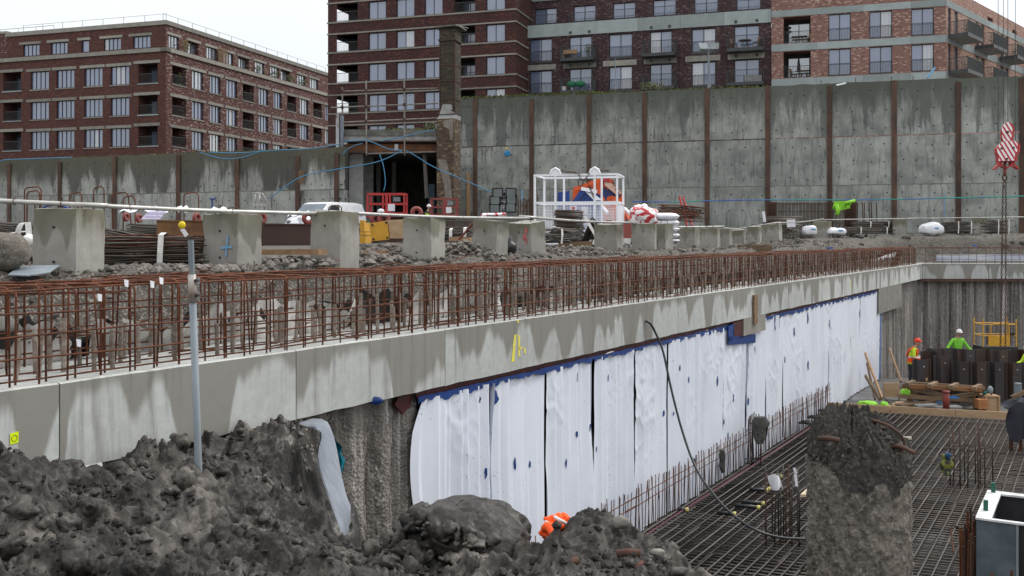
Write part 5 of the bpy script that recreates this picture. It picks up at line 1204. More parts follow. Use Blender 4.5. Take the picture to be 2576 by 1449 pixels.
for i, (c, th, a, b, H) in enumerate(blk):
    L_ = Vector((-math.cos(th), math.sin(th), 0)); R_ = Vector((math.sin(th), math.cos(th), 0))
    r = thing('concrete_block', BL[i], 'concrete block', c, math.atan2(-L_.y, -L_.x), 'concrete blocks along the pit edge')
    if i in tilt: r.rotation_euler = (tilt[i][0], tilt[i][1], r.rotation_euler.z)
    # local frame: near corner at the origin, -x along the left face, +y into the depth
    n = 9; mb = MB()
    def lump(p, k): return (p[0]+.008*float(noise3(p[0]*9, p[1]*9, p[2]*9, k)), p[1]+.008*float(noise3(p[0]*9, p[1]*9, p[2]*9, k+1)), p[2]+.006*float(noise3(p[0]*9, p[1]*9, p[2]*9, k+2)))
    def face(o, e1, e2):
        A = []
        for q in range(n+1):
            row = []
            for s in range(n+1):
                # chipped, rounded arrises
                p = [o[k]+e1[k]*s/n+e2[k]*q/n for k in range(3)]
                cx_, cy_, cz_ = -a/2, b/2, H/2-.06
                e = sum(1 for k, (m0, m1) in enumerate(((-a, 0), (0, b), (-.12, H))) if min(abs(p[k]-m0), abs(p[k]-m1)) < 1e-6)
                if e >= 2:
                    f = .014+.012*float(noise3(p[0]*6, p[1]*6, p[2]*8, i))
                    p = [p[0]+(cx_-p[0])*f*2, p[1]+(cy_-p[1])*f*2, p[2]+(cz_-p[2])*f*1.2]
                row.append(lump(p, i*3))
            A.append(row)
        mb.grid(np.array(A))
    z0 = -.12
    face((-a, 0, z0), (a, 0, 0), (0, 0, H-z0)); face((0, 0, z0), (0, b, 0), (0, 0, H-z0)); face((0, b, z0), (-a, 0, 0), (0, 0, H-z0)); face((-a, b, z0), (0, -b, 0), (0, 0, H-z0)); face((-a, 0, H), (a, 0, 0), (0, b, 0))
    me = mb.mesh('body', m_block, True); me.set_sharp_from_angle(angle=R(40)) if hasattr(me, 'set_sharp_from_angle') else None
    link('body', me, r)
    # lifting loop of bar, formwork tie holes
    lw = .11; MB().tube([(-a/2-lw, b/2, H-.03), (-a/2-lw, b/2, H+.05), (-a/2-lw*.6, b/2, H+.085), (-a/2+lw*.6, b/2, H+.085), (-a/2+lw, b/2, H+.05), (-a/2+lw, b/2, H-.03)], .009, 6).build('lifting_loop', m_rustd, r, True, world=False)
    if i not in (8, 11):
        for z_ in ((.52, .14) if i != 1 else (.50, .15)): MB().tube([(-a*.5, -.012, z_), (-a*.5, .004, z_)], .014, 8).build('tie_hole', m_hole2, r, world=False)
    if i == 1:
        mb = MB(); mb.slab([(-a*.34, -.013, .16), (-a*.30, -.013, .16), (-a*.24, -.013, .43), (-a*.28, -.013, .44)], .003); mb.slab([(-a*.46, -.0135, .26), (-a*.14, -.0135, .27), (-a*.15, -.0135, .30), (-a*.46, -.0135, .29)], .003); mb.build('sprayed_cross', m_paintb, r, world=False)
    if i == 5:
        mb = MB(); mb.slab([(-a*.22, -.013, .60), (-a*.14, -.013, .62), (-a*.12, -.013, .52), (-a*.22, -.013, .50)], .003); mb.slab([(-a*.34, -.0135, .40), (-a*.20, -.0135, .52), (-a*.16, -.0135, .40), (-a*.17, -.0135, .28), (-a*.22, -.0135, .26), (-a*.22, -.0135, .40)], .003); mb.slab([(-a*.36, -.014, .38), (-a*.26, -.014, .42), (-a*.27, -.014, .34)], .003); mb.build('sprayed_mark', m_paintr, r, world=False)
    if i == 2:
        MB().slab([(-a*.06, -.013, .02), (-a*.0-.02, -.013, .05), (-.01, -.013, .02)], .003).build('sprayed_mark', m_paintr, r, world=False)
rl = [((-45,503,10.6),(271,517,11.15),'thick near scaffold tube lying on the largest block'),((128,511,11.25),(802,537,14.4),'long scaffold tube from the largest block to the van block'),((793,531,14.45),(1330,549,19.6),'scaffold tube from the van block over the scalloped block'),
 ((1307,544,19.4),(1597,560,25.2),'scaffold tube crossing in front of the white lifting cage'),((1590,562,25.3),(1700,571,33),'short scaffold tube over the bag stack blocks'),((1693,570.5,34),(1822,569.5,35.6),'scaffold tube over the twin stained block'),((1813,571,35.5),(1864,575,40.6),'short dipping scaffold tube at the low point'),
 ((1860,575,40.5),(1956,559.5,41),'scaffold tube that climbs to the right'),((1950,560,41.2),(2071,550.5,52),'long scaffold tube running back to the far blocks'),((2064,553,52),(2310,549,53),'far scaffold tube over the block left of the big bag'),((2300,549,53),(2640,545,54.5),'far scaffold tube at the right end of the rail')]
for k, (a, b, lb) in enumerate(rl):
    pa, pb = P(*a), P(*b); n = 8
    pts = [lerp(pa, pb, q/n)-Vector((0, 0, .006*math.sin(math.pi*q/n)*(b[2]-a[2]))) for q in range(n+1)]
    r = thing('scaffold_tube', lb, 'tube', pa, 0, 'scaffold tubes laid as a rail on the blocks'); MB().tube(pts, .027 if k else .026, 10).build('pipe', m_tube, r, True)
    for q in (2, 5):
        c = pts[q]; MB().tube([c+Vector((0, .04*math.cos(t), .036*math.sin(t)+0.0)) for t in np.linspace(0, 6.283, 10)[:-1]], .005, 4, closed=True).build('tie_wire', m_rustd, r)

# ---------------------------------------------------------------- stored steel and site things behind the blocks
bcache = {}
def bundle(label, pa, pb, w_, h_, n, dia, m, name='rebar_bundle', strap=(), straps_m=None, group='rebar bundles in the yard', spread=.0):
    pa, pb = Vector(pa), Vector(pb); d_ = pb-pa; L = d_.length; ang = math.atan2(d_.y, d_.x)
    r = thing(name, label, 'rebar bundle', pa, ang, group); r.rotation_euler = (0, -math.asin(d_.z/L), ang)
    ms = [MB().tube([(0, 0, 0), (L*.33, random.gauss(0, .012+spread), random.gauss(0, .01+spread)), (L*.66, random.gauss(0, .012+spread), random.gauss(0, .008+spread)), (L, 0, random.gauss(0, .01))], dia/2, 6).mesh('bar', q, True) for q in (m if isinstance(m, list) else [m]) for _ in range(3)]
    for k in range(n):
        y = random.uniform(-.5, .5)*w_; z = (k+.5)/n*h_+random.gauss(0, dia*.3)
        link('bar', random.choice(ms), r, (random.uniform(-.12, .12), y, max(z, dia*.5)), (0, random.gauss(0, .004+spread), random.gauss(0, .006+spread)))
    for s in strap:
        x = L*s; hw, wd = w_/2+.02, .035
        q = [(-hw, -.01), (-hw-.02, h_*.5), (-hw, h_+.02), (0, h_+.05), (hw, h_+.02), (hw, -.01)]
        mb = MB(); mb.grid(np.array([[(x-wd+.05*j*.2, y, z) for j, (y, z) in enumerate(q)], [(x+wd+.05*j*.2, y, z) for j, (y, z) in enumerate(q)]])); mb.build('strap', straps_m or m_strap, r, world=False)
    return r
def G(u, Y, dz=0): x = (u-CX)/FPX*Y; return Vector((x, Y, gz(x, Y)+dz))
bundle('rusty rebar bundle with white strap between the two nearest blocks', G(240, 12.9, .0), G(507, 13.2, .0), .5, .42, 95, .018, [m_rust, m_rustd, m_barb, m_barb], strap=(.62,))
bundle('dark rebar bundle left of the largest block', G(-60, 13.4, .02), G(100, 13.2, .02), .6, .42, 60, .02, [m_barb, m_rustd, m_barb], strap=(.80,))
bundle('bluish grey rebar bundle on top at far left', G(-70, 14.6, .42), G(96, 14.6, .40), .7, .17, 40, .022, [m_barb, m_bar])
bundle('dark rebar bundle rising behind the rust bundle', G(262, 15.4, .38), G(520, 16.6, .10), .6, .16, 34, .02, m_barb, spread=.01)
bundle('long grey rebar bundle on the brown beam left of the van', G(330, 18.5, .46), G(790, 19.6, .30), .7, .18, 44, .022, [m_barb, m_bar], strap=(.97,))
bundle('grey rebar bundle behind the yellow crate', G(905, 22.5, .55), G(1018, 23.5, .50), .7, .16, 30, .022, [m_barb, m_bar])
# slings left of the largest block
for k, (pts, lb) in enumerate(((((42, 640, 12.6), (44, 590, 12.5), (56, 562, 12.5), (80, 566, 12.6), (92, 572, 12.7)), 'white lifting strap looped over the dark bundle at left'), (((70, 560, 12.45), (72, 600, 12.4), (60, 612, 12.3), (80, 612, 12.3), (88, 640, 12.3)), 'white lifting strap knotted low at the left'))):
    q = spline([P(*p) for p in pts], 5); mb = MB(); mb.grid(np.array([[tuple(p+Vector((-.035, 0, .0))) for p in q], [tuple(p+Vector((.035, .01, .01))) for p in q]])); one(mb, 'lifting_strap', lb, 'strap', m_strap, True)
one(MB().ball(P(72, 607, 12.3), (.09, .07, .08), 9, 7, f=lambda p: tuple(np.array(p)*(1+.3*float(noise3(p[0]*3, p[1]*3, p[2]*3, 3))))), 'strap_knot', 'knot of pale strap at the left bundle', 'strap', m_strap, True)
# lump of concrete at the left edge
c = P(8, 660, 10.2); mb = MB(); mb.ball((c.x, c.y, c.z+.10), (.26, .25, .22), 26, 18, f=lambda p: tuple(np.array(p)*(1+.22*float(noise3(p[0]*1.7, p[1]*1.7, p[2]*1.7, 8))+.06*float(noise3(p[0]*7, p[1]*7, p[2]*7, 9)))))
one(mb, 'concrete_lump', 'broken grey concrete lump at the left edge beside the largest block', 'rubble lump', m_stump, True)
one(MB().slab([P(20, 692, 9.9), P(50, 670, 10.4), P(150, 668, 10.6), P(125, 686, 10.1), P(70, 694, 9.9)], .012), 'metal_plate', 'flat grey plate lying before the largest block', 'plate', m_galv)
# yellow tag
r = thing('bundle_tag', 'yellow cap with white paper label hanging on the rust bundle', 'tag', P(464, 596, 12.6)); c = P(458, 566, 12.55)
MB().ball(c, (.048, .04, .05), 10, 7).build('yellow_cap', m_yelb, r, True); MB().slab([P(453, 577, 12.5), P(464, 575, 12.5), P(474, 590, 12.5), P(466, 597, 12.5)], .006).build('paper_label', m_paper, r)
# lilac sign sheet seen from behind
r = thing('sign_sheet', 'lilac printed sheet hanging under the rail right of the largest block', 'sign', P(378, 555, 12.8))
q = [P(374, 532, 12.9), P(418, 531, 13.0), P(402, 552, 12.9), P(354, 552, 12.8)]; MB().slab(q, .006).build('sheet', m_purple, r)
for s, u, v, sz_ in (('ИOITAJOИ', 391, 538, .043), ('DESIGNATED', 385, 546, .034)):
    text(s, 'printed_letters', P(u, v, 12.80), (R(90), 0, R(4)), sz_, m_ink, r)
for k, (u0, u1, v, Y, lb) in enumerate(((312, 420, 530, 18, 'white plastic sheet over the bars right of the largest block'), (435, 470, 528, 18.2, 'small white plastic sheet over the long bundle'), (512, 575, 531, 18.6, 'white plastic sheet on the long bundle above the blue cross block'), (730, 790, 541, 19, 'white plastic sheet on bars under the rail at the van'))):
    A = [[(P(lerp(u0, u1, j/8), 0, Y).x, Y-.25+.5*i/4, P(0, v, Y).z+.035*math.sin(j*1.9+i)+.02*i-.01*abs(j-4)) for j in range(9)] for i in range(5)]
    mb = MB(); mb.grid(np.array(A)); mb.grid(np.array(A)-np.array([0, 0, .012])); one(mb, 'plastic_sheet', lb, 'sheet', m_tarp, True)
one(MB().slab([P(748, 548, 18.2), P(757, 546, 18.2), P(763, 566, 18.2), P(755, 567, 18.2)], .01), 'label_tag', 'white and blue label tag below the rail at the van block', 'tag', m_paper)
# steel beams and red lifting eyes
def ibeam(u0, u1, v0, v1, Y0, Y1, m, label):
    a, b = P(u0, v1, Y0), P(u1, v1, Y1); h_ = P(0, v0, Y0).z-a.z; d_ = b-a; L = math.hypot(d_.x, d_.y); r = thing('steel_beam', label, 'beam', a, math.atan2(d_.y, d_.x))
    for z_ in (0, h_-.02): MB().b2((0, -.12, z_), (L, .12, z_+.02)).build('flange', m, r, world=False)
    MB().b2((0, -.10, .02), (L, .0, h_-.02)).build('web', m, r, world=False); return r
ibeam(655, 790, 562, 618, 15.6, 16.2, plain('brown_primer_steel', (.055, .025, .018), (.035, .018, .015), 1, .6, stretch=(1, 1, .2)), 'dark brown steel beam lying between the blue cross block and the van block')
ibeam(395, 660, 554, 620, 15.5, 16, plain('ochre_steel', (.22, .115, .04), (.09, .04, .02), 3, .7), 'ochre edged steel beam behind the rust bundle')
def ring(u, v, Y, r_, yaw, lb):
    c = P(u, v, Y); r = thing('lifting_eye', lb, 'lifting eye', (c.x, c.y, c.z-r_), yaw, 'red lifting eyes on the stored beams')
    mb = MB(); mb.tube([(r_*.68*math.cos(t), 0, r_+r_*.68*math.sin(t)) for t in np.linspace(0, 6.283, 20)[:-1]], r_*.36, 8, closed=True); mb.build('eye_ring', m_redp, r, True, world=False)
for u, v, Y, s, yaw, lb in ((471, 546, 16.4, .075, 1.25, 'faded red lifting eye, first left, before the lilac sign'), (523, 549, 16.4, .075, 1.2, 'faded red lifting eye just right of the lilac sign'), (495+.0, 549, 16.2, .095, 1.25, 'red lifting eye left of the blue cross block'), (658, 549, 16.3, .10, .9, 'red lifting eye half hidden behind the blue cross block'), (776, 549, 16.4, .11, .45, 'red lifting eye at the left of the van block'), (1048, 535, 24, .15, .25, 'red ring standing behind the rail near the far person'), (947, 552, 21.5, .14, .2, 'red lifting eye over the yellow crate, left'), (965, 552, 21.5, .14, .2, 'red lifting eye over the yellow crate, right')):
    if u in (471, 523): u = {471: 471-0, 523: 523}[u]; u = 317 if u == 471 else 350
    ring(u, v, Y, s, yaw, lb)
# timbers
for k, (u0, u1, v0, v1, Y0, Y1, lb) in enumerate(((655, 812, 627, 641, 14.6, 13.9, 'squared timber lying before the brown beam'), (900, 972, 630, 645, 17.2, 16.9, 'squared timber lying before the yellow crate'), (1135, 1185, 596, 606, 22, 21.8, 'timber under the grey bars beside the red pole'), (1840, 1935, 617, 632, 34.5, 31.5, 'thin board lying before the leaning yellowish block'))):
    a, b = P(u0, (v0+v1)/2, Y0), P(u1, (v0+v1)/2, Y1); h_ = (v1-v0)/FPX*(Y0+Y1)/2; one(MB().bar(a, b, .18, h_), 'timber_sleeper', lb, 'timber', m_wood if k != 3 else m_woodd)
# yellow crate of steel
yc = thing('yellow_steelwork', 'yellow painted steel plate and brackets stacked right of the van block', 'steelwork', G(955, 18.6))
MB().slab([P(930, 562, 18.2), P(973, 555, 18.2), P(979, 603, 18.2), P(935, 607, 18.2)], .06).build('end_plate', m_yellow, yc)
for x, y in ((935, 566), (970, 560), (938, 602), (973, 598)): p = P(x+2, y, 18.15); MB().cyl(p, p-Vector((0, .04, 0)), .022, 8).build('bolt_hole', m_black, yc)
for v0, v1, m in ((556, 582, m_yellow), (584, 592, m_yellow), (594, 612, m_yellow)):
    MB().b2(P(905, v1, 18.4), P(930+(v0 % 5), v0, 19.2)).build('bracket', m, yc)
MB().slab([P(973, 554, 18.25), P(1012, 552, 18.4), P(1012, 600, 18.4), P(980, 600, 18.25)], .08).build('timber_end', m_ply, yc)
one(MB().b2(P(920, 560, 18.25), P(931, 556, 18.4)), 'green_cap', 'small green cap on the yellow steelwork', 'cap', m_grn)
# between the scalloped block and the mossy block
rb = thing('rebar_cage', 'dark standing rebar cage under the rail right of the scalloped block', 'rebar cage', G(1150, 27))
for k in range(22): x = P(1116+k*3.4, 0, 27).x; MB().cyl((x, 27+.2*(k % 2), gz(x, 27)), (x, 27+.2*(k % 2), P(0, 552, 27).z), .016, 5).build('bar', m_barb, rb)
for v in (556, 572): MB().tube([P(1112, v, 26.95), P(1192, v, 26.95)], .014, 5).build('tie_bar', m_barb, rb)
bundle('flat grey bar stack with white straps right of the scalloped block', P(1112, 606, 22.5), P(1190, 600, 22.5), .5, .22, 30, .025, [m_barb, m_bar], strap=(.3, .75))
one(MB().tube([P(1152, 606, 20.2), P(1196, 555, 19.4)], .022, 8), 'red_pole', 'red pole leaning beside the mossy block', 'pole', m_redp)
one(MB().tube([P(1182, 571, 19.85), P(1206, 543, 19.2)], .019, 8), 'dark_pole', 'dark end of the leaning pole above the rail', 'pole', m_black)
one(MB().slab([P(1208, 548, 26), P(1214, 538, 26), P(1272, 537, 26), P(1275, 549, 26.1)], .1), 'white_board', 'white board with red end lying behind the rail below the tower light', 'board', m_rw)
c = P(1281, 622, 20.6); one(MB().ball((c.x, c.y, c.z), (.13, .13, .2), 14, 10, f=lambda p: tuple(np.array(p)*(1+.3*float(noise3(p[0]*3, p[1]*3, p[2]*3, 4))))), 'rubbish_sack', 'small dark sack between the mossy block and the red marked block', 'sack', m_black, True)
# stirrup stack before the cage
sk = thing('stirrup_stack', 'stack of bent dark stirrup bars before the white lifting cage', 'rebar stack', P(1450, 612, 26.5))
for k in range(26):
    z = P(0, 607-k*3.05, 26.5).z; x0_, x1_ = P(1400+random.uniform(-3, 3), 0, 26.5).x, P(1462+random.uniform(-4, 6), 0, 26.5).x; y = 26.5+random.uniform(-.08, .08); tl = .02*k/26
    MB().tube([(x0_, y-.3, z), (x0_-.05, y, z+tl), (x0_, y+.35, z+2*tl), (x1_, y+.35, z+tl), (x1_+.06, y, z-.02), (x1_, y-.3, z-.03)], .014, 5, closed=True).build('stirrup', m_barb if k % 4 else m_rustd, sk, True)
for k in range(16):
    f = k/16; a, b = P(1462+f*16, 612, 26.3+.3*f), P(1488+f*14, 545+f*30, 26.3+.3*f); MB().tube([a, lerp(a, b, .9), b, b+Vector((.12, 0, -.1)), a+Vector((.22, 0, .1))], .012, 5).build('stirrup', m_bar if k % 3 else m_barb, sk, True)
mb = MB(); mb.slab([P(1466, 545, 26.2), P(1474, 542, 26.2), P(1500, 590, 26.1), P(1498, 608, 26.1), P(1493, 590, 26.1)], .02); mb.build('strap', m_strap, sk)
MB().bar(P(1405, 616, 26), P(1490, 612, 26), .2, .12).build('bearer', m_woodd, sk)
fb = bundle('flat stack of grey bars left of the stirrup stack', P(1372, 612, 24.5), P(1432, 611, 25.2), .6, .36, 60, .022, [m_barb, m_bar], strap=(.25,))
# white lifting cage
CY = 32.5; lc = thing('lifting_cage', 'tall white steel lifting cage with mesh lower half', 'lifting cage', G(1470, CY+.7))
def KG(x, y, Y=CY): return P((x/4.025+1920)*.6708, (y/4.025+600)*.6708, Y)
xl, xm1, xm2, xr = KG(405, 0).x, KG(725, 0).x, KG(1328, 0).x, KG(1668, 0).x; zt_, zmid, zbt = KG(0, 222).z, KG(0, 640).z, KG(0, 1260).z; yb_ = CY+1.5; w_ = .062
for x in (xl, xm1, xm2, xr):
    for y in (CY, yb_): MB().b2((x-w_/2, y-w_/2, zbt), (x+w_/2, y+w_/2, zt_)).build('post', m_white, lc)
for z_ in (zt_, zmid, zbt):
    for y in (CY, yb_): MB().b2((xl-w_/2-.003, y-w_/2-.003, z_-.032), (xr+w_/2+.003, y+w_/2+.003, z_+.032)).build('rail', m_white, lc)
    for x in (xl, xr): MB().b2((x-w_/2-.002, CY+w_/2, z_-.03), (x+w_/2+.002, yb_-w_/2, z_+.03)).build('rail', m_white, lc)
MB().b2((xl, CY+.06, zbt-.04), (xr, yb_-.06, zbt+.04)).build('floor_plate', m_white, lc)
for x in (xm1, xm2): 
    mb = MB(); mb.tube([(x-.16, CY, zt_+.02), (x-.12, CY, zt_+.15), (x, CY, zt_+.22), (x+.12, CY, zt_+.15), (x+.16, CY, zt_+.02)], .05, 6); mb.b2((x-.13, CY-.03, zt_), (x+.13, CY+.03, zt_+.17)); mb.build('lifting_lug', m_white, lc)
for (xa, xb, y, ax) in ((xl, xm1, CY, 0), (xm1, xm2, CY, 0), (xm2, xr, CY, 0), (CY, yb_, xr, 1), (xl, xr, yb_, 0)):
    mb = MB(); k = int((zmid-.12-zbt)/.05)
    for q in range(k):
        z_ = zbt+.08+q*.05
        mb.tube([(xa+.06, y, z_), (xb-.06, y, z_)] if not ax else [(y, xa+.06, z_), (y, xb-.06, z_)], .006, 3)
    for q in range(int((xb-xa-.12)/.05)):
        x = xa+.06+q*.05; mb.tube([(x, y, zbt+.06), (x, y, zmid-.06)] if not ax else [(y, x, zbt+.06), (y, x, zmid-.06)], .0045, 3)
    mb.build('mesh_panel', m_white, lc)
for (x, y, w0, h0) in ((1015, 730, 100, 80), (1180, 760, 95, 110)):
    MB().b2(KG(x-w0/2, y+h0/2, CY-.08), KG(x+w0/2, y-h0/2, CY-.06)).build('notice', m_paper, lc)
p = KG(1012, 725, CY-.085); MB().ball(p, (.05, .006, .06), 8, 6).build('red_mark', m_paintr, lc)
lc.rotation_euler.z = R(-14)
ch = thing('chain_sling', 'rusty chain sling with ring slung over the top of the white lifting cage', 'chain', KG(1040, 400, CY-.1))
q = spline([KG(750, 155), KG(830, 185), KG(990, 188, CY-.05), KG(1020, 260, CY-.1), KG(1060, 310, CY-.1), KG(1110, 290, CY-.1), KG(1150, 215, CY-.08), KG(1180, 185, CY-.05), KG(1330, 160), KG(1480, 165)], 4)
for a, b in zip(q[:-1:3], q[3::3]): chain(a, b, .075, .014, m_chain, 'chain_run', ch)
chain(KG(1110, 300, CY-.1), KG(1160, 380, CY-.1), .075, .014, m_chain, 'chain_run', ch); chain(KG(1160, 380, CY-.1), KG(1250, 600, CY-.1), .075, .014, m_chain, 'chain_run', ch)
MB().tube([KG(1035+38*math.sin(t), 345-50*math.cos(t), CY-.1) for t in np.linspace(0, 6.283, 14)[:-1]], .018, 6, closed=True).build('ring', m_chain, ch, True)
# skips behind the cage
def hull(label, name, front, depth, m, Y, parts=()):
    pts = [KG(x, y, Y) for x, y in front]; r = thing(name, label, 'skip', (pts[0].x, Y, min(p.z for p in pts)))
    n = len(pts); sc = .86; cx_ = sum(p.x for p in pts)/n
    mb = MB(); bk_ = [Vector((cx_+(p.x-cx_)*sc, Y+depth, p.z-.05)) for p in pts]
    mb.add(pts+bk_, [tuple(range(n))[::-1], tuple(range(n, 2*n))]+[(i, (i+1) % n, n+(i+1) % n, n+i) for i in range(n)]); mb.build('shell', m, r); return r
bs = hull('blue tipping skip with white sloping panel inside view of the lifting cage', 'tipping_skip', [(690, 1200), (690, 490), (870, 465), (870, 700), (910, 700), (1050, 440), (1270, 490), (1360, 610), (1400, 1200)], 1.6, m_blue, 35.0)
MB().slab([KG(1105, 480, 34.95), KG(1250, 520, 34.95), KG(1360, 608, 34.95), KG(1240, 610, 34.95)], .05).build('sloping_panel', m_white, bs); MB().bar(KG(1045, 432, 34.9), KG(1280, 482, 34.9), .12, .12).build('rim', m_white, bs)
MB().bar(KG(1090, 440, 34.93), KG(900, 690, 34.93), .1, .16).build('edge_rib', m_blue, bs)
os_ = hull('orange tipping skip with peeling blue patches behind the lifting cage', 'tipping_skip', [(900, 1200), (920, 440), (1230, 330), (1250, 285), (1530, 295), (1560, 380), (1690, 560), (1720, 760), (1780, 1200)], 1.9, m_ob, 37.5)
MB().slab([KG(1390, 320, 37.4), KG(1545, 370, 37.4), KG(1650, 500, 37.4), KG(1590, 540, 37.4), KG(1400, 380, 37.4)], .06).build('pale_panel', plain('pale_orange', (.72, .42, .3), (.7, .55, .45), 3, .4, vary=0), os_)
MB().bar(KG(930, 445, 37.3), KG(1300, 310, 37.3), .14, .14).build('arm', m_orange, os_); MB().b2(KG(1355, 325, 37.3), KG(1470, 280, 37.6)).build('hinge_box', m_red, os_)
MB().slab([KG(1500, 540, 37.35), KG(1600, 560, 37.35), KG(1700, 660, 37.35), KG(1700, 1100, 37.35), KG(1500, 900, 37.35)], .05).build('side_plate', m_orange, os_)
c2 = thing('chain_run', 'hanging rusty chain on the right of the orange skip', 'chain', KG(1640, 600, 37.2)); chain(KG(1510, 310, 37.2), KG(1570, 430, 37.2), .12, .02, m_chain, 'chain', c2); chain(KG(1570, 430, 37.2), KG(1640, 600, 37.2), .12, .02, m_chain, 'chain', c2)
for k, (a, b) in enumerate((((1700, 730), (1880, 920)), ((1690, 800), (1800, 915)), ((1360, 700), (1440, 800)))):
    one(MB().bar(KG(*a, 34), KG(*b, 33.2), .08, .08), 'leaning_bar', ('white leaning bar right of the lifting cage', 'orange leaning bar right of the lifting cage', 'pale leaning bar inside the lifting cage')[k], 'bar', (m_white, m_orange, m_white)[k])
one(MB().b2(KG(1695, 1180, 30), KG(1780, 930, 30.4)), 'red_board', 'brick red panel between the blocks at the right of the lifting cage', 'panel', plain('red_mesh_panel', (.34, .09, .07), (.26, .07, .06), 20, .7))
ps = thing('plastic_chair', 'pale plastic chair fallen between the small block and the touching pair', 'chair', KG(1735, 1310, 27.5)); MB().slab([KG(1685, 1185, 27.5), KG(1785, 1190, 27.6), KG(1780, 1280, 27.5), KG(1690, 1265, 27.4)], .05).build('backrest', m_conc, ps); MB().bar(KG(1735, 1280, 27.5), KG(1700, 1410, 27.4), .04, .05).build('leg', m_conc, ps); MB().bar(KG(1770, 1280, 27.5), KG(1760, 1400, 27.8), .04, .05).build('leg', m_conc, ps)
# white sacks stacked
sacks = [(2300, 855, 215, 80), (2310, 950, 205, 75), (2330, 1045, 190, 50), (2330, 1135, 190, 50), (2330, 1215, 190, 50)]
for k, (x, y, w0, h0) in enumerate(sacks):
    c = KG(x, y, 31); hw, hh = w0/4.025*.6708/FPX*31, h0/4.025*.6708/FPX*31*.62
    one(MB().ball(c, (hw, .45, hh), 20, 12, f=lambda p, k=k: (math.copysign(abs(p[0])**.45, p[0])*(1+.03*math.sin(p[2]*9+k)), math.copysign(abs(p[1])**.6, p[1]), p[2]*(1+.22*float(noise3(p[0]*2.5, p[1]*2, k, 6))))), 'cement_sack', 'white roll sack, %s in the stack right of the lifting cage' % ('topmost', 'second from the top', 'middle', 'second from the bottom', 'lowest')[k], 'sack', m_tarp, True, 'white sacks stacked right of the lifting cage')
c = KG(1990, 850, 30.6); one(MB().ball(c, (.42, .4, .36), 20, 13, f=lambda p: tuple(np.array(p)*(1+.28*float(noise3(p[0]*2.4, p[1]*2.4, p[2]*2.4, 14))))), 'torn_tarp', 'crumpled red and white tarp left of the white sacks', 'tarp', m_rw, True)
bundle('rusty bar heap behind the white sacks', P(1655, 548, 38), P(1762, 556, 37), 1.0, .5, 40, .025, [m_rust, m_rustd], spread=.02)
# red ladder
ld = thing('ladder', 'red stepladder leaning right of the white sacks', 'ladder', P(1730, 568, 40)); a0, a1, b0, b1 = P(1709, 494, 40.4), P(1729, 568, 39.6), P(1718, 496, 40.6), P(1741, 568, 39.8)
MB().bar(a0, a1, .05, .10).build('rail', m_red, ld); MB().bar(b0, b1, .05, .10).build('rail', m_red, ld)
for q in range(8): f = (q+.5)/8; MB().bar(lerp(a0, a1, f), lerp(b0, b1, f), .05, .03).build('rung', m_galv, ld)
# tower light
TY = 44; tl = thing('tower_light', 'dark tower light with six square lamps before the wall', 'tower light', G(1272, TY))
def TL(x, y, Y=TY): return P((x/4.025+1280)*.6708, (y/4.025+700)*.6708, Y)
MB().b2(TL(2405, 280, TY), TL(2475, 105, TY+.3)).build('mast_head', m_navy, tl); MB().b2(TL(2422, 560, TY+.05), TL(2470, 285, TY+.2)).build('mast', m_galv, tl)
for x, y in ((2360, 95), (2320, 210), (2315, 330), (2560, 95), (2565, 205), (2555, 320)):
    p = TL(x, y, TY-.1); fl = MB().box(p, (.50, .14, .46)).build('lamp', m_black, tl); MB().box(p-Vector((0, .075, 0)), (.36, .012, .32)).build('lens', m_lens, fl)
for y in (100, 180, 260): MB().bar(TL(2330, y, TY), TL(2555, y, TY), .06, .06).build('cross_arm', m_black, tl)
text('TRIME', 'printed_letters', TL(2442, 205, TY-.01), (R(90), R(90), 0), .30, m_white, tl)
text('S 1', 'paint_letters', P(1299, 494, 63.0), (R(90), 0, 0), 1.0, m_paintb); bpy.data.objects['paint_letters']['label'] = 'blue sprayed S1 on the wall beside the tower light'; bpy.data.objects['paint_letters']['category'] = 'paint mark'
rs = thing('starter_bars', 'dark upright starter bars at the wall foot right of the tower light', 'rebar', G(1330, 52))
for k in range(18): x = P(1302+k*2.9, 0, 52).x; MB().cyl((x, 52, gz(x, 52)), (x+random.gauss(0, .02), 52, P(0, 500+random.uniform(-3, 3), 52).z), .022, 4).build('bar', m_rustd, rs)
for v in (518, 532): MB().tube([P(1298, v, 51.9), P(1352, v, 51.9)], .018, 4).build('tie_bar', m_rustd, rs)
gr_ = thing('guard_rail', 'grey bent guard rail before the wall left of the lifting cage', 'rail', G(1335, 47)); MB().tube([P(1316, 530, 47), P(1335, 492, 47), P(1352, 490, 47), P(1352, 540, 47)], .03, 6).build('frame', m_rustd, gr_)
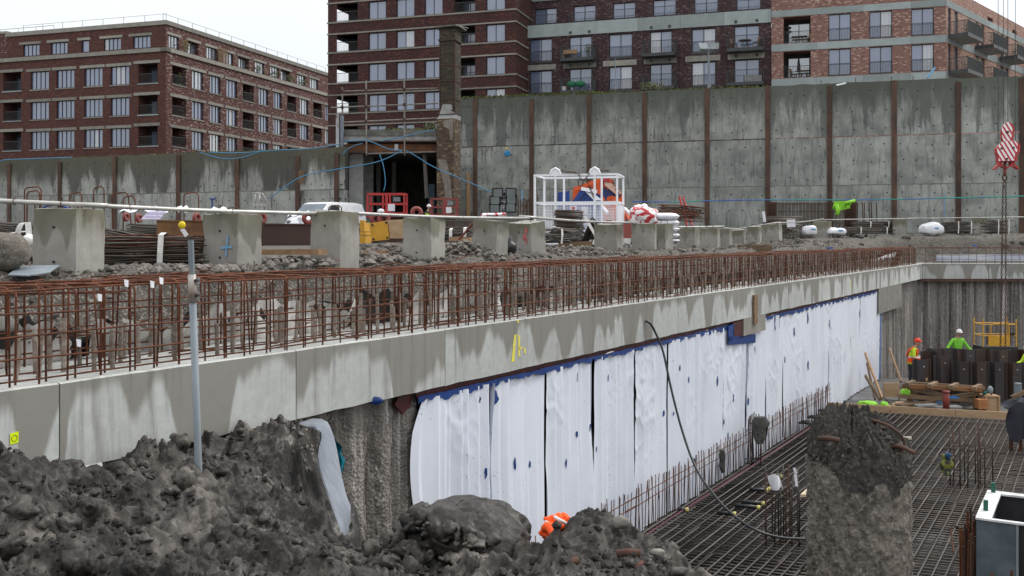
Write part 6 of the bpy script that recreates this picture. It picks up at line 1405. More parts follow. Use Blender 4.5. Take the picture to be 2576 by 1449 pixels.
# red work platforms
def basket(x0, x1, y0, y1, Y, m, label, seg):
    a, b = TL(x0, y1, Y), TL(x1, y0, Y); r = thing('work_platform', label, 'platform', ((a.x+b.x)/2, Y, gz((a.x+b.x)/2, Y))); d_ = 1.1; zt, zb_ = b.z, a.z; zm_ = lerp(zb_, zt, .52)
    xs_ = [a.x, lerp(a.x, b.x, seg[0]), lerp(a.x, b.x, seg[1]), b.x]
    for x in xs_:
        for y in (Y, Y+d_): MB().b2((x-.04, y-.04, zb_), (x+.04, y+.04, zt-(.06 if x in (xs_[0],) else 0))).build('post', m, r)
    for z_ in (zt, zm_):
        for y in (Y, Y+d_): MB().bar((a.x, y, z_), (b.x, y, z_), .06, .06).build('rail', m, r)
        for x in (a.x, b.x): MB().bar((x, Y, z_), (x, Y+d_, z_), .06, .06).build('rail', m, r)
    MB().b2((a.x-.03, Y-.06, zb_-.12), (b.x+.03, Y+d_+.06, zb_+.10)).build('deck', m, r)
    MB().b2((xs_[2]+.05, Y-.06, zm_-.34), (xs_[2]+.36, Y-.05, zm_-.02)).build('notice', m_paper, r)
    MB().box((b.x-.35, Y+.1, zm_+.2), (.3, .2, .2)).build('control_box', m_galv, r)
    MB().b2((a.x+.1, Y+.2, gz(a.x, Y)), (b.x-.1, Y+.9, zb_-.12)).build('scissor_base', m_rustd, r); return r
basket(395, 950, 105, 420, 45, m_red, 'red work platform basket in front of the dark opening', (.42, .53))
basket(1350, 1740, 180, 440, 56, m_redp, 'faded red work platform basket in front of the brick pier', (.48, .56))
p = TL(1310, 300, 56); person('person with white helmet in dark clothes and yellow vest by the dark opening', (p.x, 56, p.z-1.70), R(70), (((-.25, -.05, 1.12), (-.2, -.3, 1.0)), ((.25, -.05, 1.12), (.2, -.3, 1.0))), vest_mat('dark_jacket_yellow_vest', (.03, .03, .04), None, ((1.0, 1.32, (.45, .7, .03)),)), plain('white_helmet2', (.78, .78, .8), None, 3, .3, vary=0))
one(MB().ball(TL(598, 370, 44.6), (.16, .14, .11), 10, 8), 'helmet', 'white helmet seen through the red work platform basket', 'helmet', m_white, True)
# van
VY = 56
van = thing('parked_van', 'white panel van with blue lettering parked before the wall', 'van', (P(822, 0, VY).x, VY, .12), R(180+62))
# profile along x (front at +x), width along y
prof = [(-2.42, .35), (-2.45, .9), (-2.38, 1.55), (-2.18, 1.88), (-1.6, 1.96), (.55, 1.95), (.95, 1.86), (1.75, 1.18), (2.25, 1.02), (2.43, .75), (2.45, .35)]
mb = MB(); A = []
for j, yy in enumerate((-1, -.97, -.86, .86, .97, 1)):
    sc = (1, 1, 1, 1, 1, 1)[j]; dz = (-.14, -.04, 0, 0, -.04, -.14)[j]
    A.append([(x*(1 if abs(yy) < .9 else .985), yy*.97*(1-.10*max(0, (z-1.0))/.95*(abs(yy) > .9)), max(.3, z+(dz if z > 1.0 else 0))) for x, z in prof])
mb.grid(np.array(A)); n = len(prof)
mb.add(A[0], [tuple(range(n))]); mb.add(A[-1], [tuple(range(n))[::-1]])
mb.build('body', m_white, van, False, world=False)
MB().add([(.98, -.80, 1.825), (.98, .80, 1.825), (1.72, .86, 1.225), (1.72, -.86, 1.225)], [(0, 1, 2, 3)]).build('windscreen', m_glassd, van, world=False).location = (.02, 0, .012)
for s in (-1, 1):
    q = [(.10, s*.95, 1.72), (.75, s*.94, 1.72), (1.35, s*.975, 1.18), (.10, s*.985, 1.15)]
    if s > 0: q = q[::-1]
    MB().slab(q, .02).build('side_window', m_black, van, world=False)
    wp = MB().box((1.25, s*1.06, 1.22), (.10, .16, .22)); wp.build('wing_mirror', m_black, van, world=False)
    for x in (1.55, -1.5):
        wh = MB().tube([(x, s*.98, .32), (x, s*.78, .32)], .32, 16).build('wheel', m_rubber, van, world=False); MB().tube([(x, s*.99, .32), (x, s*.97, .32)], .19, 12).build('hub', m_galv, wh, world=False)
    MB().ball((2.34, s*.72, .82), (.12, .18, .11), 10, 7).build('headlight', m_lens, van, True, world=False)
MB().b2((2.42, -.6, .5), (2.47, .6, .72)).build('grille', m_black, van, world=False)
MB().b2((-1.85, .955, 1.28), (-1.0, .962, 1.52)) 
tv = text('KILNBRIDGE', 'printed_letters', (0, 0, 0), (R(90), 0, R(180)), .26, plain('grey_blue_print', (.10, .12, .22), None, 3, .5), None)
tv.parent = van; tv.location = (-1.35, .995, 1.30); tv.rotation_euler = (R(90), 0, R(180))
lg = MB(); 
for k in range(3): lg.box((-.43+.09*k-.02, .992, 1.29+.03*k), (.06, .006, .12+.05*k))
lg.build('printed_logo', plain('logo_blue', (.03, .16, .5), None, 3, .5), van, world=False)
# small things before the low wall
al = thing('hop_up_ladder', 'white A-frame handrail standing before the low wall', 'ladder', P(655, 530, 55))
def AL(x, y, Y=55): return P((x/4.025+640)*.6708, (y/4.025+700)*.6708, Y)
for pts in ([(1240, 100), (1320, 95), (1360, 150), (1420, 340)], [(1270, 95), (1390, 105), (1430, 180), (1480, 340)], [(1275, 110), (1280, 330)], [(1340, 110), (1345, 330)]): MB().tube([AL(*p, 55+.2*(len(pts) % 3)) for p in pts], .028, 6).build('tube', m_tube, al, True)
for y in (275, 300): MB().tube([AL(1225, y-8), AL(1460, y)], .022, 5).build('crossbar', m_tube, al)
bs_ = thing('prop_stand', 'thin blue stand with forked top before the low wall', 'stand', P(597, 530, 52))
MB().tube([AL(628, 340, 52), AL(628, 170, 52)], .045, 6).build('stem', m_blue, bs_); MB().tube([AL(585, 170, 52), AL(610, 195, 52), AL(650, 195, 52), AL(692, 165, 52)], .035, 6).build('fork', m_blue, bs_)
one(MB().tube(spline([P(95, 545, 17), P(110, 522, 17), P(140, 515, 17), P(172, 525, 17), P(176, 540, 17)], 4), .02, 6), 'blue_hose', 'arched blue hose behind the largest block', 'hose', plain('blue_hose', (.02, .06, .3), None, 3, .4), True)
for k, (u0, u1, v, vb, lb) in enumerate(((62, 104, 472, 545, 'tall rusty bar hoop at far left'), (68, 100, 482, 545, 'second rusty bar hoop inside the first at far left'), (175, 206, 486, 540, 'rusty bar hoop above the near rail, left of the rail end'), (236, 262, 471, 512, 'rusty bar hoop by the second wall post'), (286, 338, 486, 520, 'leaning rusty bar hoop left of the lilac sign'), (310, 340, 495, 520, 'small rusty bar hoop beside the leaning one'), (463, 500, 486, 540, 'single rusty bar hoop above the rail before the blue cross block'))):
    Y = 20; a, b = P(u0, vb, Y), P(u1, vb, Y); zt = P(0, v, Y).z; r_ = .06; tl_ = .12 if k == 4 else 0
    one(MB().tube([(a.x, Y, gz(a.x, Y)), (a.x-tl_*.3, Y, zt-r_), (a.x+r_*.4-tl_*.3, Y, zt-r_*.3), (a.x+r_-tl_*.2, Y, zt), (b.x-r_-tl_, Y, zt+.02), (b.x-r_*.3-tl_, Y, zt-r_*.3), (b.x-tl_, Y, zt-r_), (b.x, Y, gz(b.x, Y))], .014, 6), 'bar_hoop', lb, 'rebar', m_rust, True, 'bar hoops at the left')
for k, (u, v) in enumerate(((88, 510), (157, 498), (551, 515), (556, 515))): one(MB().cyl(P(u, 545, 20.5), P(u, v, 20.5), .012, 5), 'upright_bar', ('thin upright bar inside the hoops at far left', 'thin upright bar left of the second wall post', 'left of two thin bars left of the blue stand', 'right of two thin bars left of the blue stand')[k], 'rebar', m_rustd)

# ---------------------------------------------------------------- far right, at the foot of the wall
mp = thing('mesh_panel', 'dark panel of close upright bars leaning on the high wall', 'rebar panel', G(2060, 55.5))
for k in range(74): x = P(1930+k*3.0, 0, 55.5).x; MB().cyl((x, 55.5+.02*(k % 3), gz(x, 55.5)), (x, 55.5+.02*(k % 3), P(0, 509+random.uniform(-1, 1), 55.5).z), .024, 4).build('bar', m_rustd, mp)
for v in (513, 532, 560): MB().tube([P(1926, v, 55.4), P(2158, v+1, 55.4)], .022, 4).build('tie_bar', m_rustd, mp)
MB().b2(P(1930, 575, 55.8), P(1950, 509, 56)).build('plate', m_rustd, mp); MB().b2(P(2128, 584, 55.7), P(2152, 508, 55.9)).build('plate', m_rustd, mp)
for k, u in enumerate((2165, 2182, 2200)): one(MB().tube([P(u-8, 585, 55+k*.3), P(u-8, 510, 55+k*.3), P(u+4, 509, 55+k*.3), P(u+6, 560, 55+k*.3)], .03, 5), 'bar_hoop', ('first', 'second', 'third')[k]+' bent bar hoop right of the dark bar panel', 'rebar', m_rustd)
c = P(2120, 522, 54.8); jk = thing('work_jacket', 'lime hi-vis jacket hung over the dark bar panel', 'jacket', P(2112, 540, 54.8))
A = [[P(lerp(2096, 2140, j/7)+2*math.sin(i), lerp(506, 530-10*abs(j/7-.35), i/6), 54.7+.12*math.sin(j*2+i)) for j in range(8)] for i in range(7)]
mb = MB(); mb.grid(np.array([[tuple(p) for p in r] for r in A])); mb.build('body', m_lime, jk, True); MB().tube([P(2104, 515, 54.6), P(2108, 530, 54.6), P(2106, 541, 54.6)], .12, 7).build('sleeve', m_lime, jk, True); MB().tube([P(2125, 511, 54.6), P(2138, 508, 54.7), P(2150, 505, 54.8)], .09, 7).build('sleeve', m_lime, jk, True)
for k, (u0, u1, v0, v1, Y, lb) in enumerate(((1925, 2005, 545, 590, 53, 'dark bar coil stack behind the climbing rail'), (2115, 2245, 572, 588, 54.5, 'long low black bar bundle left of the big white bag'), (2150, 2240, 558, 572, 55, 'short black bar bundle lying on the long low one'), (2375, 2440, 558, 588, 55, 'black bar bundle right of the big white bag'), (2478, 2530, 553, 588, 55.3, 'black bar bundle by the right chain'))):
    a, b = P(u0, v1, Y), P(u1, v1, Y+.4); bundle(lb, a, b, 1.0, (v1-v0)/FPX*Y, 46 if k else 60, .035, m_barb, strap=() if k in (0,) else (.3, .8), group='black bar bundles along the high wall')
for k, (u, v, ru, rv, Y, lb) in enumerate(((2036, 580, 17, 13, 52.6, 'small round white bag left of the far block between bags'), (2104, 583, 22, 10, 52.8, 'low white bag right of the far block between bags'), (2343, 577, 28, 15, 53.4, 'big white bag with blue print between two far blocks'))):
    c = P(u, v, Y); bg = thing('bulk_bag', lb, 'bag', (c.x, Y, c.z-rv/FPX*Y)); 
    MB().ball(c, (ru/FPX*Y, .5, rv/FPX*Y), 20, 13, f=lambda p, k=k: (math.copysign(abs(p[0])**.62, p[0])*(1+.12*float(noise3(p[0]*2.6, p[1]*2.6, p[2]*2.6+k, 24)))*(1-.18*max(p[2], 0)), math.copysign(abs(p[1])**.7, p[1]), max(-.8, math.copysign(abs(p[2])**.7, p[2])*(1+.32*float(noise3(p[0]*2.0+k, p[1]*3, k, 25))+.16*float(noise3(p[0]*5+k, p[1]*6, p[2]*5, 26)))))).build('sack', m_tarp, bg, True)
    MB().ball(c+Vector((.06, -.47, .06)), (.16, .05, .06), 10, 6).build('blue_print', m_paintb, bg, True)
one(MB().slab([P(1979, 553, 52.5), P(2000, 552, 52.5), P(2001, 571, 52.5), P(1980, 572, 52.5)], .03), 'notice_sheet', 'white printed notice hung under the climbing rail', 'notice', m_paper)
one(MB().slab([P(1917, 532, 52), P(1924, 532, 52), P(1927, 558, 52), P(1920, 558, 52)], .03), 'plastic_strip', 'white plastic strip standing by the climbing rail', 'strip', m_tarp)
rp = [P(u, v, Y) for u, v, Y in ((1590, 507, 60), (1700, 508, 60), (1830, 504, 59), (1935, 503, 58.5), (2080, 503, 57.6), (2230, 502, 57), (2400, 498, 56.6), (2600, 493, 56))]
one(MB().tube(spline(rp, 5), .032, 6), 'rope_line', 'blue and green rope line strung along the high wall', 'rope', m_brope, True)
for k, (u, v, s, lb) in enumerate(((2085, 624, 9, 'blue scrap on the bank near the far cage'), (2452, 618, 5, 'blue scrap on the bank at far right'))):
    c = P(u, v, 40+10*k); one(MB().box(c, (s*.02*1.6, .2, .06)), 'plastic_scrap', lb, 'scrap', plain('blue_scrap%d' % k, (.03, .12, .5), None, 3, .5))
for k, (u, v, s, Y) in enumerate(((1908, 622, .3, 36), (1965, 622, .2, 37), (1572, 640, .25, 24), (2100, 612, .3, 45))):
    c = P(u, v, Y); one(MB().ball(c, (s, s*.8, s*.7), 14, 10, f=lambda p, k=k: tuple(np.array(p)*(1+.35*float(noise3(p[0]*2+k, p[1]*2, p[2]*2, 6))))), 'soil_clump', ('clump of soil before the block where the rail climbs', 'small clump of soil before the bend block', 'clump of soil at the small block', 'clump of soil on the bank before the far block')[k], 'clump', m_bank, True)

# ---------------------------------------------------------------- steel post in the foreground, its clamp; things on the spoil
pb, pt_ = P(501, 1222, 7.45), P(480, 604, 7.45)
pst = thing('steel_post', 'grey galvanised tube standing in the clay in front of the cage', 'post', pb, 0)
mid_ = lerp(pb, pt_, .755); jn = lerp(pb, pt_, .80)
MB().tube([pb-Vector((0, 0, .25)), pb, mid_], .0265, 14).build('lower_tube', m_galv, pst, True); MB().tube([mid_-Vector((0, 0, .0)), lerp(pb, pt_, .90), pt_], .0245, 4).build('upper_tube', m_galv, pst)
MB().tube([lerp(pb, pt_, .745), lerp(pb, pt_, .86)], .030, 14).build('clamp_sleeve', plain('worn_zinc', (.36, .37, .37), (.24, .17, .13), 9, .5, .3), pst, True)
for f in (.775, .835):
    c = lerp(pb, pt_, f); MB().tube([c+Vector((.02, -.01, 0)), c+Vector((.055, -.015, 0))], .014, 6).build('bolt', m_rustd, pst); MB().box(c+Vector((.048, -.005, 0)), (.012, .04, .042)).build('clamp_plate', m_galv, pst)
# curled sheet liner hanging off the lip
rows = [((752,1064,10.35),(788,1078,10.0)),((784,1053,10.4),(800,1082,9.8)),((806,1054,10.35),(806,1090,9.7)),((822,1062,10.3),(806,1104,9.6)),((830,1078,10.2),(800,1124,9.5)),((838,1100,10.1),(797,1146,9.45)),((846,1135,9.95),(801,1172,9.4)),((853,1175,9.8),(812,1208,9.35)),((861,1215,9.65),(824,1244,9.3)),((870,1250,9.55),(836,1278,9.25)),((880,1275,9.5),(846,1305,9.2)),((879,1305,9.4),(856,1335,9.15)),((872,1345,9.3),(864,1350,9.1))]
A = []
for a, b in rows:
    pa, pb2 = P(*a), P(*b); A.append([tuple(lerp(pa, pb2, q/8)+Vector((-.3, -1, .2)).normalized()*.05*math.sin(math.pi*q/8)) for q in range(9)])
A = np.array(A); mb = MB(); mb.grid(A); mb.grid(A+np.array([.008, .012, .0]))
ln = thing('liner_strip', 'curled grey plastic liner strip hanging from the beam over the lip', 'liner', P(840, 1345, 9.3)); mb.build('strip', plain('scuffed_grey_plastic', (.22, .245, .28), (.15, .17, .205), 3, .35, stretch=(3, 3, .5)), ln, True)
A = [[tuple(P(lerp(u0, u1, j/5), lerp(v0, v1, j/5)+2*math.sin(j*2+i), 10.45-.1*math.sin(i+j))) for j in range(6)] for i, (u0, v0, u1, v1) in enumerate(((820, 1090, 834, 1086), (823, 1102, 838, 1098), (828, 1118, 847, 1112), (834, 1135, 860, 1124), (840, 1150, 858, 1140), (846, 1165, 868, 1155), (852, 1180, 866, 1172), (857, 1192, 862, 1190)))]
A = np.array(A); mb = MB(); mb.grid(A); mb.grid(A+np.array([.0, .012, .0])); one(mb, 'plastic_wrap', 'teal plastic wrap stuck behind the curled liner strip', 'plastic', m_teal, True)
# smooth clay mass on the middle mound
c = P(1180, 1375, 6.05); mb = MB()
def clay(p):
    p = np.array(p); d = 1+.13*float(noise3(p[0]*1.3+4, p[1]*1.3, p[2]*1.3, 31))+.05*float(noise3(p[0]*4, p[1]*4, p[2]*4, 32))+.022*float(noise3(p[0]*11, p[1]*11, p[2]*11, 34))
    cr = abs(float(noise3(p[0]*2.1, p[1]*2.1+p[2]*.6, p[2]*2.1, 33))); d -= .07*max(0, 1-cr/.045); return tuple(p*d)
mb.ball((c.x, c.y+.18, c.z), (.40, .34, .26), 90, 60, f=clay)
one(mb, 'clay_lump', 'large smooth cracked clay lump on the middle mound', 'clay lump', m_soil, True)
rq = np.random.RandomState(21); n = 120; an_ = rq.uniform(1.6, 5.2, n); q_ = rq.uniform(.75, 1.25, n); lx, ly = c.x+.42*q_*np.cos(an_), c.y+.10+.32*q_*np.sin(an_)
lumps('clay_clods', np.c_[lx, ly, np.maximum(spoil(lx, ly, False), c.z+.22*np.sqrt(np.clip(1-q_**2, 0, 1)))+.01], .014+.05*rq.rand(n)**2.5, m_soil, 22)
for k, (u, v, Y, s, fl) in enumerate(((1562, 1314, 6.0, .055, .75), (1655, 1395, 5.6, .04, .6), (1538, 1390, 5.6, .0, .5), (90, 1340, 5.5, .0, .7), (660, 1160, 8.6, .0, .7), (662, 1270, 6.9, .0, .35), (690, 1320, 6.5, .0, .35), (1490, 1348, 5.95, .0, .7))):
    if s == 0: continue
    x, y = P(u, v, Y).x, Y; c = P(u, v, Y); c.z = max(c.z, sz(x, y)+s*.2*fl)
    one(MB().ball(c, (s, s*.9, s*fl), 22, 16, f=lambda p, k=k: tuple(np.array(p)*(1+.22*float(noise3(p[0]*1.5+k, p[1]*1.5, p[2]*1.5, 36))+.06*float(noise3(p[0]*5+k, p[1]*5, p[2]*5, 37))))), 'stone' if k < 2 else 'clay_lump',
        ('rounded grey stone on top of the right mound', 'small pale flat stone on the right mound', '', 'flat clay lump at the left picture edge', 'knob of clay at the lip by the beam', 'flattened grey clay cake in the middle of the spoil', 'smaller flattened clay cake below the bigger one', 'smooth clay lump left of the grey stone on the right mound')[k], 'stone' if k < 2 else 'clay lump', plain('river_stone%d' % k, (.24, .225, .2), (.17, .16, .145), 5, .8, bump=.2) if k < 2 else m_clod, True)
def ribbed(pts, r):
    q = spline([P(*p) for p in pts], 14); return MB().tube(q, [r+(.003 if i % 2 else 0) for i in range(len(q))], 9)
for pts, r, lb in (([(1352,1452,5.25),(1385,1436,5.3),(1415,1418,5.35),(1452,1410,5.4)], .021, 'thick rusty bar end sticking out of the clay at the bottom edge'), ([(1553,1393,5.6),(1580,1390,5.58),(1612,1393,5.56)], .022, 'short thick rusty bar on the right mound'), ([(1600,1432,5.45),(1612,1420,5.46),(1622,1412,5.5)], .014, 'small rusty bar end low on the right mound')):
    one(ribbed(pts, r), 'rusty_bar', lb, 'rebar', plain('flaky_rust', (.13, .062, .045), (.08, .042, .035), 12, .9, bump=.4), True)
# orange hi-vis jacket dropped at the lip
oj = thing('work_jacket', 'orange hi-vis jacket hanging over the lip between the mounds', 'jacket', P(1392, 1357, 6.15))
def blob(c, r, seed, m, nm):
    MB().ball(c, r, 34, 24, f=lambda p: tuple(np.array(p)*(1+.30*float(noise3(p[0]*1.8+seed, p[1]*1.8, p[2]*1.8, 41))+.12*float(noise3(p[0]*4.5+seed, p[1]*4.5, p[2]*4.5, 42))+.06*math.sin(p[0]*9+p[2]*5+seed)))).build(nm, m, oj, True)
blob(P(1403, 1318, 6.2), (.075, .07, .058), 1, m_hio, 'jacket_body'); blob(P(1382, 1340, 6.15), (.05, .06, .05), 5, m_hio, 'jacket_body'); blob(P(1418, 1305, 6.2), (.04, .04, .035), 9, m_hio, 'collar')
MB().tube(spline([P(1372, 1330, 6.12), P(1380, 1325, 6.05), P(1390, 1338, 6.0), P(1393, 1344, 5.98)], 5), [.03]*16, 10).build('sleeve', m_hio, oj, True)
c = P(1393, 1345, 5.965); MB().ball(c, (.018, .012, .02), 10, 7).build('sleeve_opening', m_black, oj, True)
MB().tube(spline([P(1395, 1300, 6.13), P(1408, 1308, 6.1), P(1425, 1318, 6.13), P(1433, 1330, 6.17)], 4), .011, 6).build('reflective_band', m_refl, oj, True); MB().tube(spline([P(1372, 1312, 6.1), P(1384, 1318, 6.07), P(1398, 1334, 6.07)], 4), .009, 6).build('reflective_band', m_refl, oj, True)
# ---------------------------------------------------------------- retaining walls
def hit(u, o, d):
    """distance along a plan line (origin o, direction d) at picture column u"""
    k = (u-CX)/FPX; return (k*o[1]-o[0])/(d[0]-k*d[1])
def retaining(name_label, u0, Y0, u1, Y1, ztop, zs_, posts, m, mpost, seed, holes=True):
    a = Vector(((u0-CX)/FPX*Y0, Y0)); b = Vector(((u1-CX)/FPX*Y1, Y1)); d = (b-a).normalized(); ang = math.atan2(d.y, d.x)
    r = thing('retaining_wall', name_label, 'wall', (a.x, a.y, -.6), ang); L = (b-a).length; zt = ztop+.6
    sp_ = [hit(u, a, d) for u in posts]; ed = [0.0]+sp_+[L]; ed = sorted(e for e in ed if -.01 <= e <= L+.01)
    zz = [zt]+[z+.6 for z in zs_]+[0]
    for i, (p, q) in enumerate(zip(ed[:-1], ed[1:])):
        if q-p < .3: continue
        dz_ = random.uniform(-.05, .05)
        for j, (z1, z0) in enumerate(zip(zz[:-1], zz[1:])):
            n = 14; mb = MB(); o_ = random.uniform(-.015, .015)
            top = [(p+(q-p)*k/n, o_, (z1-.03+random.uniform(-.012, .012) if j else z1+dz_+.05*float(noise2(p+(q-p)*k/n*1.3, seed, 3)))-zt) for k in range(n+1)]
            bot = [(x, o_, z0+.03+random.uniform(-.012, .012)-zt) for x, _, _ in top]
            A = [top, bot]; back = [(x, .4, z) for x, _, z in top]
            mb.grid(np.array([bot, top, back])); mb.quad(top[0], bot[0], (p, .4, bot[0][2]), back[0]); mb.quad(top[-1], back[-1], (q, .4, bot[-1][2]), bot[-1])
            o = mb.build('panel', m, r, world=False); o.location = (0, 0, zt)
            if holes and z1-z0 > 1.5:
                hb = MB()
                for c in range(4):
                    for w_ in range(3):
                        x, z = p+(q-p)*(c+.5)/4+random.uniform(-.14, .14), lerp(z0, z1, (w_+.45)/3)+random.uniform(-.1, .1)-zt
                        hb.cyl((x, o_-.012, z), (x, o_+.01, z), .045, 6)
                h = hb.build('tie_hole', m_hole2, o, world=False); tag(h, kind='stuff')
    for s in sp_:
        mb = MB(); hh = zt-random.uniform(.05, .5) if random.random() < .6 else zt
        mb.b2((s-.15, -.10, 0), (s+.15, -.06, hh)); mb.b2((s-.012, -.06, 0), (s+.012, .1, hh)); mb.build('steel_post', mpost, r, world=False)
    return r, a, d, ang, L
wr, wra, wrd, wrang, wrL = retaining('high grey concrete retaining wall with steel posts on the right', 1158, 67.65, 2640, 57.55, 9.55, (6.25, 3.3, .35), (1196, 1338, 1482, 1622, 1779, 1931, 2087, 2249, 2410, 2570), m_wall_r, m_post, 1)
wl, wla, wld, wlang, wlL = retaining('low stained concrete retaining wall with steel posts at left', -60, 70.6, 868, 59.8, 5.56, (3.0, .2), (25, 152, 290, 450, 598, 750, 848), m_wall_l, m_post, 2)
def on_wall(u, z, off=-.03, which='r'):
    a, d = (wra, wrd) if which == 'r' else (wla, wld); s = hit(u, a, d); nx, ny = -d.y, d.x
    return Vector((a.x+d.x*s+nx*off, a.y+d.y*s+ny*off, z))
# moss and weeds along the wall tops
def tufts(name, label, cat, pts, h_, m, n, kind=None):
    mb = MB()
    for _ in range(n):
        t = random.random()*(len(pts)-1); i = int(t); p = lerp(Vector(pts[i]), Vector(pts[i+1]), t-i)+Vector((random.gauss(0, .12), random.uniform(0, .35), random.gauss(0, .02)))
        a = random.uniform(0, 6.28); hh = h_*random.uniform(.3, 1); w_ = random.uniform(.03, .09); dx, dy = math.cos(a)*w_, math.sin(a)*w_; lx, ly = random.gauss(0, .5)*hh, random.gauss(0, .5)*hh
        mb.add([p+Vector((-dx, -dy, 0)), p+Vector((dx, dy, 0)), p+Vector((lx*.5+dx*.6, ly*.5+dy*.6, hh*.6)), p+Vector((lx, ly, hh)), p+Vector((lx*.5-dx*.6, ly*.5-dy*.6, hh*.6))], [(0, 1, 2, 3, 4)])
    o = one(mb, name, label, cat, m)
    if kind: o['kind'] = kind; del o['category']; del o['label']
    return o
tufts('moss', None or 'x', 'moss', [on_wall(u, 9.53) for u in (1165, 1250, 1350, 1450, 1500)], .22, m_moss, 900, 'stuff')
tufts('moss', 'x', 'moss', [on_wall(u, 9.53) for u in (1480, 1600, 1750, 1930)], .14, m_moss, 500, 'stuff')
tufts('moss', 'x', 'moss', [on_wall(u, 5.54, -.03, 'l') for u in (20, 200, 400, 600, 800)], .08, m_moss, 400, 'stuff')
def bush(u, v, Y, w_, h_, label, n=260):
    c = P(u, v, Y); r = thing('bush', label, 'bush', (c.x, c.y, c.z-h_/2)); mb = MB(); tw = MB()
    for _ in range(n):
        d_ = Vector((random.gauss(0, 1), random.gauss(0, 1), random.gauss(0, 1))).normalized()*random.random()**.4; p = c+Vector((d_.x*w_/2, d_.y*.5, d_.z*h_/2)); s = random.uniform(.05, .11)
        a = Vector((random.gauss(0, 1), random.gauss(0, 1), random.gauss(0, 1))).normalized(); b_ = a.orthogonal().normalized()
        mb.add([p-a*s, p+b_*s*.5, p+a*s, p-b_*s*.5], [(0, 1, 2, 3)])
    for k in range(9): a = random.uniform(-.5, .5)*w_; tw.tube([(c.x+a*.2, c.y, c.z-h_/2), (c.x+a*.6, c.y, c.z), (c.x+a, c.y+random.gauss(0, .1), c.z+h_*.4)], .012, 4)
    tag(mb.build('foliage', m_leaf, r), kind='stuff'); tw.build('stem', m_woodd, r); return r
bush(1640, 217, 64.3, 1.7, .55, 'low leafy bush growing on the wall top below the third balcony column', 320)
bush(1083, 318, 61.5, .9, .5, 'grassy weeds on the parapet beside the brick pier', 160)
for k, u in enumerate((2068, 2155, 2245, 2300, 2390, 2480)):
    p = on_wall(u, 9.5); one(MB().cyl(p+Vector((0, .2, 0)), p+Vector((0, .2, .32)), .025, 5), 'bar_stub', ('first', 'second', 'third', 'fourth', 'fifth', 'sixth')[k]+' short bar stub from the left on top of the high wall', 'rebar', m_rustd)
one(MB().slab([P(2103, 212, 60.5), P(2128, 207, 60.5), P(2128, 211, 60.5), P(2105, 216, 60.5)], .05), 'white_board', 'white board end lying on top of the high wall', 'board', m_white)
one(MB().bar(P(2333, 196, 60.5), P(2352, 170, 60.8), .05, .12), 'blue_strip', 'blue and pale strip leaning on top of the high wall', 'strip', m_paintb)
c = on_wall(1277, 5.75, -.06); mb = MB(); mb.ball(c, (.22, .02, .2), 12, 8); one(mb, 'paint_mark', 'bright blue paint blob on the high wall near the brick pier', 'paint mark', plain('cyan_paint', (.03, .32, .62), None, 3, .6), True)
one(MB().ball(c+Vector((-.05, -.01, .33)), (.1, .015, .05), 8, 6), 'paint_mark', 'small yellow dab above the blue paint blob', 'paint mark', m_painty, True)
one(MB().slab([on_wall(2374, 1.3, -.05), on_wall(2376, 1.3, -.05), on_wall(2376, 2.7, -.05), on_wall(2374, 2.7, -.05)], .01), 'paint_mark', 'pale blue vertical line painted on the high wall at right', 'paint mark', m_paintb)
# rear filler behind the walls so that no gap opens under the houses
mb = MB(); mb.b2((-110, 78, -.6), (140, 79, 4.5)); tag(one(mb, 'street_level', None, None, m_conc_dark), kind='structure')

# ---------------------------------------------------------------- dark opening with lintel, brick pier
OY = 60.8
def C3(x, y, Y): return P((x/4.025+1200)*.6708, (y/4.025+380)*.6708, Y)
op = thing('underpass', 'dark opening under a concrete parapet and rusty steel lintel', 'underpass', P(980, 0, OY+1).xy.to_3d()+Vector((0, 0, -.5)))
xl, xr = P(862, 0, OY).x, P(1098, 0, OY).x; zp1, zp0 = C3(0, 425, OY).z, C3(0, 590, OY).z; zl1, zl0 = C3(0, 640, OY).z, C3(0, 745, OY).z
MB().b2((xl, OY, zp0+.42*(zp1-zp0)), (xr, OY+.7, zp1)).build('parapet_cap', m_conc_dark, op); MB().b2((xl, OY+.06, zp0), (xr, OY+.7, zp0+.42*(zp1-zp0)-.004)).build('parapet', m_conc, op)
mw_ = plain('rust_washed_steel', (.20, .085, .03), (.075, .03, .016), 1.1, .8, stretch=(1, 1, .5))
MB().b2((xl+.2, OY+.25, zl0), (xr, OY+.29, zl1)).build('lintel_web', mw_, op); MB().b2((xl+.1, OY+.02, zl0-.13), (xr, OY+.6, zl0)).build('bottom_flange', m_post, op); MB().b2((xl, OY-.03, zp0-.09), (xr, OY+.6, zp0-.004)).build('top_flange', m_post, op)
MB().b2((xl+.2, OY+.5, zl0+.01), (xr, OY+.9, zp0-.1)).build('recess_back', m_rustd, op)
MB().b2((C3(1120, 0, OY).x, OY+.2, zl0+.01), (C3(1175, 0, OY).x, OY+.245, zl1)).build('stiffener', m_tube, op)
D_ = 16; zb = -.5
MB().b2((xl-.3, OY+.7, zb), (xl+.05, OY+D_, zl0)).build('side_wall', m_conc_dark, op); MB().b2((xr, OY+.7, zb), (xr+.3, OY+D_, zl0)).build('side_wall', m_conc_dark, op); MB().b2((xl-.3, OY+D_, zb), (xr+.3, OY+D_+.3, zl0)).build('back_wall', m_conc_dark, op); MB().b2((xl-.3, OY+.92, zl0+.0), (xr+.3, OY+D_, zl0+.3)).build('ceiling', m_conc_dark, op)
for a, b, Y in ((440, 650, OY+1.2), (660, 800, OY+4), (850, 910, OY+7), (1085, 1145, OY+9)): MB().b2((C3(a, 0, Y).x, Y, zb), (C3(b, 0, Y).x, Y+.5, zl0)).build('column', m_conc, op)
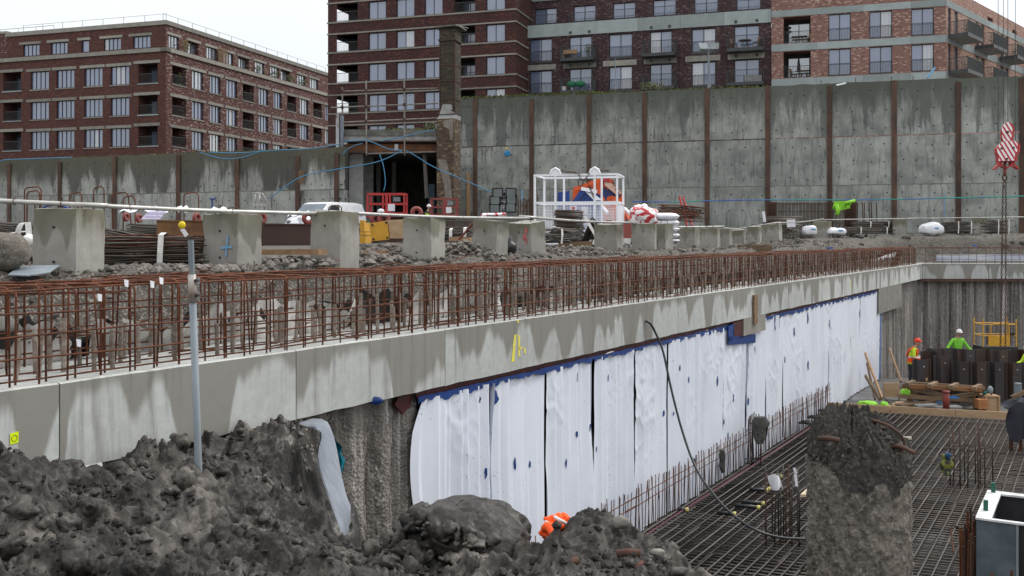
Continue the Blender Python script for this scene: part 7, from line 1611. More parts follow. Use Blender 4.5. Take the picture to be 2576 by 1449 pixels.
MB().b2((C3(1640, 0, OY+1).x, OY+1, zb), (C3(1730, 0, OY+1).x, OY+1.1, C3(0, 1250, OY+1).z)).build('hoarding', plain('dark_blue_board', (.05, .08, .12), None, 2, .7), op)
tufts('moss', 'x', 'moss', [(xl+(xr-xl)*.45, OY+.1, zp1), (xr, OY+.1, zp1)], .14, m_moss, 260, 'stuff')
one(MB().bar(C3(1575, 780, OY+.5), C3(1612, 1460, OY+.3), .16, .16), 'prop_post', 'slim leaning prop post at the right of the dark opening', 'post', m_scaf)
gp = thing('steel_column', 'peeling pale blue steel column at the left of the dark opening', 'column', P(860, 0, OY-.4).xy.to_3d()+Vector((0, 0, -.4)))
for (a, b, m, y, yt) in ((240, 285, plain('peeling_white_paint', (.36, .385, .40), (.17, .14, .12), 2.2, .7, stretch=(1, 1, .5), lo=.5, hi=.6), 0, 190), (285, 300, m_post, .02, 195), (300, 345, plain('blue_grey_paint', (.22, .28, .36), (.16, .15, .15), 1.5, .7, stretch=(1, 1, .4)), .06, 215)):
    MB().b2((C3(a, 0, OY-.4).x, OY-.4+y, -.4), (C3(b, 0, OY-.4).x, OY-.1+y, C3(0, yt, OY-.4).z)).build('flange', m, gp)
# brick pier
PY = 60.0
pr = thing('brick_pier', 'tall sooty brick pier with a flat cap beside the dark opening', 'brick pier', (P(1128, 0, PY).x, PY, -.5))
def zv(v): return (HZ-v)/FPX*PY
xa, xb = P(1097, 0, PY).x, P(1143, 0, PY).x; ua, ub = P(1104, 0, PY).x, P(1144, 0, PY).x
MB().b2((xa, PY, -.5), (xb, PY+1.3, zv(298))).build('lower_shaft', m_brick_p, pr)
mb = MB(); mb.add([(xa, PY, zv(298)), (xb, PY, zv(298)), (xb, PY+1.3, zv(298)), (xa, PY+1.3, zv(298)), (ua, PY+.1, zv(288)), (ub, PY+.1, zv(288)), (ub, PY+1.25, zv(288)), (ua, PY+1.25, zv(288))], ((0,1,5,4),(1,2,6,5),(2,3,7,6),(3,0,4,7))); mb.build('weathering', m_conc, pr)
MB().b2((ua, PY+.1, zv(288)), (ub, PY+1.25, zv(102))).build('upper_shaft', m_brick_pd, pr)
MB().b2((ua-.08, PY+.02, zv(102)), (ub+.08, PY+1.33, zv(97))).build('corbel_course', m_brick_pd, pr); MB().b2((ua-.03, PY+.07, zv(97)), (ub+.03, PY+1.28, zv(70))).build('head', m_brick_pd, pr)
MB().box(((ua+ub)/2, PY+.7, zv(66)), (ub-ua+.55, 1.7, .09), 0, ry=R(-1.5)).build('cap_slab', m_conc_dark, pr); MB().bar(P(1155, 66, PY), P(1176, 72, PY-.2), .5, .05).build('cap_sheet', m_conc, pr)
for v in (162, 203, 249): MB().b2((ua-.03, PY+.065, zv(v+1.5)), (ub+.03, PY+1.28, zv(v-1.5))).build('iron_band', m_rustd, pr)
for x in (ua-.035, ub-.035): MB().b2((x, PY+.06, zv(288)), (x+.07, PY+.13, zv(104))).build('corner_angle', m_rustd, pr)
MB().slab([(P(1112, 0, PY).x, PY+.06, zv(262)), (P(1136, 0, PY).x, PY+.06, zv(263)), (P(1138, 0, PY).x, PY+.06, zv(276)), (P(1108, 0, PY).x, PY+.06, zv(278)), (P(1104, 0, PY).x, PY+.04, zv(287)), (P(1146, 0, PY).x, PY+.04, zv(286))], .06).build('mortar_patch', m_conc, pr)
for pts in ([(1114, 302), (1141, 300), (1141, 345), (1133, 352), (1130, 325), (1116, 318)], [(1100, 400), (1122, 402), (1132, 440), (1138, 500), (1130, 545), (1120, 545), (1118, 470), (1106, 430)]):
    MB().slab([(P(u, 0, PY).x, PY-.004, zv(v)) for u, v in pts], .03).build('mortar_patch', plain('smeared_mortar', (.20, .18, .155), (.12, .105, .09), 3, .9), pr)
one(MB().bar(on_wall(1180, 4.5, -.12), on_wall(1179, -.3, -.12), .1, .22), 'timber_batten', 'pale upright timber batten on the wall beside the brick pier', 'batten', m_wood)
pr.rotation_euler.z = R(-15)
# scaffold in front of the tower foot
sc_ = thing('scaffold', 'bare scaffold tubes standing over the dark opening', 'scaffold', P(940, 388, OY-.2))
for u, v0 in ((861, 219), (921, 203), (1017, 201)): MB().tube([P(u, v0, OY-.2), P(u+1, 391, OY-.2)], .05, 6).build('standard', m_scaf, sc_)
for (u0, v0, u1, v1) in ((862, 230, 1100, 222), (832, 271, 1102, 260), (861, 308, 1100, 297), (925, 387, 1097, 382)): MB().tube([P(u0, v0, OY-.28), P(u1, v1, OY-.28)], .045, 6).build('ledger', m_scaf, sc_)
for u, v in ((861, 230), (921, 228), (1017, 225), (861, 270), (921, 268), (1017, 263), (921, 305), (1017, 301)): MB().box(P(u, v, OY-.24), (.16, .2, .16)).build('coupler', m_rustd, sc_)
# blue cables
cbl = [([(676,500),(700,483),(763,443),(858,424),(950,407),(1012,379)],'long blue cable rising from the low wall to the lintel'),([(1022,379),(1050,395),(1093,421),(1160,450),(1238,484)],'blue cable falling from the lintel right past the brick pier'),([(864,356),(912,353),(932,356),(965,370),(978,375),(1012,379)],'looping blue cable above the rusty lintel'),([(955,388),(964,415),(969,447),(969,465),(965,481)],'short blue cable hanging inside the dark opening'),([(863,388),(875,375),(895,365),(912,361)],'blue cable bent beside the steel column'),([(956,355),(1010,345),(1060,333),(1094,328)],'blue cable crossing the concrete parapet'),([(500,382),(530,392),(562,399),(600,398),(630,390),(664,378)],'slack blue cable hanging from the low wall top'),([(525,383),(600,385),(700,378),(780,374),(858,362)],'blue cable running along the low wall top'),([(0,405),(15,402),(40,401),(180,396)],'blue cable on the low wall top at far left')]
for pts, lb in cbl: one(MB().tube(spline([P(u, v, OY-1.6) for u, v in pts], 6), .03, 6), 'blue_cable', lb, 'cable', m_bluec, True)
bxx = thing('cable_box', 'small timber board hung on the low wall by the blue cable', 'board', on_wall(764, 3.3, -.1, 'l')); MB().b2(on_wall(758, 3.4, -.3, 'l'), on_wall(770, 4.2, -.2, 'l')).build('board', m_woodd, bxx)
# street floodlight behind the wall
fl = thing('street_floodlight', 'twin floodlight mast behind the high wall', 'floodlight', P(1784, 232, 70)); MB().cyl(P(1784, 232, 70), P(1782, 127, 70), .075, 8).build('mast', m_galv, fl); MB().cyl(P(1784, 232, 70), P(1784, 205, 70), .13, 8).build('mast', m_galv, fl)
MB().bar(P(1768, 127, 70), P(1798, 126, 70), .1, .07).build('bracket', m_galv, fl)
for u, a in ((1768, .5), (1797, -.5)):
    lm = MB().box(P(u, 118, 69.9), (.62, .25, .55), R(14 if u < 1780 else -14), rx=R(-35)).build('lamp', m_galv, fl); MB().box(P(u, 118.5, 69.72), (.5, .02, .42), R(14 if u < 1780 else -14), rx=R(-35)).build('lens', m_lens, lm)
one(MB().tube([P(1548, 148, 80), P(1549, 232, 80)], .035, 6), 'thin_mast', 'thin mast behind the high wall before the dark brick block', 'mast', m_galv)
# ---------------------------------------------------------------- apartment buildings
DX = Vector((.9506, -.310)).normalized(); DY = Vector((.310, .9506)).normalized()
class Face:
    """one outer wall: x along it (to the right as seen), y inwards, z up"""
    def __init__(s, root, o, d):
        s.root = root; s.o = Vector(o); s.d = Vector(d).normalized(); s.n = Vector((-s.d.y, s.d.x))
        M_ = Matrix.Translation((s.o.x, s.o.y, 0)) @ Matrix.Rotation(math.atan2(s.d.y, s.d.x), 4, 'Z')
        s.M = wm(root).inverted() @ M_
    def x(s, u): return hit(u, s.o, s.d)
    def z(s, u, v): return (HZ-v)/FPX*(s.o.y+s.d.y*s.x(u))
    def put(s, mb, name, m, parent=None, smooth=False):
        o = mb.build(name, m, None, smooth); 
        if parent is None: o.parent = s.root; o.matrix_basis = s.M
        else: o.parent = parent
        return o
    def wall(s, x0, x1, z0, z1, holes, m, name='wall', th=.35):
        xs = sorted({x0, x1, *[min(max(h[0], x0), x1) for h in holes], *[min(max(h[1], x0), x1) for h in holes]}); zs = sorted({z0, z1, *[min(max(h[2], z0), z1) for h in holes], *[min(max(h[3], z0), z1) for h in holes]})
        mb = MB()
        for zi, zj in zip(zs[:-1], zs[1:]):
            run = None
            for xi, xj in zip(xs[:-1], xs[1:]):
                cx_, cz_ = (xi+xj)/2, (zi+zj)/2
                if not any(h[0] < cx_ < h[1] and h[2] < cz_ < h[3] for h in holes):
                    run = [xi, xj] if run is None else [run[0], xj]
                else:
                    if run: mb.quad((run[0], 0, zi), (run[1], 0, zi), (run[1], 0, zj), (run[0], 0, zj))
                    run = None
            if run: mb.quad((run[0], 0, zi), (run[1], 0, zi), (run[1], 0, zj), (run[0], 0, zj))
        for h in holes:
            a, b, c, d = h[:4]; t = h[4] if len(h) > 4 else th
            mb.quad((a, 0, c), (b, 0, c), (b, t, c), (a, t, c)); mb.quad((a, 0, d), (a, t, d), (b, t, d), (b, 0, d))
            if not (len(h) > 5 and h[5] == 'openleft'): mb.quad((a, 0, c), (a, t, c), (a, t, d), (a, 0, d))
            mb.quad((b, 0, c), (b, 0, d), (b, t, d), (b, t, c))
        mb.quad((x0, 0, z1), (x1, 0, z1), (x1, th, z1), (x0, th, z1))
        return s.put(mb, name, m)
    def window(s, a, b, c, d, n, dep=.16, m=None, fw=.06, transom=None):
        """frame as the part, each pane of glass a sub-part"""
        mb = MB(); y0, y1 = dep-.05, dep+.05
        mb.b2((a, y0, c), (a+fw, y1, d)); mb.b2((b-fw, y0, c), (b, y1, d)); mb.b2((a+fw, y0, c), (b-fw, y1, c+fw)); mb.b2((a+fw, y0, d-fw), (b-fw, y1, d))
        w_ = (b-a-fw*(n+1))/n
        for k in range(1, n): x = a+fw*k+w_*k; mb.b2((x, y0, c+fw), (x+fw, y1, d-fw))
        f = s.put(mb, 'window', m_frame)
        for k in range(n):
            x = a+fw*(k+1)+w_*k; t = random.gauss(0, .006); p = MB(); p.quad((x, dep+t, c+fw), (x+w_, dep-t, c+fw), (x+w_, dep-t+.004, d-fw), (x, dep+t+.004, d-fw))
            s.put(p, 'pane', m or m_glass, f)
        return f
    def band(s, x0, x1, z0, z1, out, m, name, y1=.1): return s.put(MB().b2((x0, -out, z0), (x1, y1, z1)), name, m)
    def railing(s, x0, x1, z0, h_, y, m=None, step=.13, name='railing'):
        mb = MB(); mb.b2((x0, y-.02, z0+h_-.05), (x1, y+.02, z0+h_)); mb.b2((x0, y-.015, z0+.06), (x1, y+.015, z0+.10)); k = max(1, int((x1-x0)/step))
        for i in range(k+1): x = x0+(x1-x0)*i/k; mb.b2((x-.011, y-.011, z0+.02), (x+.011, y+.011, z0+h_-.03))
        return s.put(mb, name, m or m_rail)
    def loggia(s, a, b, c, d, dep=1.7, m_in=None, glass=True):
        mi = m_in or m_dark
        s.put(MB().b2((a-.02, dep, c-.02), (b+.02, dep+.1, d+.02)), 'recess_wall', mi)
        if glass:
            q = a+(b-a)*.14; s.window(q, q+(b-a)*.62, c+.02, d-.35, 2, dep-.06)
        s.railing(a, b, c, 1.0, .10)
def building(label, u, Y, z=-.5):
    c = P(u, 0, Y); return thing('apartment_building', label, 'building', (c.x, c.y, z))

# --- brown brick building at left
lb = building('low red brown brick apartment building with pale lintels at left', 418, 101); oc = P(418, 0, 101).xy
fl_ = Face(lb, oc, DX); fr_ = Face(lb, oc, DY)
rows = [(167, 213), (246, 291), (323, 369)]; zr = [(fl_.z(300, b), fl_.z(300, a)) for a, b in rows]; zr.append((zr[2][0]-3.15, zr[2][1]-3.15))
cl_ = [(8, 53, 'L'), (77, 123, 4), (142, 187, 4), (212, 258, 4), (278, 325, 4), (348, 397, 'L')]
zb_, zc_ = fl_.z(418, 129), fl_.z(418, 119); zB = -.5
holes = []; x00 = fl_.x(-25)
for u0, u1, k in cl_:
    for (c, d) in zr: holes.append((fl_.x(u0), fl_.x(u1), c, d+(.0 if k != 'L' else .1), .3 if k != 'L' else 1.7))
fl_.wall(x00, 0, zB, zb_, holes, m_brick_l)
for (u0, u1, k) in cl_:
    for (c, d) in zr[:3]:
        a, b = fl_.x(u0), fl_.x(u1)
        if k == 'L': fl_.loggia(a, b, c, d+.1); d += .1
        else: fl_.window(a, b, c, d, k, .2)
        fl_.band(a-.55, b+.3, d+.02, d+.32, .05, m_stone, 'lintel'); fl_.band(a-.1, b+.1, c-.13, c-.02, .06, m_band if k == 'L' else m_stone, 'sill')
fl_.band(x00, .15, zb_, zc_, .15, m_stone, 'cornice', .6)
cr = [(1300,1405,'L'),(1450,1535,3),(1585,1665,3),(1710,1790,3),(1833,1915,'L'),(1953,2025,3),(2065,2127,3),(2168,2235,'L'),(2265,2328,3),(2365,2428,'L'),(2455,2490,2)]
holes = []
for u0, u1, k in cr:
    for (c, d) in zr: holes.append((fr_.x(u0/3), fr_.x(u1/3), c, d, .3 if k != 'L' else 1.7))
xe = fr_.x(832)
fr_.wall(0, xe, zB, zb_, holes, m_brick_l2)
for (u0, u1, k) in cr:
    for (c, d) in zr[:3]:
        a, b = fr_.x(u0/3), fr_.x(u1/3)
        if k == 'L': fr_.loggia(a, b, c, d)
        else: fr_.window(a, b, c, d, k, .2, m_glass2 if random.random() < .35 else m_glass)
        fr_.band(a-.35, b+.5, d+.02, d+.32, .05, m_stone, 'lintel'); fr_.band(a-.1, b+.1, c-.13, c-.02, .06, m_stone, 'sill')
fr_.band(-.15, xe, zb_, zc_, .15, m_stone, 'cornice', .6)
# set-back top floor
o2 = oc+DX*(-.1)+DY*1.1+DX*(-.75); ft = Face(lb, o2, DX); ftr = Face(lb, o2, DY); zt0, zt1 = zc_-.3, ft.z(405, 62)
tw = [(175, 298, 4), (383, 510, 4), (615, 672, 1), (783, 913, 4), (1003, 1135, 4)]; c0, d0 = ft.z(356, 121), ft.z(356, 91)
holes = [(ft.x(a/3), ft.x(b/3), c0, d0, .25) for a, b, k in tw]; xL = ft.x(17)
ft.wall(xL, 0, zt0, zt1, holes, m_brick_l)
for a, b, k in tw:
    ft.window(ft.x(a/3), ft.x(b/3), c0, d0, k, .18); ft.band(ft.x(a/3)-.5, ft.x(b/3)+.2, d0+.03, d0+.3, .05, m_stone, 'lintel')
ft.band(xL-.1, .1, zt1-.02, zt1+.42, .12, m_stone, 'parapet_coping', .5)
twr = [(1275,1350,3),(1420,1500,'D'),(1560,1635,3),(1688,1760,3),(1800,1880,'D'),(1925,1995,3),(2040,2105,3),(2120,2190,'D'),(2245,2305,3),(2340,2400,3)]
holes = [(ftr.x(a/3), ftr.x(b/3), c0, d0+.05, .25 if k != 'D' else 1.0) for a, b, k in twr]; xe2 = ftr.x(832)
ftr.wall(0, xe2, zt0, zt1, holes, m_brick_l2)
for a, b, k in twr:
    if k == 'D': ftr.put(MB().b2((ftr.x(a/3), 1.0, c0), (ftr.x(b/3), 1.1, d0+.1)), 'recess_wall', m_dark); ftr.window(ftr.x(a/3)+.3, ftr.x(b/3), c0, d0, 2, .5, m_glass2)
    else: ftr.window(ftr.x(a/3), ftr.x(b/3), c0, d0+.05, k, .18, m_glass2)
    ftr.band(ftr.x(a/3)-.3, ftr.x(b/3)+.4, d0+.07, d0+.34, .05, m_stone, 'lintel')
ftr.band(-.1, xe2, zt1-.02, zt1+.42, .12, m_stone, 'parapet_coping', .5)
ftr.put(MB().b2((0, .5, zt1), (xe2, 14, zt1+.1)), 'roof', m_conc_dark); fl_.put(MB().b2((x00, .0, zc_-.1), (-.02, 1.6, zc_-.02)), 'terrace', m_conc_dark)
fr_.put(MB().b2((.02, .0, zc_-.1), (xe, 1.6, zc_-.02)), 'terrace', m_conc_dark)
for f, x0, x1 in ((ft, xL+1.5, -.6), (ftr, .6, xe2)):
    mb = MB(); mb.b2((x0, .8, zt1+1.28), (x1, .83, zt1+1.31)); k = int((x1-x0)/2.4)
    for i in range(k+1): x = x0+(x1-x0)*i/max(k, 1); mb.b2((x-.015, .79, zt1+.4), (x+.015, .83, zt1+1.3))
    f.put(mb, 'roof_railing', m_galv)
def pot_plant(face, x, y, z, w_, h_, label, m=None):
    p = face.o+face.d*x+face.n*y; c = Vector((p.x, p.y, z)); r = thing('pot_plant', label, 'plant', c); mb = MB()
    for _ in range(130):
        d_ = Vector((random.gauss(0, 1), random.gauss(0, 1), random.gauss(0, 1))).normalized()*random.random()**.5; q = c+Vector((d_.x*w_/2, d_.y*w_/2, .25+h_/2+d_.z*h_/2)); s = random.uniform(.06, .12); a = Vector((random.gauss(0, 1), random.gauss(0, 1), random.gauss(0, 1))).normalized(); b_ = a.orthogonal().normalized()
        mb.add([q-a*s, q+b_*s*.5, q+a*s, q-b_*s*.5], [(0, 1, 2, 3)])
    tag(mb.build('foliage', m or m_leaf, r), kind='stuff'); MB().cyl(c, c+Vector((0, 0, .3)), .14, 8, r2=.18).build('pot', m_conc_dark, r); return r
pot_plant(ftr, ftr.x(457), -.6, zc_, 1.1, 1.5, 'tall yellowish plant on the roof terrace near the corner', plain('yellow_leaf', (.17, .15, .03), (.10, .10, .02), 3, .7))
for u, lb_ in ((637, 'green terrace plant below the fifth top floor window'), (682, 'green terrace plants below the seventh top floor window'), (720, 'green terrace plants beside the eighth top floor opening'), (752, 'low terrace plants toward the tower')): pot_plant(ftr, ftr.x(u), -.6, zc_, 1.5, .8, lb_)
pot_plant(fr_, fr_.x(462), .5, zr[0][0], .7, 1.2, 'climbing plant in the corner loggia of the top row')
sl_ = thing('timber_screen', 'brown slatted timber screen on the roof terrace', 'screen', ftr.o.to_3d()+Vector((0, 0, 0)));
sl_.location = (ftr.o.x+ftr.d.x*ftr.x(555)-ftr.n.x*.3, ftr.o.y+ftr.d.y*ftr.x(555)-ftr.n.y*.3, zc_)
for k in range(9): MB().b2((-.9, -.03, .1+k*.2), (.9, .03, .24+k*.2)).build('slat', m_woodd, sl_, world=False)
sl_.rotation_euler.z = math.atan2(DY.y, DY.x)
# the next block peeping out at the far left
nb = building('pale brick building sliver at the far left edge', 0, 112); fn = Face(nb, P(17, 0, 112).xy, DX); fn.wall(-16, 0, zB, fn.z(0, 86), [], m_brick_l2); fn.band(-16, .1, fn.z(0, 86), fn.z(0, 80), .1, m_stone, 'coping', .6); fn.put(MB().b2((-16, .36, zB), (0, 8, fn.z(0, 87))), 'body', m_brick_l2)
mb = MB(); mb.b2((-14, .6, fn.z(0, 72)), (6, .63, fn.z(0, 71))); [mb.b2((-14+2.5*i, .6, fn.z(0, 86)), (-13.97+2.5*i, .63, fn.z(0, 71))) for i in range(9)]; fn.put(mb, 'roof_railing', m_galv)

# --- tall dark tower
tb = building('tall dark red brick tower with pale string bands and corner loggias', 1298, 96); oc = P(1298, 0, 96).xy; f1 = Face(tb, oc, DX); f2 = Face(tb, oc, DY)
rv = [(3, 47), (82, 124), (160, 203), (238, 280)]; zr = [(f1.z(948, b), f1.z(948, a)) for a, b in rv]; st = (zr[0][0]-zr[3][0])/3
zr = [(zr[0][0]+st, zr[0][1]+st)]+zr+[(zr[3][0]-st*k, zr[3][1]-st*k) for k in (1, 2)]
ct = [(848, 900, 'C'), (927, 970.5, 2), (997, 1042, 2), (1068, 1113, 2), (1142, 1195, 'L'), (1223, 1270, 2)]; xl_ = f1.x(825); ztop = f1.z(948, -110)
holes = [(f1.x(a), f1.x(b), c, d, .28 if k == 2 else 2.0, 'openleft' if k == 'C' else '') for a, b, k in ct for c, d in zr]
f1.wall(xl_, 0, zB, ztop, holes, m_brick_t)
for a, b, k in ct:
    for c, d in zr:
        if k == 2: f1.window(f1.x(a), f1.x(b), c, d, 2, .2)
        elif k == 'L': f1.loggia(f1.x(a), f1.x(b), c, d, 2.0)
        else:
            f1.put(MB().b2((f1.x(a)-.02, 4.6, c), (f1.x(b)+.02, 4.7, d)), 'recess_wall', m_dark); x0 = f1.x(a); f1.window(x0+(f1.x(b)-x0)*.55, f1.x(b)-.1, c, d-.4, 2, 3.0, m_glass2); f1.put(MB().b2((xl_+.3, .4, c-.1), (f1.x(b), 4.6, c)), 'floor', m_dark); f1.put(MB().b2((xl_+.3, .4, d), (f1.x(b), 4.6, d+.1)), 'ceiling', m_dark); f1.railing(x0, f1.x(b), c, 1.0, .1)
for c, d in zr:
    f1.band(xl_-.08, .08, c-.17, c-.02, .07, m_stone, 'string_band'); f1.band(xl_-.08, .08, d+.07, d+.21, .07, m_stone, 'string_band')
    f2.band(.08, 6, c-.17, c-.02, .07, m_stone, 'string_band'); f2.band(.08, 6, d+.07, d+.21, .07, m_stone, 'string_band')
f2.wall(0, 8, zB, ztop, [], m_brick_t)
# left side of the tower, open where the corner loggias run through
fs = Face(tb, f1.o+f1.d*xl_+DY*12, -DY); fs.wall(0, 12, zB, ztop, [(12-4.5, 12-.9, c+.15, d, .3) for c, d in zr], m_brick_t)
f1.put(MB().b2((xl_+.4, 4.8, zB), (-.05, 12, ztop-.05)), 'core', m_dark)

# --- purple brown middle building
mbld = building('purple brown brick apartment block with black balconies', 1940, 92.4); om = P(1940, 0, 92.4).xy; fm = Face(mbld, om, DX); x0m = fm.x(1300)
zr = [(fm.z(1361, 155), fm.z(1361, 98)), (fm.z(1361, 235), fm.z(1361, 178))]; st = zr[0][0]-zr[1][0]; zr.append((zr[1][0]-st, zr[1][1]-st))
cm = [(1333, 1388, 0), (1432, 1488, 1), (1532, 1590, 0), (1635, 1690, 1), (1740, 1800, 0), (1847, 1910, 1)]
zk0, zk1 = fm.z(1320, 97), fm.z(1320, 66)
holes = [(fm.x(a), fm.x(b), c, d, .3) for a, b, k in cm for c, d in zr]
fm.wall(x0m, 0, zB, zk0, holes, m_brick_m)
# the concrete storey band in cast lengths
xb_ = x0m
while xb_ < -.1: e = min(xb_+4.1, 0); fm.band(xb_+.008, e-.008, zk0, zk1, .10, m_band, 'band_panel', .5); xb_ = e
for i, (a, b, k) in enumerate(cm):
    xa, xb = fm.x(a), fm.x(b)
    for j, (c, d) in enumerate(zr[:2]):
        fm.window(xa, xb, c, d, 2, .22, None, .07)
        if not k: fm.railing(xa, xb, c, 1.05, -.03); fm.band(xa-.03, xb+.03, c-.16, c-.02, .06, m_rail, 'sill')
        if j == 0: fm.band(xa-.6, xb+.45, c-.85, c-.32, .06, m_stone, 'lintel')
        if k:
            w0, w1 = xa-.55, xb+.45; zz = c-.02
            sl_ = fm.put(MB().b2((w0, -1.45, zz-.32), (w1, -.07, zz-.02)), 'balcony', m_rail)
            mb = MB()
            for x in (w0, w1):
                n_ = 11
                for q in range(n_+1): y = -1.43+1.33*q/n_; mb.b2((x-.012, y-.012, zz), (x+.012, y+.012, zz+1.1))
                mb.b2((x-.02, -1.45, zz+1.08), (x+.02, -.1, zz+1.13))
            n_ = 24
            for q in range(n_+1): x = w0+(w1-w0)*q/n_; mb.b2((x-.012, -1.44, zz), (x+.012, -1.416, zz+1.1))
            mb.b2((w0, -1.46, zz+1.08), (w1, -1.40, zz+1.13)); fm.put(mb, 'railing', m_rail, sl_)
    for x in (xa+.15, xb-.2):
        if k: fm.put(MB().cyl((x, -.13, zk0+.25), (x, -.08, zk0+.25), .16, 10), 'vent', m_rail); fm.put(MB().cyl((x, -.09, zr[0][0]-.55), (x, -.03, zr[0][0]-.55), .14, 10), 'vent', m_rail)
    # drip pilaster between the bays
    if i: fm.band(fm.x((cm[i-1][1]+a)/2)-.18, fm.x((cm[i-1][1]+a)/2)+.18, zB, zk0-.01, .09, m_brick_m, 'pilaster')
# set-back storeys above the band
fu = Face(mbld, om+DY*1.6, DX); zu = [(fu.z(1361, 60), fu.z(1361, 22)), ]; zu.append((zu[0][0]+3.15, zu[0][1]+3.15))
cu_ = [(1346, 1400), (1443, 1498), (1542, 1598), (1643, 1700), (1747, 1806), (1853, 1913)]
fu.wall(fu.x(1300), 0, zk1-.3, fu.z(1361, -120), [(fu.x(a), fu.x(b), c, d, .3) for a, b in cu_ for c, d in zu], m_brick_m)
for a, b in cu_:
    for c, d in zu: fu.window(fu.x(a), fu.x(b), c, d, 2, .22)
    fu.railing(fu.x(a)-.2, fu.x(b)+.2, zk1, 1.1, -1.2)
fu.band(fu.x(1300), 0, zu[0][1]+.75, zu[0][1]+1.25, .1, m_band, 'band_panel')
fm.put(MB().b2((x0m, .4, zk1-.3), (0, 2.0, zk1-.1)), 'terrace', m_conc_dark)
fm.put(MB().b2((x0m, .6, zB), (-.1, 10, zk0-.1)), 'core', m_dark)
# balcony furniture
def table(face, u, z, y, label, m, chairs=2, rnd=True):
    x = face.x(u); p = face.o+face.d*x+face.n*y; r = thing('garden_table', label, 'table', (p.x, p.y, z), math.atan2(face.d.y, face.d.x))
    if rnd: MB().cyl((0, 0, .70), (0, 0, .74), .62, 14).build('tabletop', m, r, world=False)
    else: MB().b2((-.7, -.35, .70), (.7, .35, .74)).build('tabletop', m, r, world=False)
    for a in (-.3, .3):
        for b in (-.2, .2): MB().cyl((a, b, 0), (a*.8, b*.8, .70), .03, 5).build('leg', m, r, world=False)
def chair(face, u, z, y, yaw, label, m):
    x = face.x(u); p = face.o+face.d*x+face.n*y; r = thing('garden_chair', label, 'chair', (p.x, p.y, z), math.atan2(face.d.y, face.d.x)+yaw)
    MB().b2((-.24, -.24, .42), (.24, .24, .46)).build('seat', m, r, world=False); MB().box((0, .27, .74), (.48, .05, .5), rx=R(-12)).build('backrest', m, r, world=False)
    for a in (-.2, .2):
        for b in (-.2, .2): MB().b2((a-.025, b-.025, 0), (a+.025, b+.025, .42)).build('leg', m, r, world=False)
c0_, c1_ = zr[0][0], zr[1][0]
table(fm, 1876, c0_, -.8, 'round wooden table on the upper right black balcony', m_woodd); chair(fm, 1848, c0_, -.8, R(70), 'wooden chair left of the round balcony table', m_woodd); chair(fm, 1902, c0_, -.8, R(-70), 'wooden chair right of the round balcony table', m_woodd)
x = fm.x(1438); p = fm.o+fm.d*x+fm.n*(-.8); be = thing('garden_bench', 'pale wooden bench on the upper left black balcony', 'bench', (p.x, p.y, c0_), math.atan2(fm.d.y, fm.d.x))
MB().b2((-.7, -.25, .4), (.7, .25, .45)).build('seat', m_wood, be, world=False); MB().b2((-.7, .22, .45), (.7, .26, .9)).build('backrest', m_wood, be, world=False)
for a in (-.6, .6): MB().b2((a-.04, -.2, 0), (a+.04, .2, .4)).build('leg', m_wood, be, world=False)
pot_plant(fm, fm.x(1484), -.7, c0_, .8, 1.1, 'leafy plant at the right end of the upper left black balcony')
for u, lb_ in ((1444, 'left green covered chair on the lower left black balcony'), (1466, 'right green covered chair on the lower left black balcony')):
    p = fm.o+fm.d*fm.x(u)+fm.n*(-.9); one(MB().ball((p.x, p.y, c1_+.62), (.5, .3, .32), 14, 9), 'covered_chair', lb_, 'chair', m_green, True)
p = fm.o+fm.d*fm.x(1425)+fm.n*(-.9); one(MB().cyl((p.x, p.y, c1_), (p.x, p.y, c1_+.4), .2, 10, r2=.26), 'white_pot', 'white pot left of the green covered chairs', 'pot', m_white)
p = fm.o+fm.d*fm.x(1895)+fm.n*(-.8); one(MB().b2((p.x-.8, p.y-.2, c1_), (p.x+.8, p.y+.2, c1_+.62)), 'storage_chest', 'grey covered chest on the lower right black balcony', 'chest', m_conc)

# --- pink brick building at right
rbd = building('pink brick apartment building with concrete bands at upper right', 2379, 87.6); orr = P(2379, 0, 87.6).xy; fa = Face(rbd, orr, DX); fb = Face(rbd, orr, Vector((.673, .74)))
zr = [(fa.z(2320, 89.3), fa.z(2320, 20.7)), (fa.z(2320, 180), fa.z(2320, 111))]; st = zr[0][0]-zr[1][0]; zr.append((zr[1][0]-st, zr[1][1]-st))
ca = [(1970.6, 2039, 'L'), (2084, 2140, 2), (2187, 2244, 2), (2292, 2349, 2)]; ztop = 22.35; x0a = fa.x(1940.5)
fa.wall(x0a, 0, zB, ztop, [(fa.x(a), fa.x(b), c, d, .3 if k == 2 else 1.8) for a, b, k in ca for c, d in zr], m_brick_r)
bz = [(zr[0][1]+.06, zr[0][1]+.66), (zr[1][1]+.06, zr[0][0]-.06), (zr[2][1]+.06, zr[1][0]-.06)]
for z0, z1 in bz:
    e = x0a
    while e < -.05: g = min(e+4.0, 0); fa.band(e+.006, g-.006, z0, z1, .04, m_band, 'band_panel'); e = g
    e = 0.05
    while e < 42: fb.band(e+.006, e+4.0-.006, z0, z1, .04, m_band, 'band_panel'); e += 4
for a, b, k in ca:
    for c, d in zr[:2]:
        if k == 2: fa.window(fa.x(a), fa.x(b), c, d, 2, .18, None, .07); fa.railing(fa.x(a), fa.x(b), c, 1.1, -.06)
        else:
            xa, xb = fa.x(a), fa.x(b); fa.put(MB().b2((xa, 1.8, c), (xb, 1.9, d)), 'recess_wall', m_dark); fa.window(xa+.35, xb-.1, c, d-.35, 2, 1.6, m_glass2); fa.railing(xa, xb, c, 1.1, .1)
chair(fa, 2030, zr[0][0], .7, R(-60), 'pale deck chair in the upper loggia of the pink building', m_wood); table(fa, 2010, zr[0][0], .9, 'low dark table in the upper loggia of the pink building', m_woodd, rnd=False)
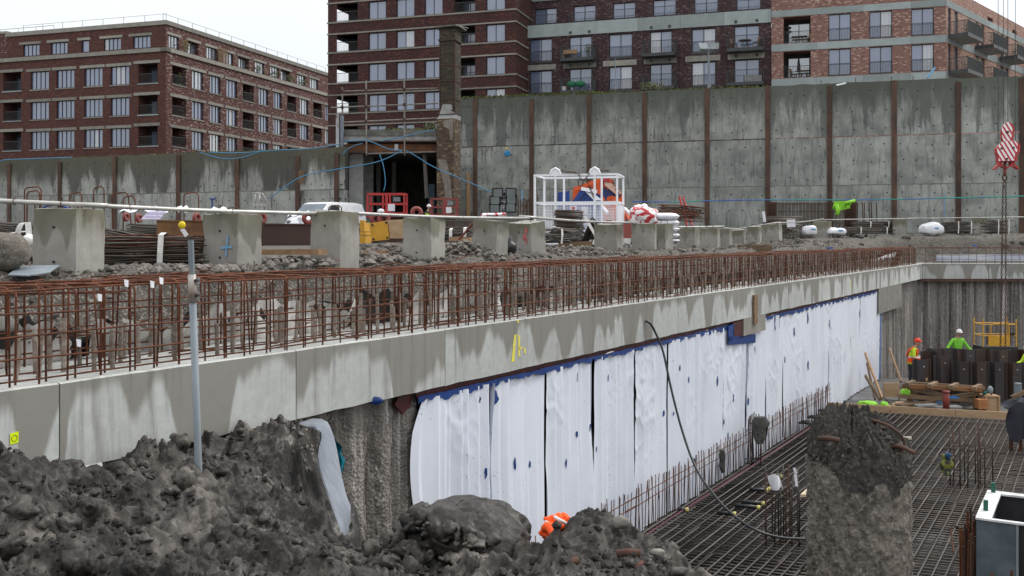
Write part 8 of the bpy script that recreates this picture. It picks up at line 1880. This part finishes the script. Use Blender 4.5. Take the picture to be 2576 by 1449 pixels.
table(fa, 2022, zr[1][0], .8, 'wooden table in the lower loggia of the pink building', m_woodd, rnd=False); chair(fa, 1995, zr[1][0], .8, R(70), 'dark folding chair left in the lower loggia', m_woodd); chair(fa, 2034, zr[1][0], .9, R(-80), 'dark folding chair right in the lower loggia', m_woodd)
x = fa.x(1982); p = fa.o+fa.d*x+fa.n*.7; ps_ = thing('patio_heater', 'dark standing lamp in the upper loggia of the pink building', 'lamp', (p.x, p.y, zr[0][0])); MB().cyl((p.x, p.y, zr[0][0]), (p.x, p.y, zr[0][0]+1.5), .04, 6).build('pole', m_black, ps_); MB().ball((p.x, p.y, zr[0][0]+1.55), (.3, .3, .14), 12, 7).build('shade', m_black, ps_)
p = fa.o+fa.d*fa.x(2008)+fa.n*.9; um = thing('closed_parasol', 'dark closed parasol in the lower loggia of the pink building', 'parasol', (p.x, p.y, zr[1][0])); MB().tube([(p.x, p.y, zr[1][0]+.9), (p.x, p.y, zr[1][0]+1.5), (p.x, p.y, zr[1][0]+2.1)], [.16, .11, .02], 8).build('canopy', m_navy, um); MB().cyl((p.x, p.y, zr[1][0]), (p.x, p.y, zr[1][0]+.9), .025, 6).build('pole', m_black, um)
# right return: windows, balconies
wb = [(.55, 1.35), (2.2, 3.2), (8, 9), (9.6, 10.6), (15.5, 16.5), (17.2, 18.2), (24, 25), (26, 27)]
fb.wall(0, 42, zB, ztop, [(a, b, c, d, .3) for a, b in wb for c, d in zr]+[(11.5, 13.2, ztop-1.9, ztop-.8, .5), (19.5, 21, ztop-1.9, ztop-.8, .5), (26, 27.5, ztop-1.9, ztop-.8, .5)], m_brick_r2)
for a, b in wb:
    for c, d in zr[:2]: fb.window(a, b, c, d, 1, .18, m_glass2)
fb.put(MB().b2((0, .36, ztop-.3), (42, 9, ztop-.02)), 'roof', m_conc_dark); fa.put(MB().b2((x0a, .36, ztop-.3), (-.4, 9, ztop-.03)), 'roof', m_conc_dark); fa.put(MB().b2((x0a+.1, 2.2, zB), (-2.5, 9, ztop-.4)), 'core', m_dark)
def balc(x0, x1, z, dep=1.7):
    sl_ = fb.put(MB().b2((x0, -dep, z-.28), (x1, -.05, z-.02)), 'balcony', m_conc); fb.put(MB().b2((x0-.03, -dep-.03, z-.30), (x1+.03, -dep, z+.03)), 'fascia', m_rail, sl_); mb = MB()
    for x in (x0, x1):
        for q in range(13): y = -dep+.02+(dep-.1)*q/12; mb.b2((x-.014, y-.014, z), (x+.014, y+.014, z+1.1))
        mb.b2((x-.02, -dep, z+1.08), (x+.02, -.06, z+1.13)); mb.b2((x-.02, -dep, z-.3), (x+.02, -.06, z+.03))
    k = int((x1-x0)/.11)
    for q in range(k+1): x = x0+(x1-x0)*q/k; mb.b2((x-.014, -dep-.01, z), (x+.014, -dep+.018, z+1.1))
    mb.b2((x0, -dep-.02, z+1.08), (x1, -dep+.03, z+1.13)); fb.put(mb, 'railing', m_rail, sl_)
for x0 in (.5, 7.6, 15.0, 23.5):
    for c, d in zr[:2]: balc(x0, x0+4.0, c)
    zc2 = zr[0][0]
for x, c, w_, lb_ in ((1.6, zr[0][0], .9, 'small green plants at the left of the first upper balcony'), (3.6, zr[0][0], 1.1, 'pale grasses at the right of the first upper balcony'), (2.2, zr[1][0], 1.6, 'large green creeper on the first lower balcony'), (4.0, zr[1][0], 1.4, 'green creeper at the right of the first lower balcony'), (9.5, zr[0][0], 1.2, 'plants on the second upper balcony'), (16.5, zr[0][0], 1.2, 'plants on the third upper balcony')):
    pot_plant(fb, x, -1.3, c, w_, 1.3, lb_)
# ---------------------------------------------------------------- close
for o in list(bpy.data.objects):
    if o.name == 'x': bpy.data.objects.remove(o)
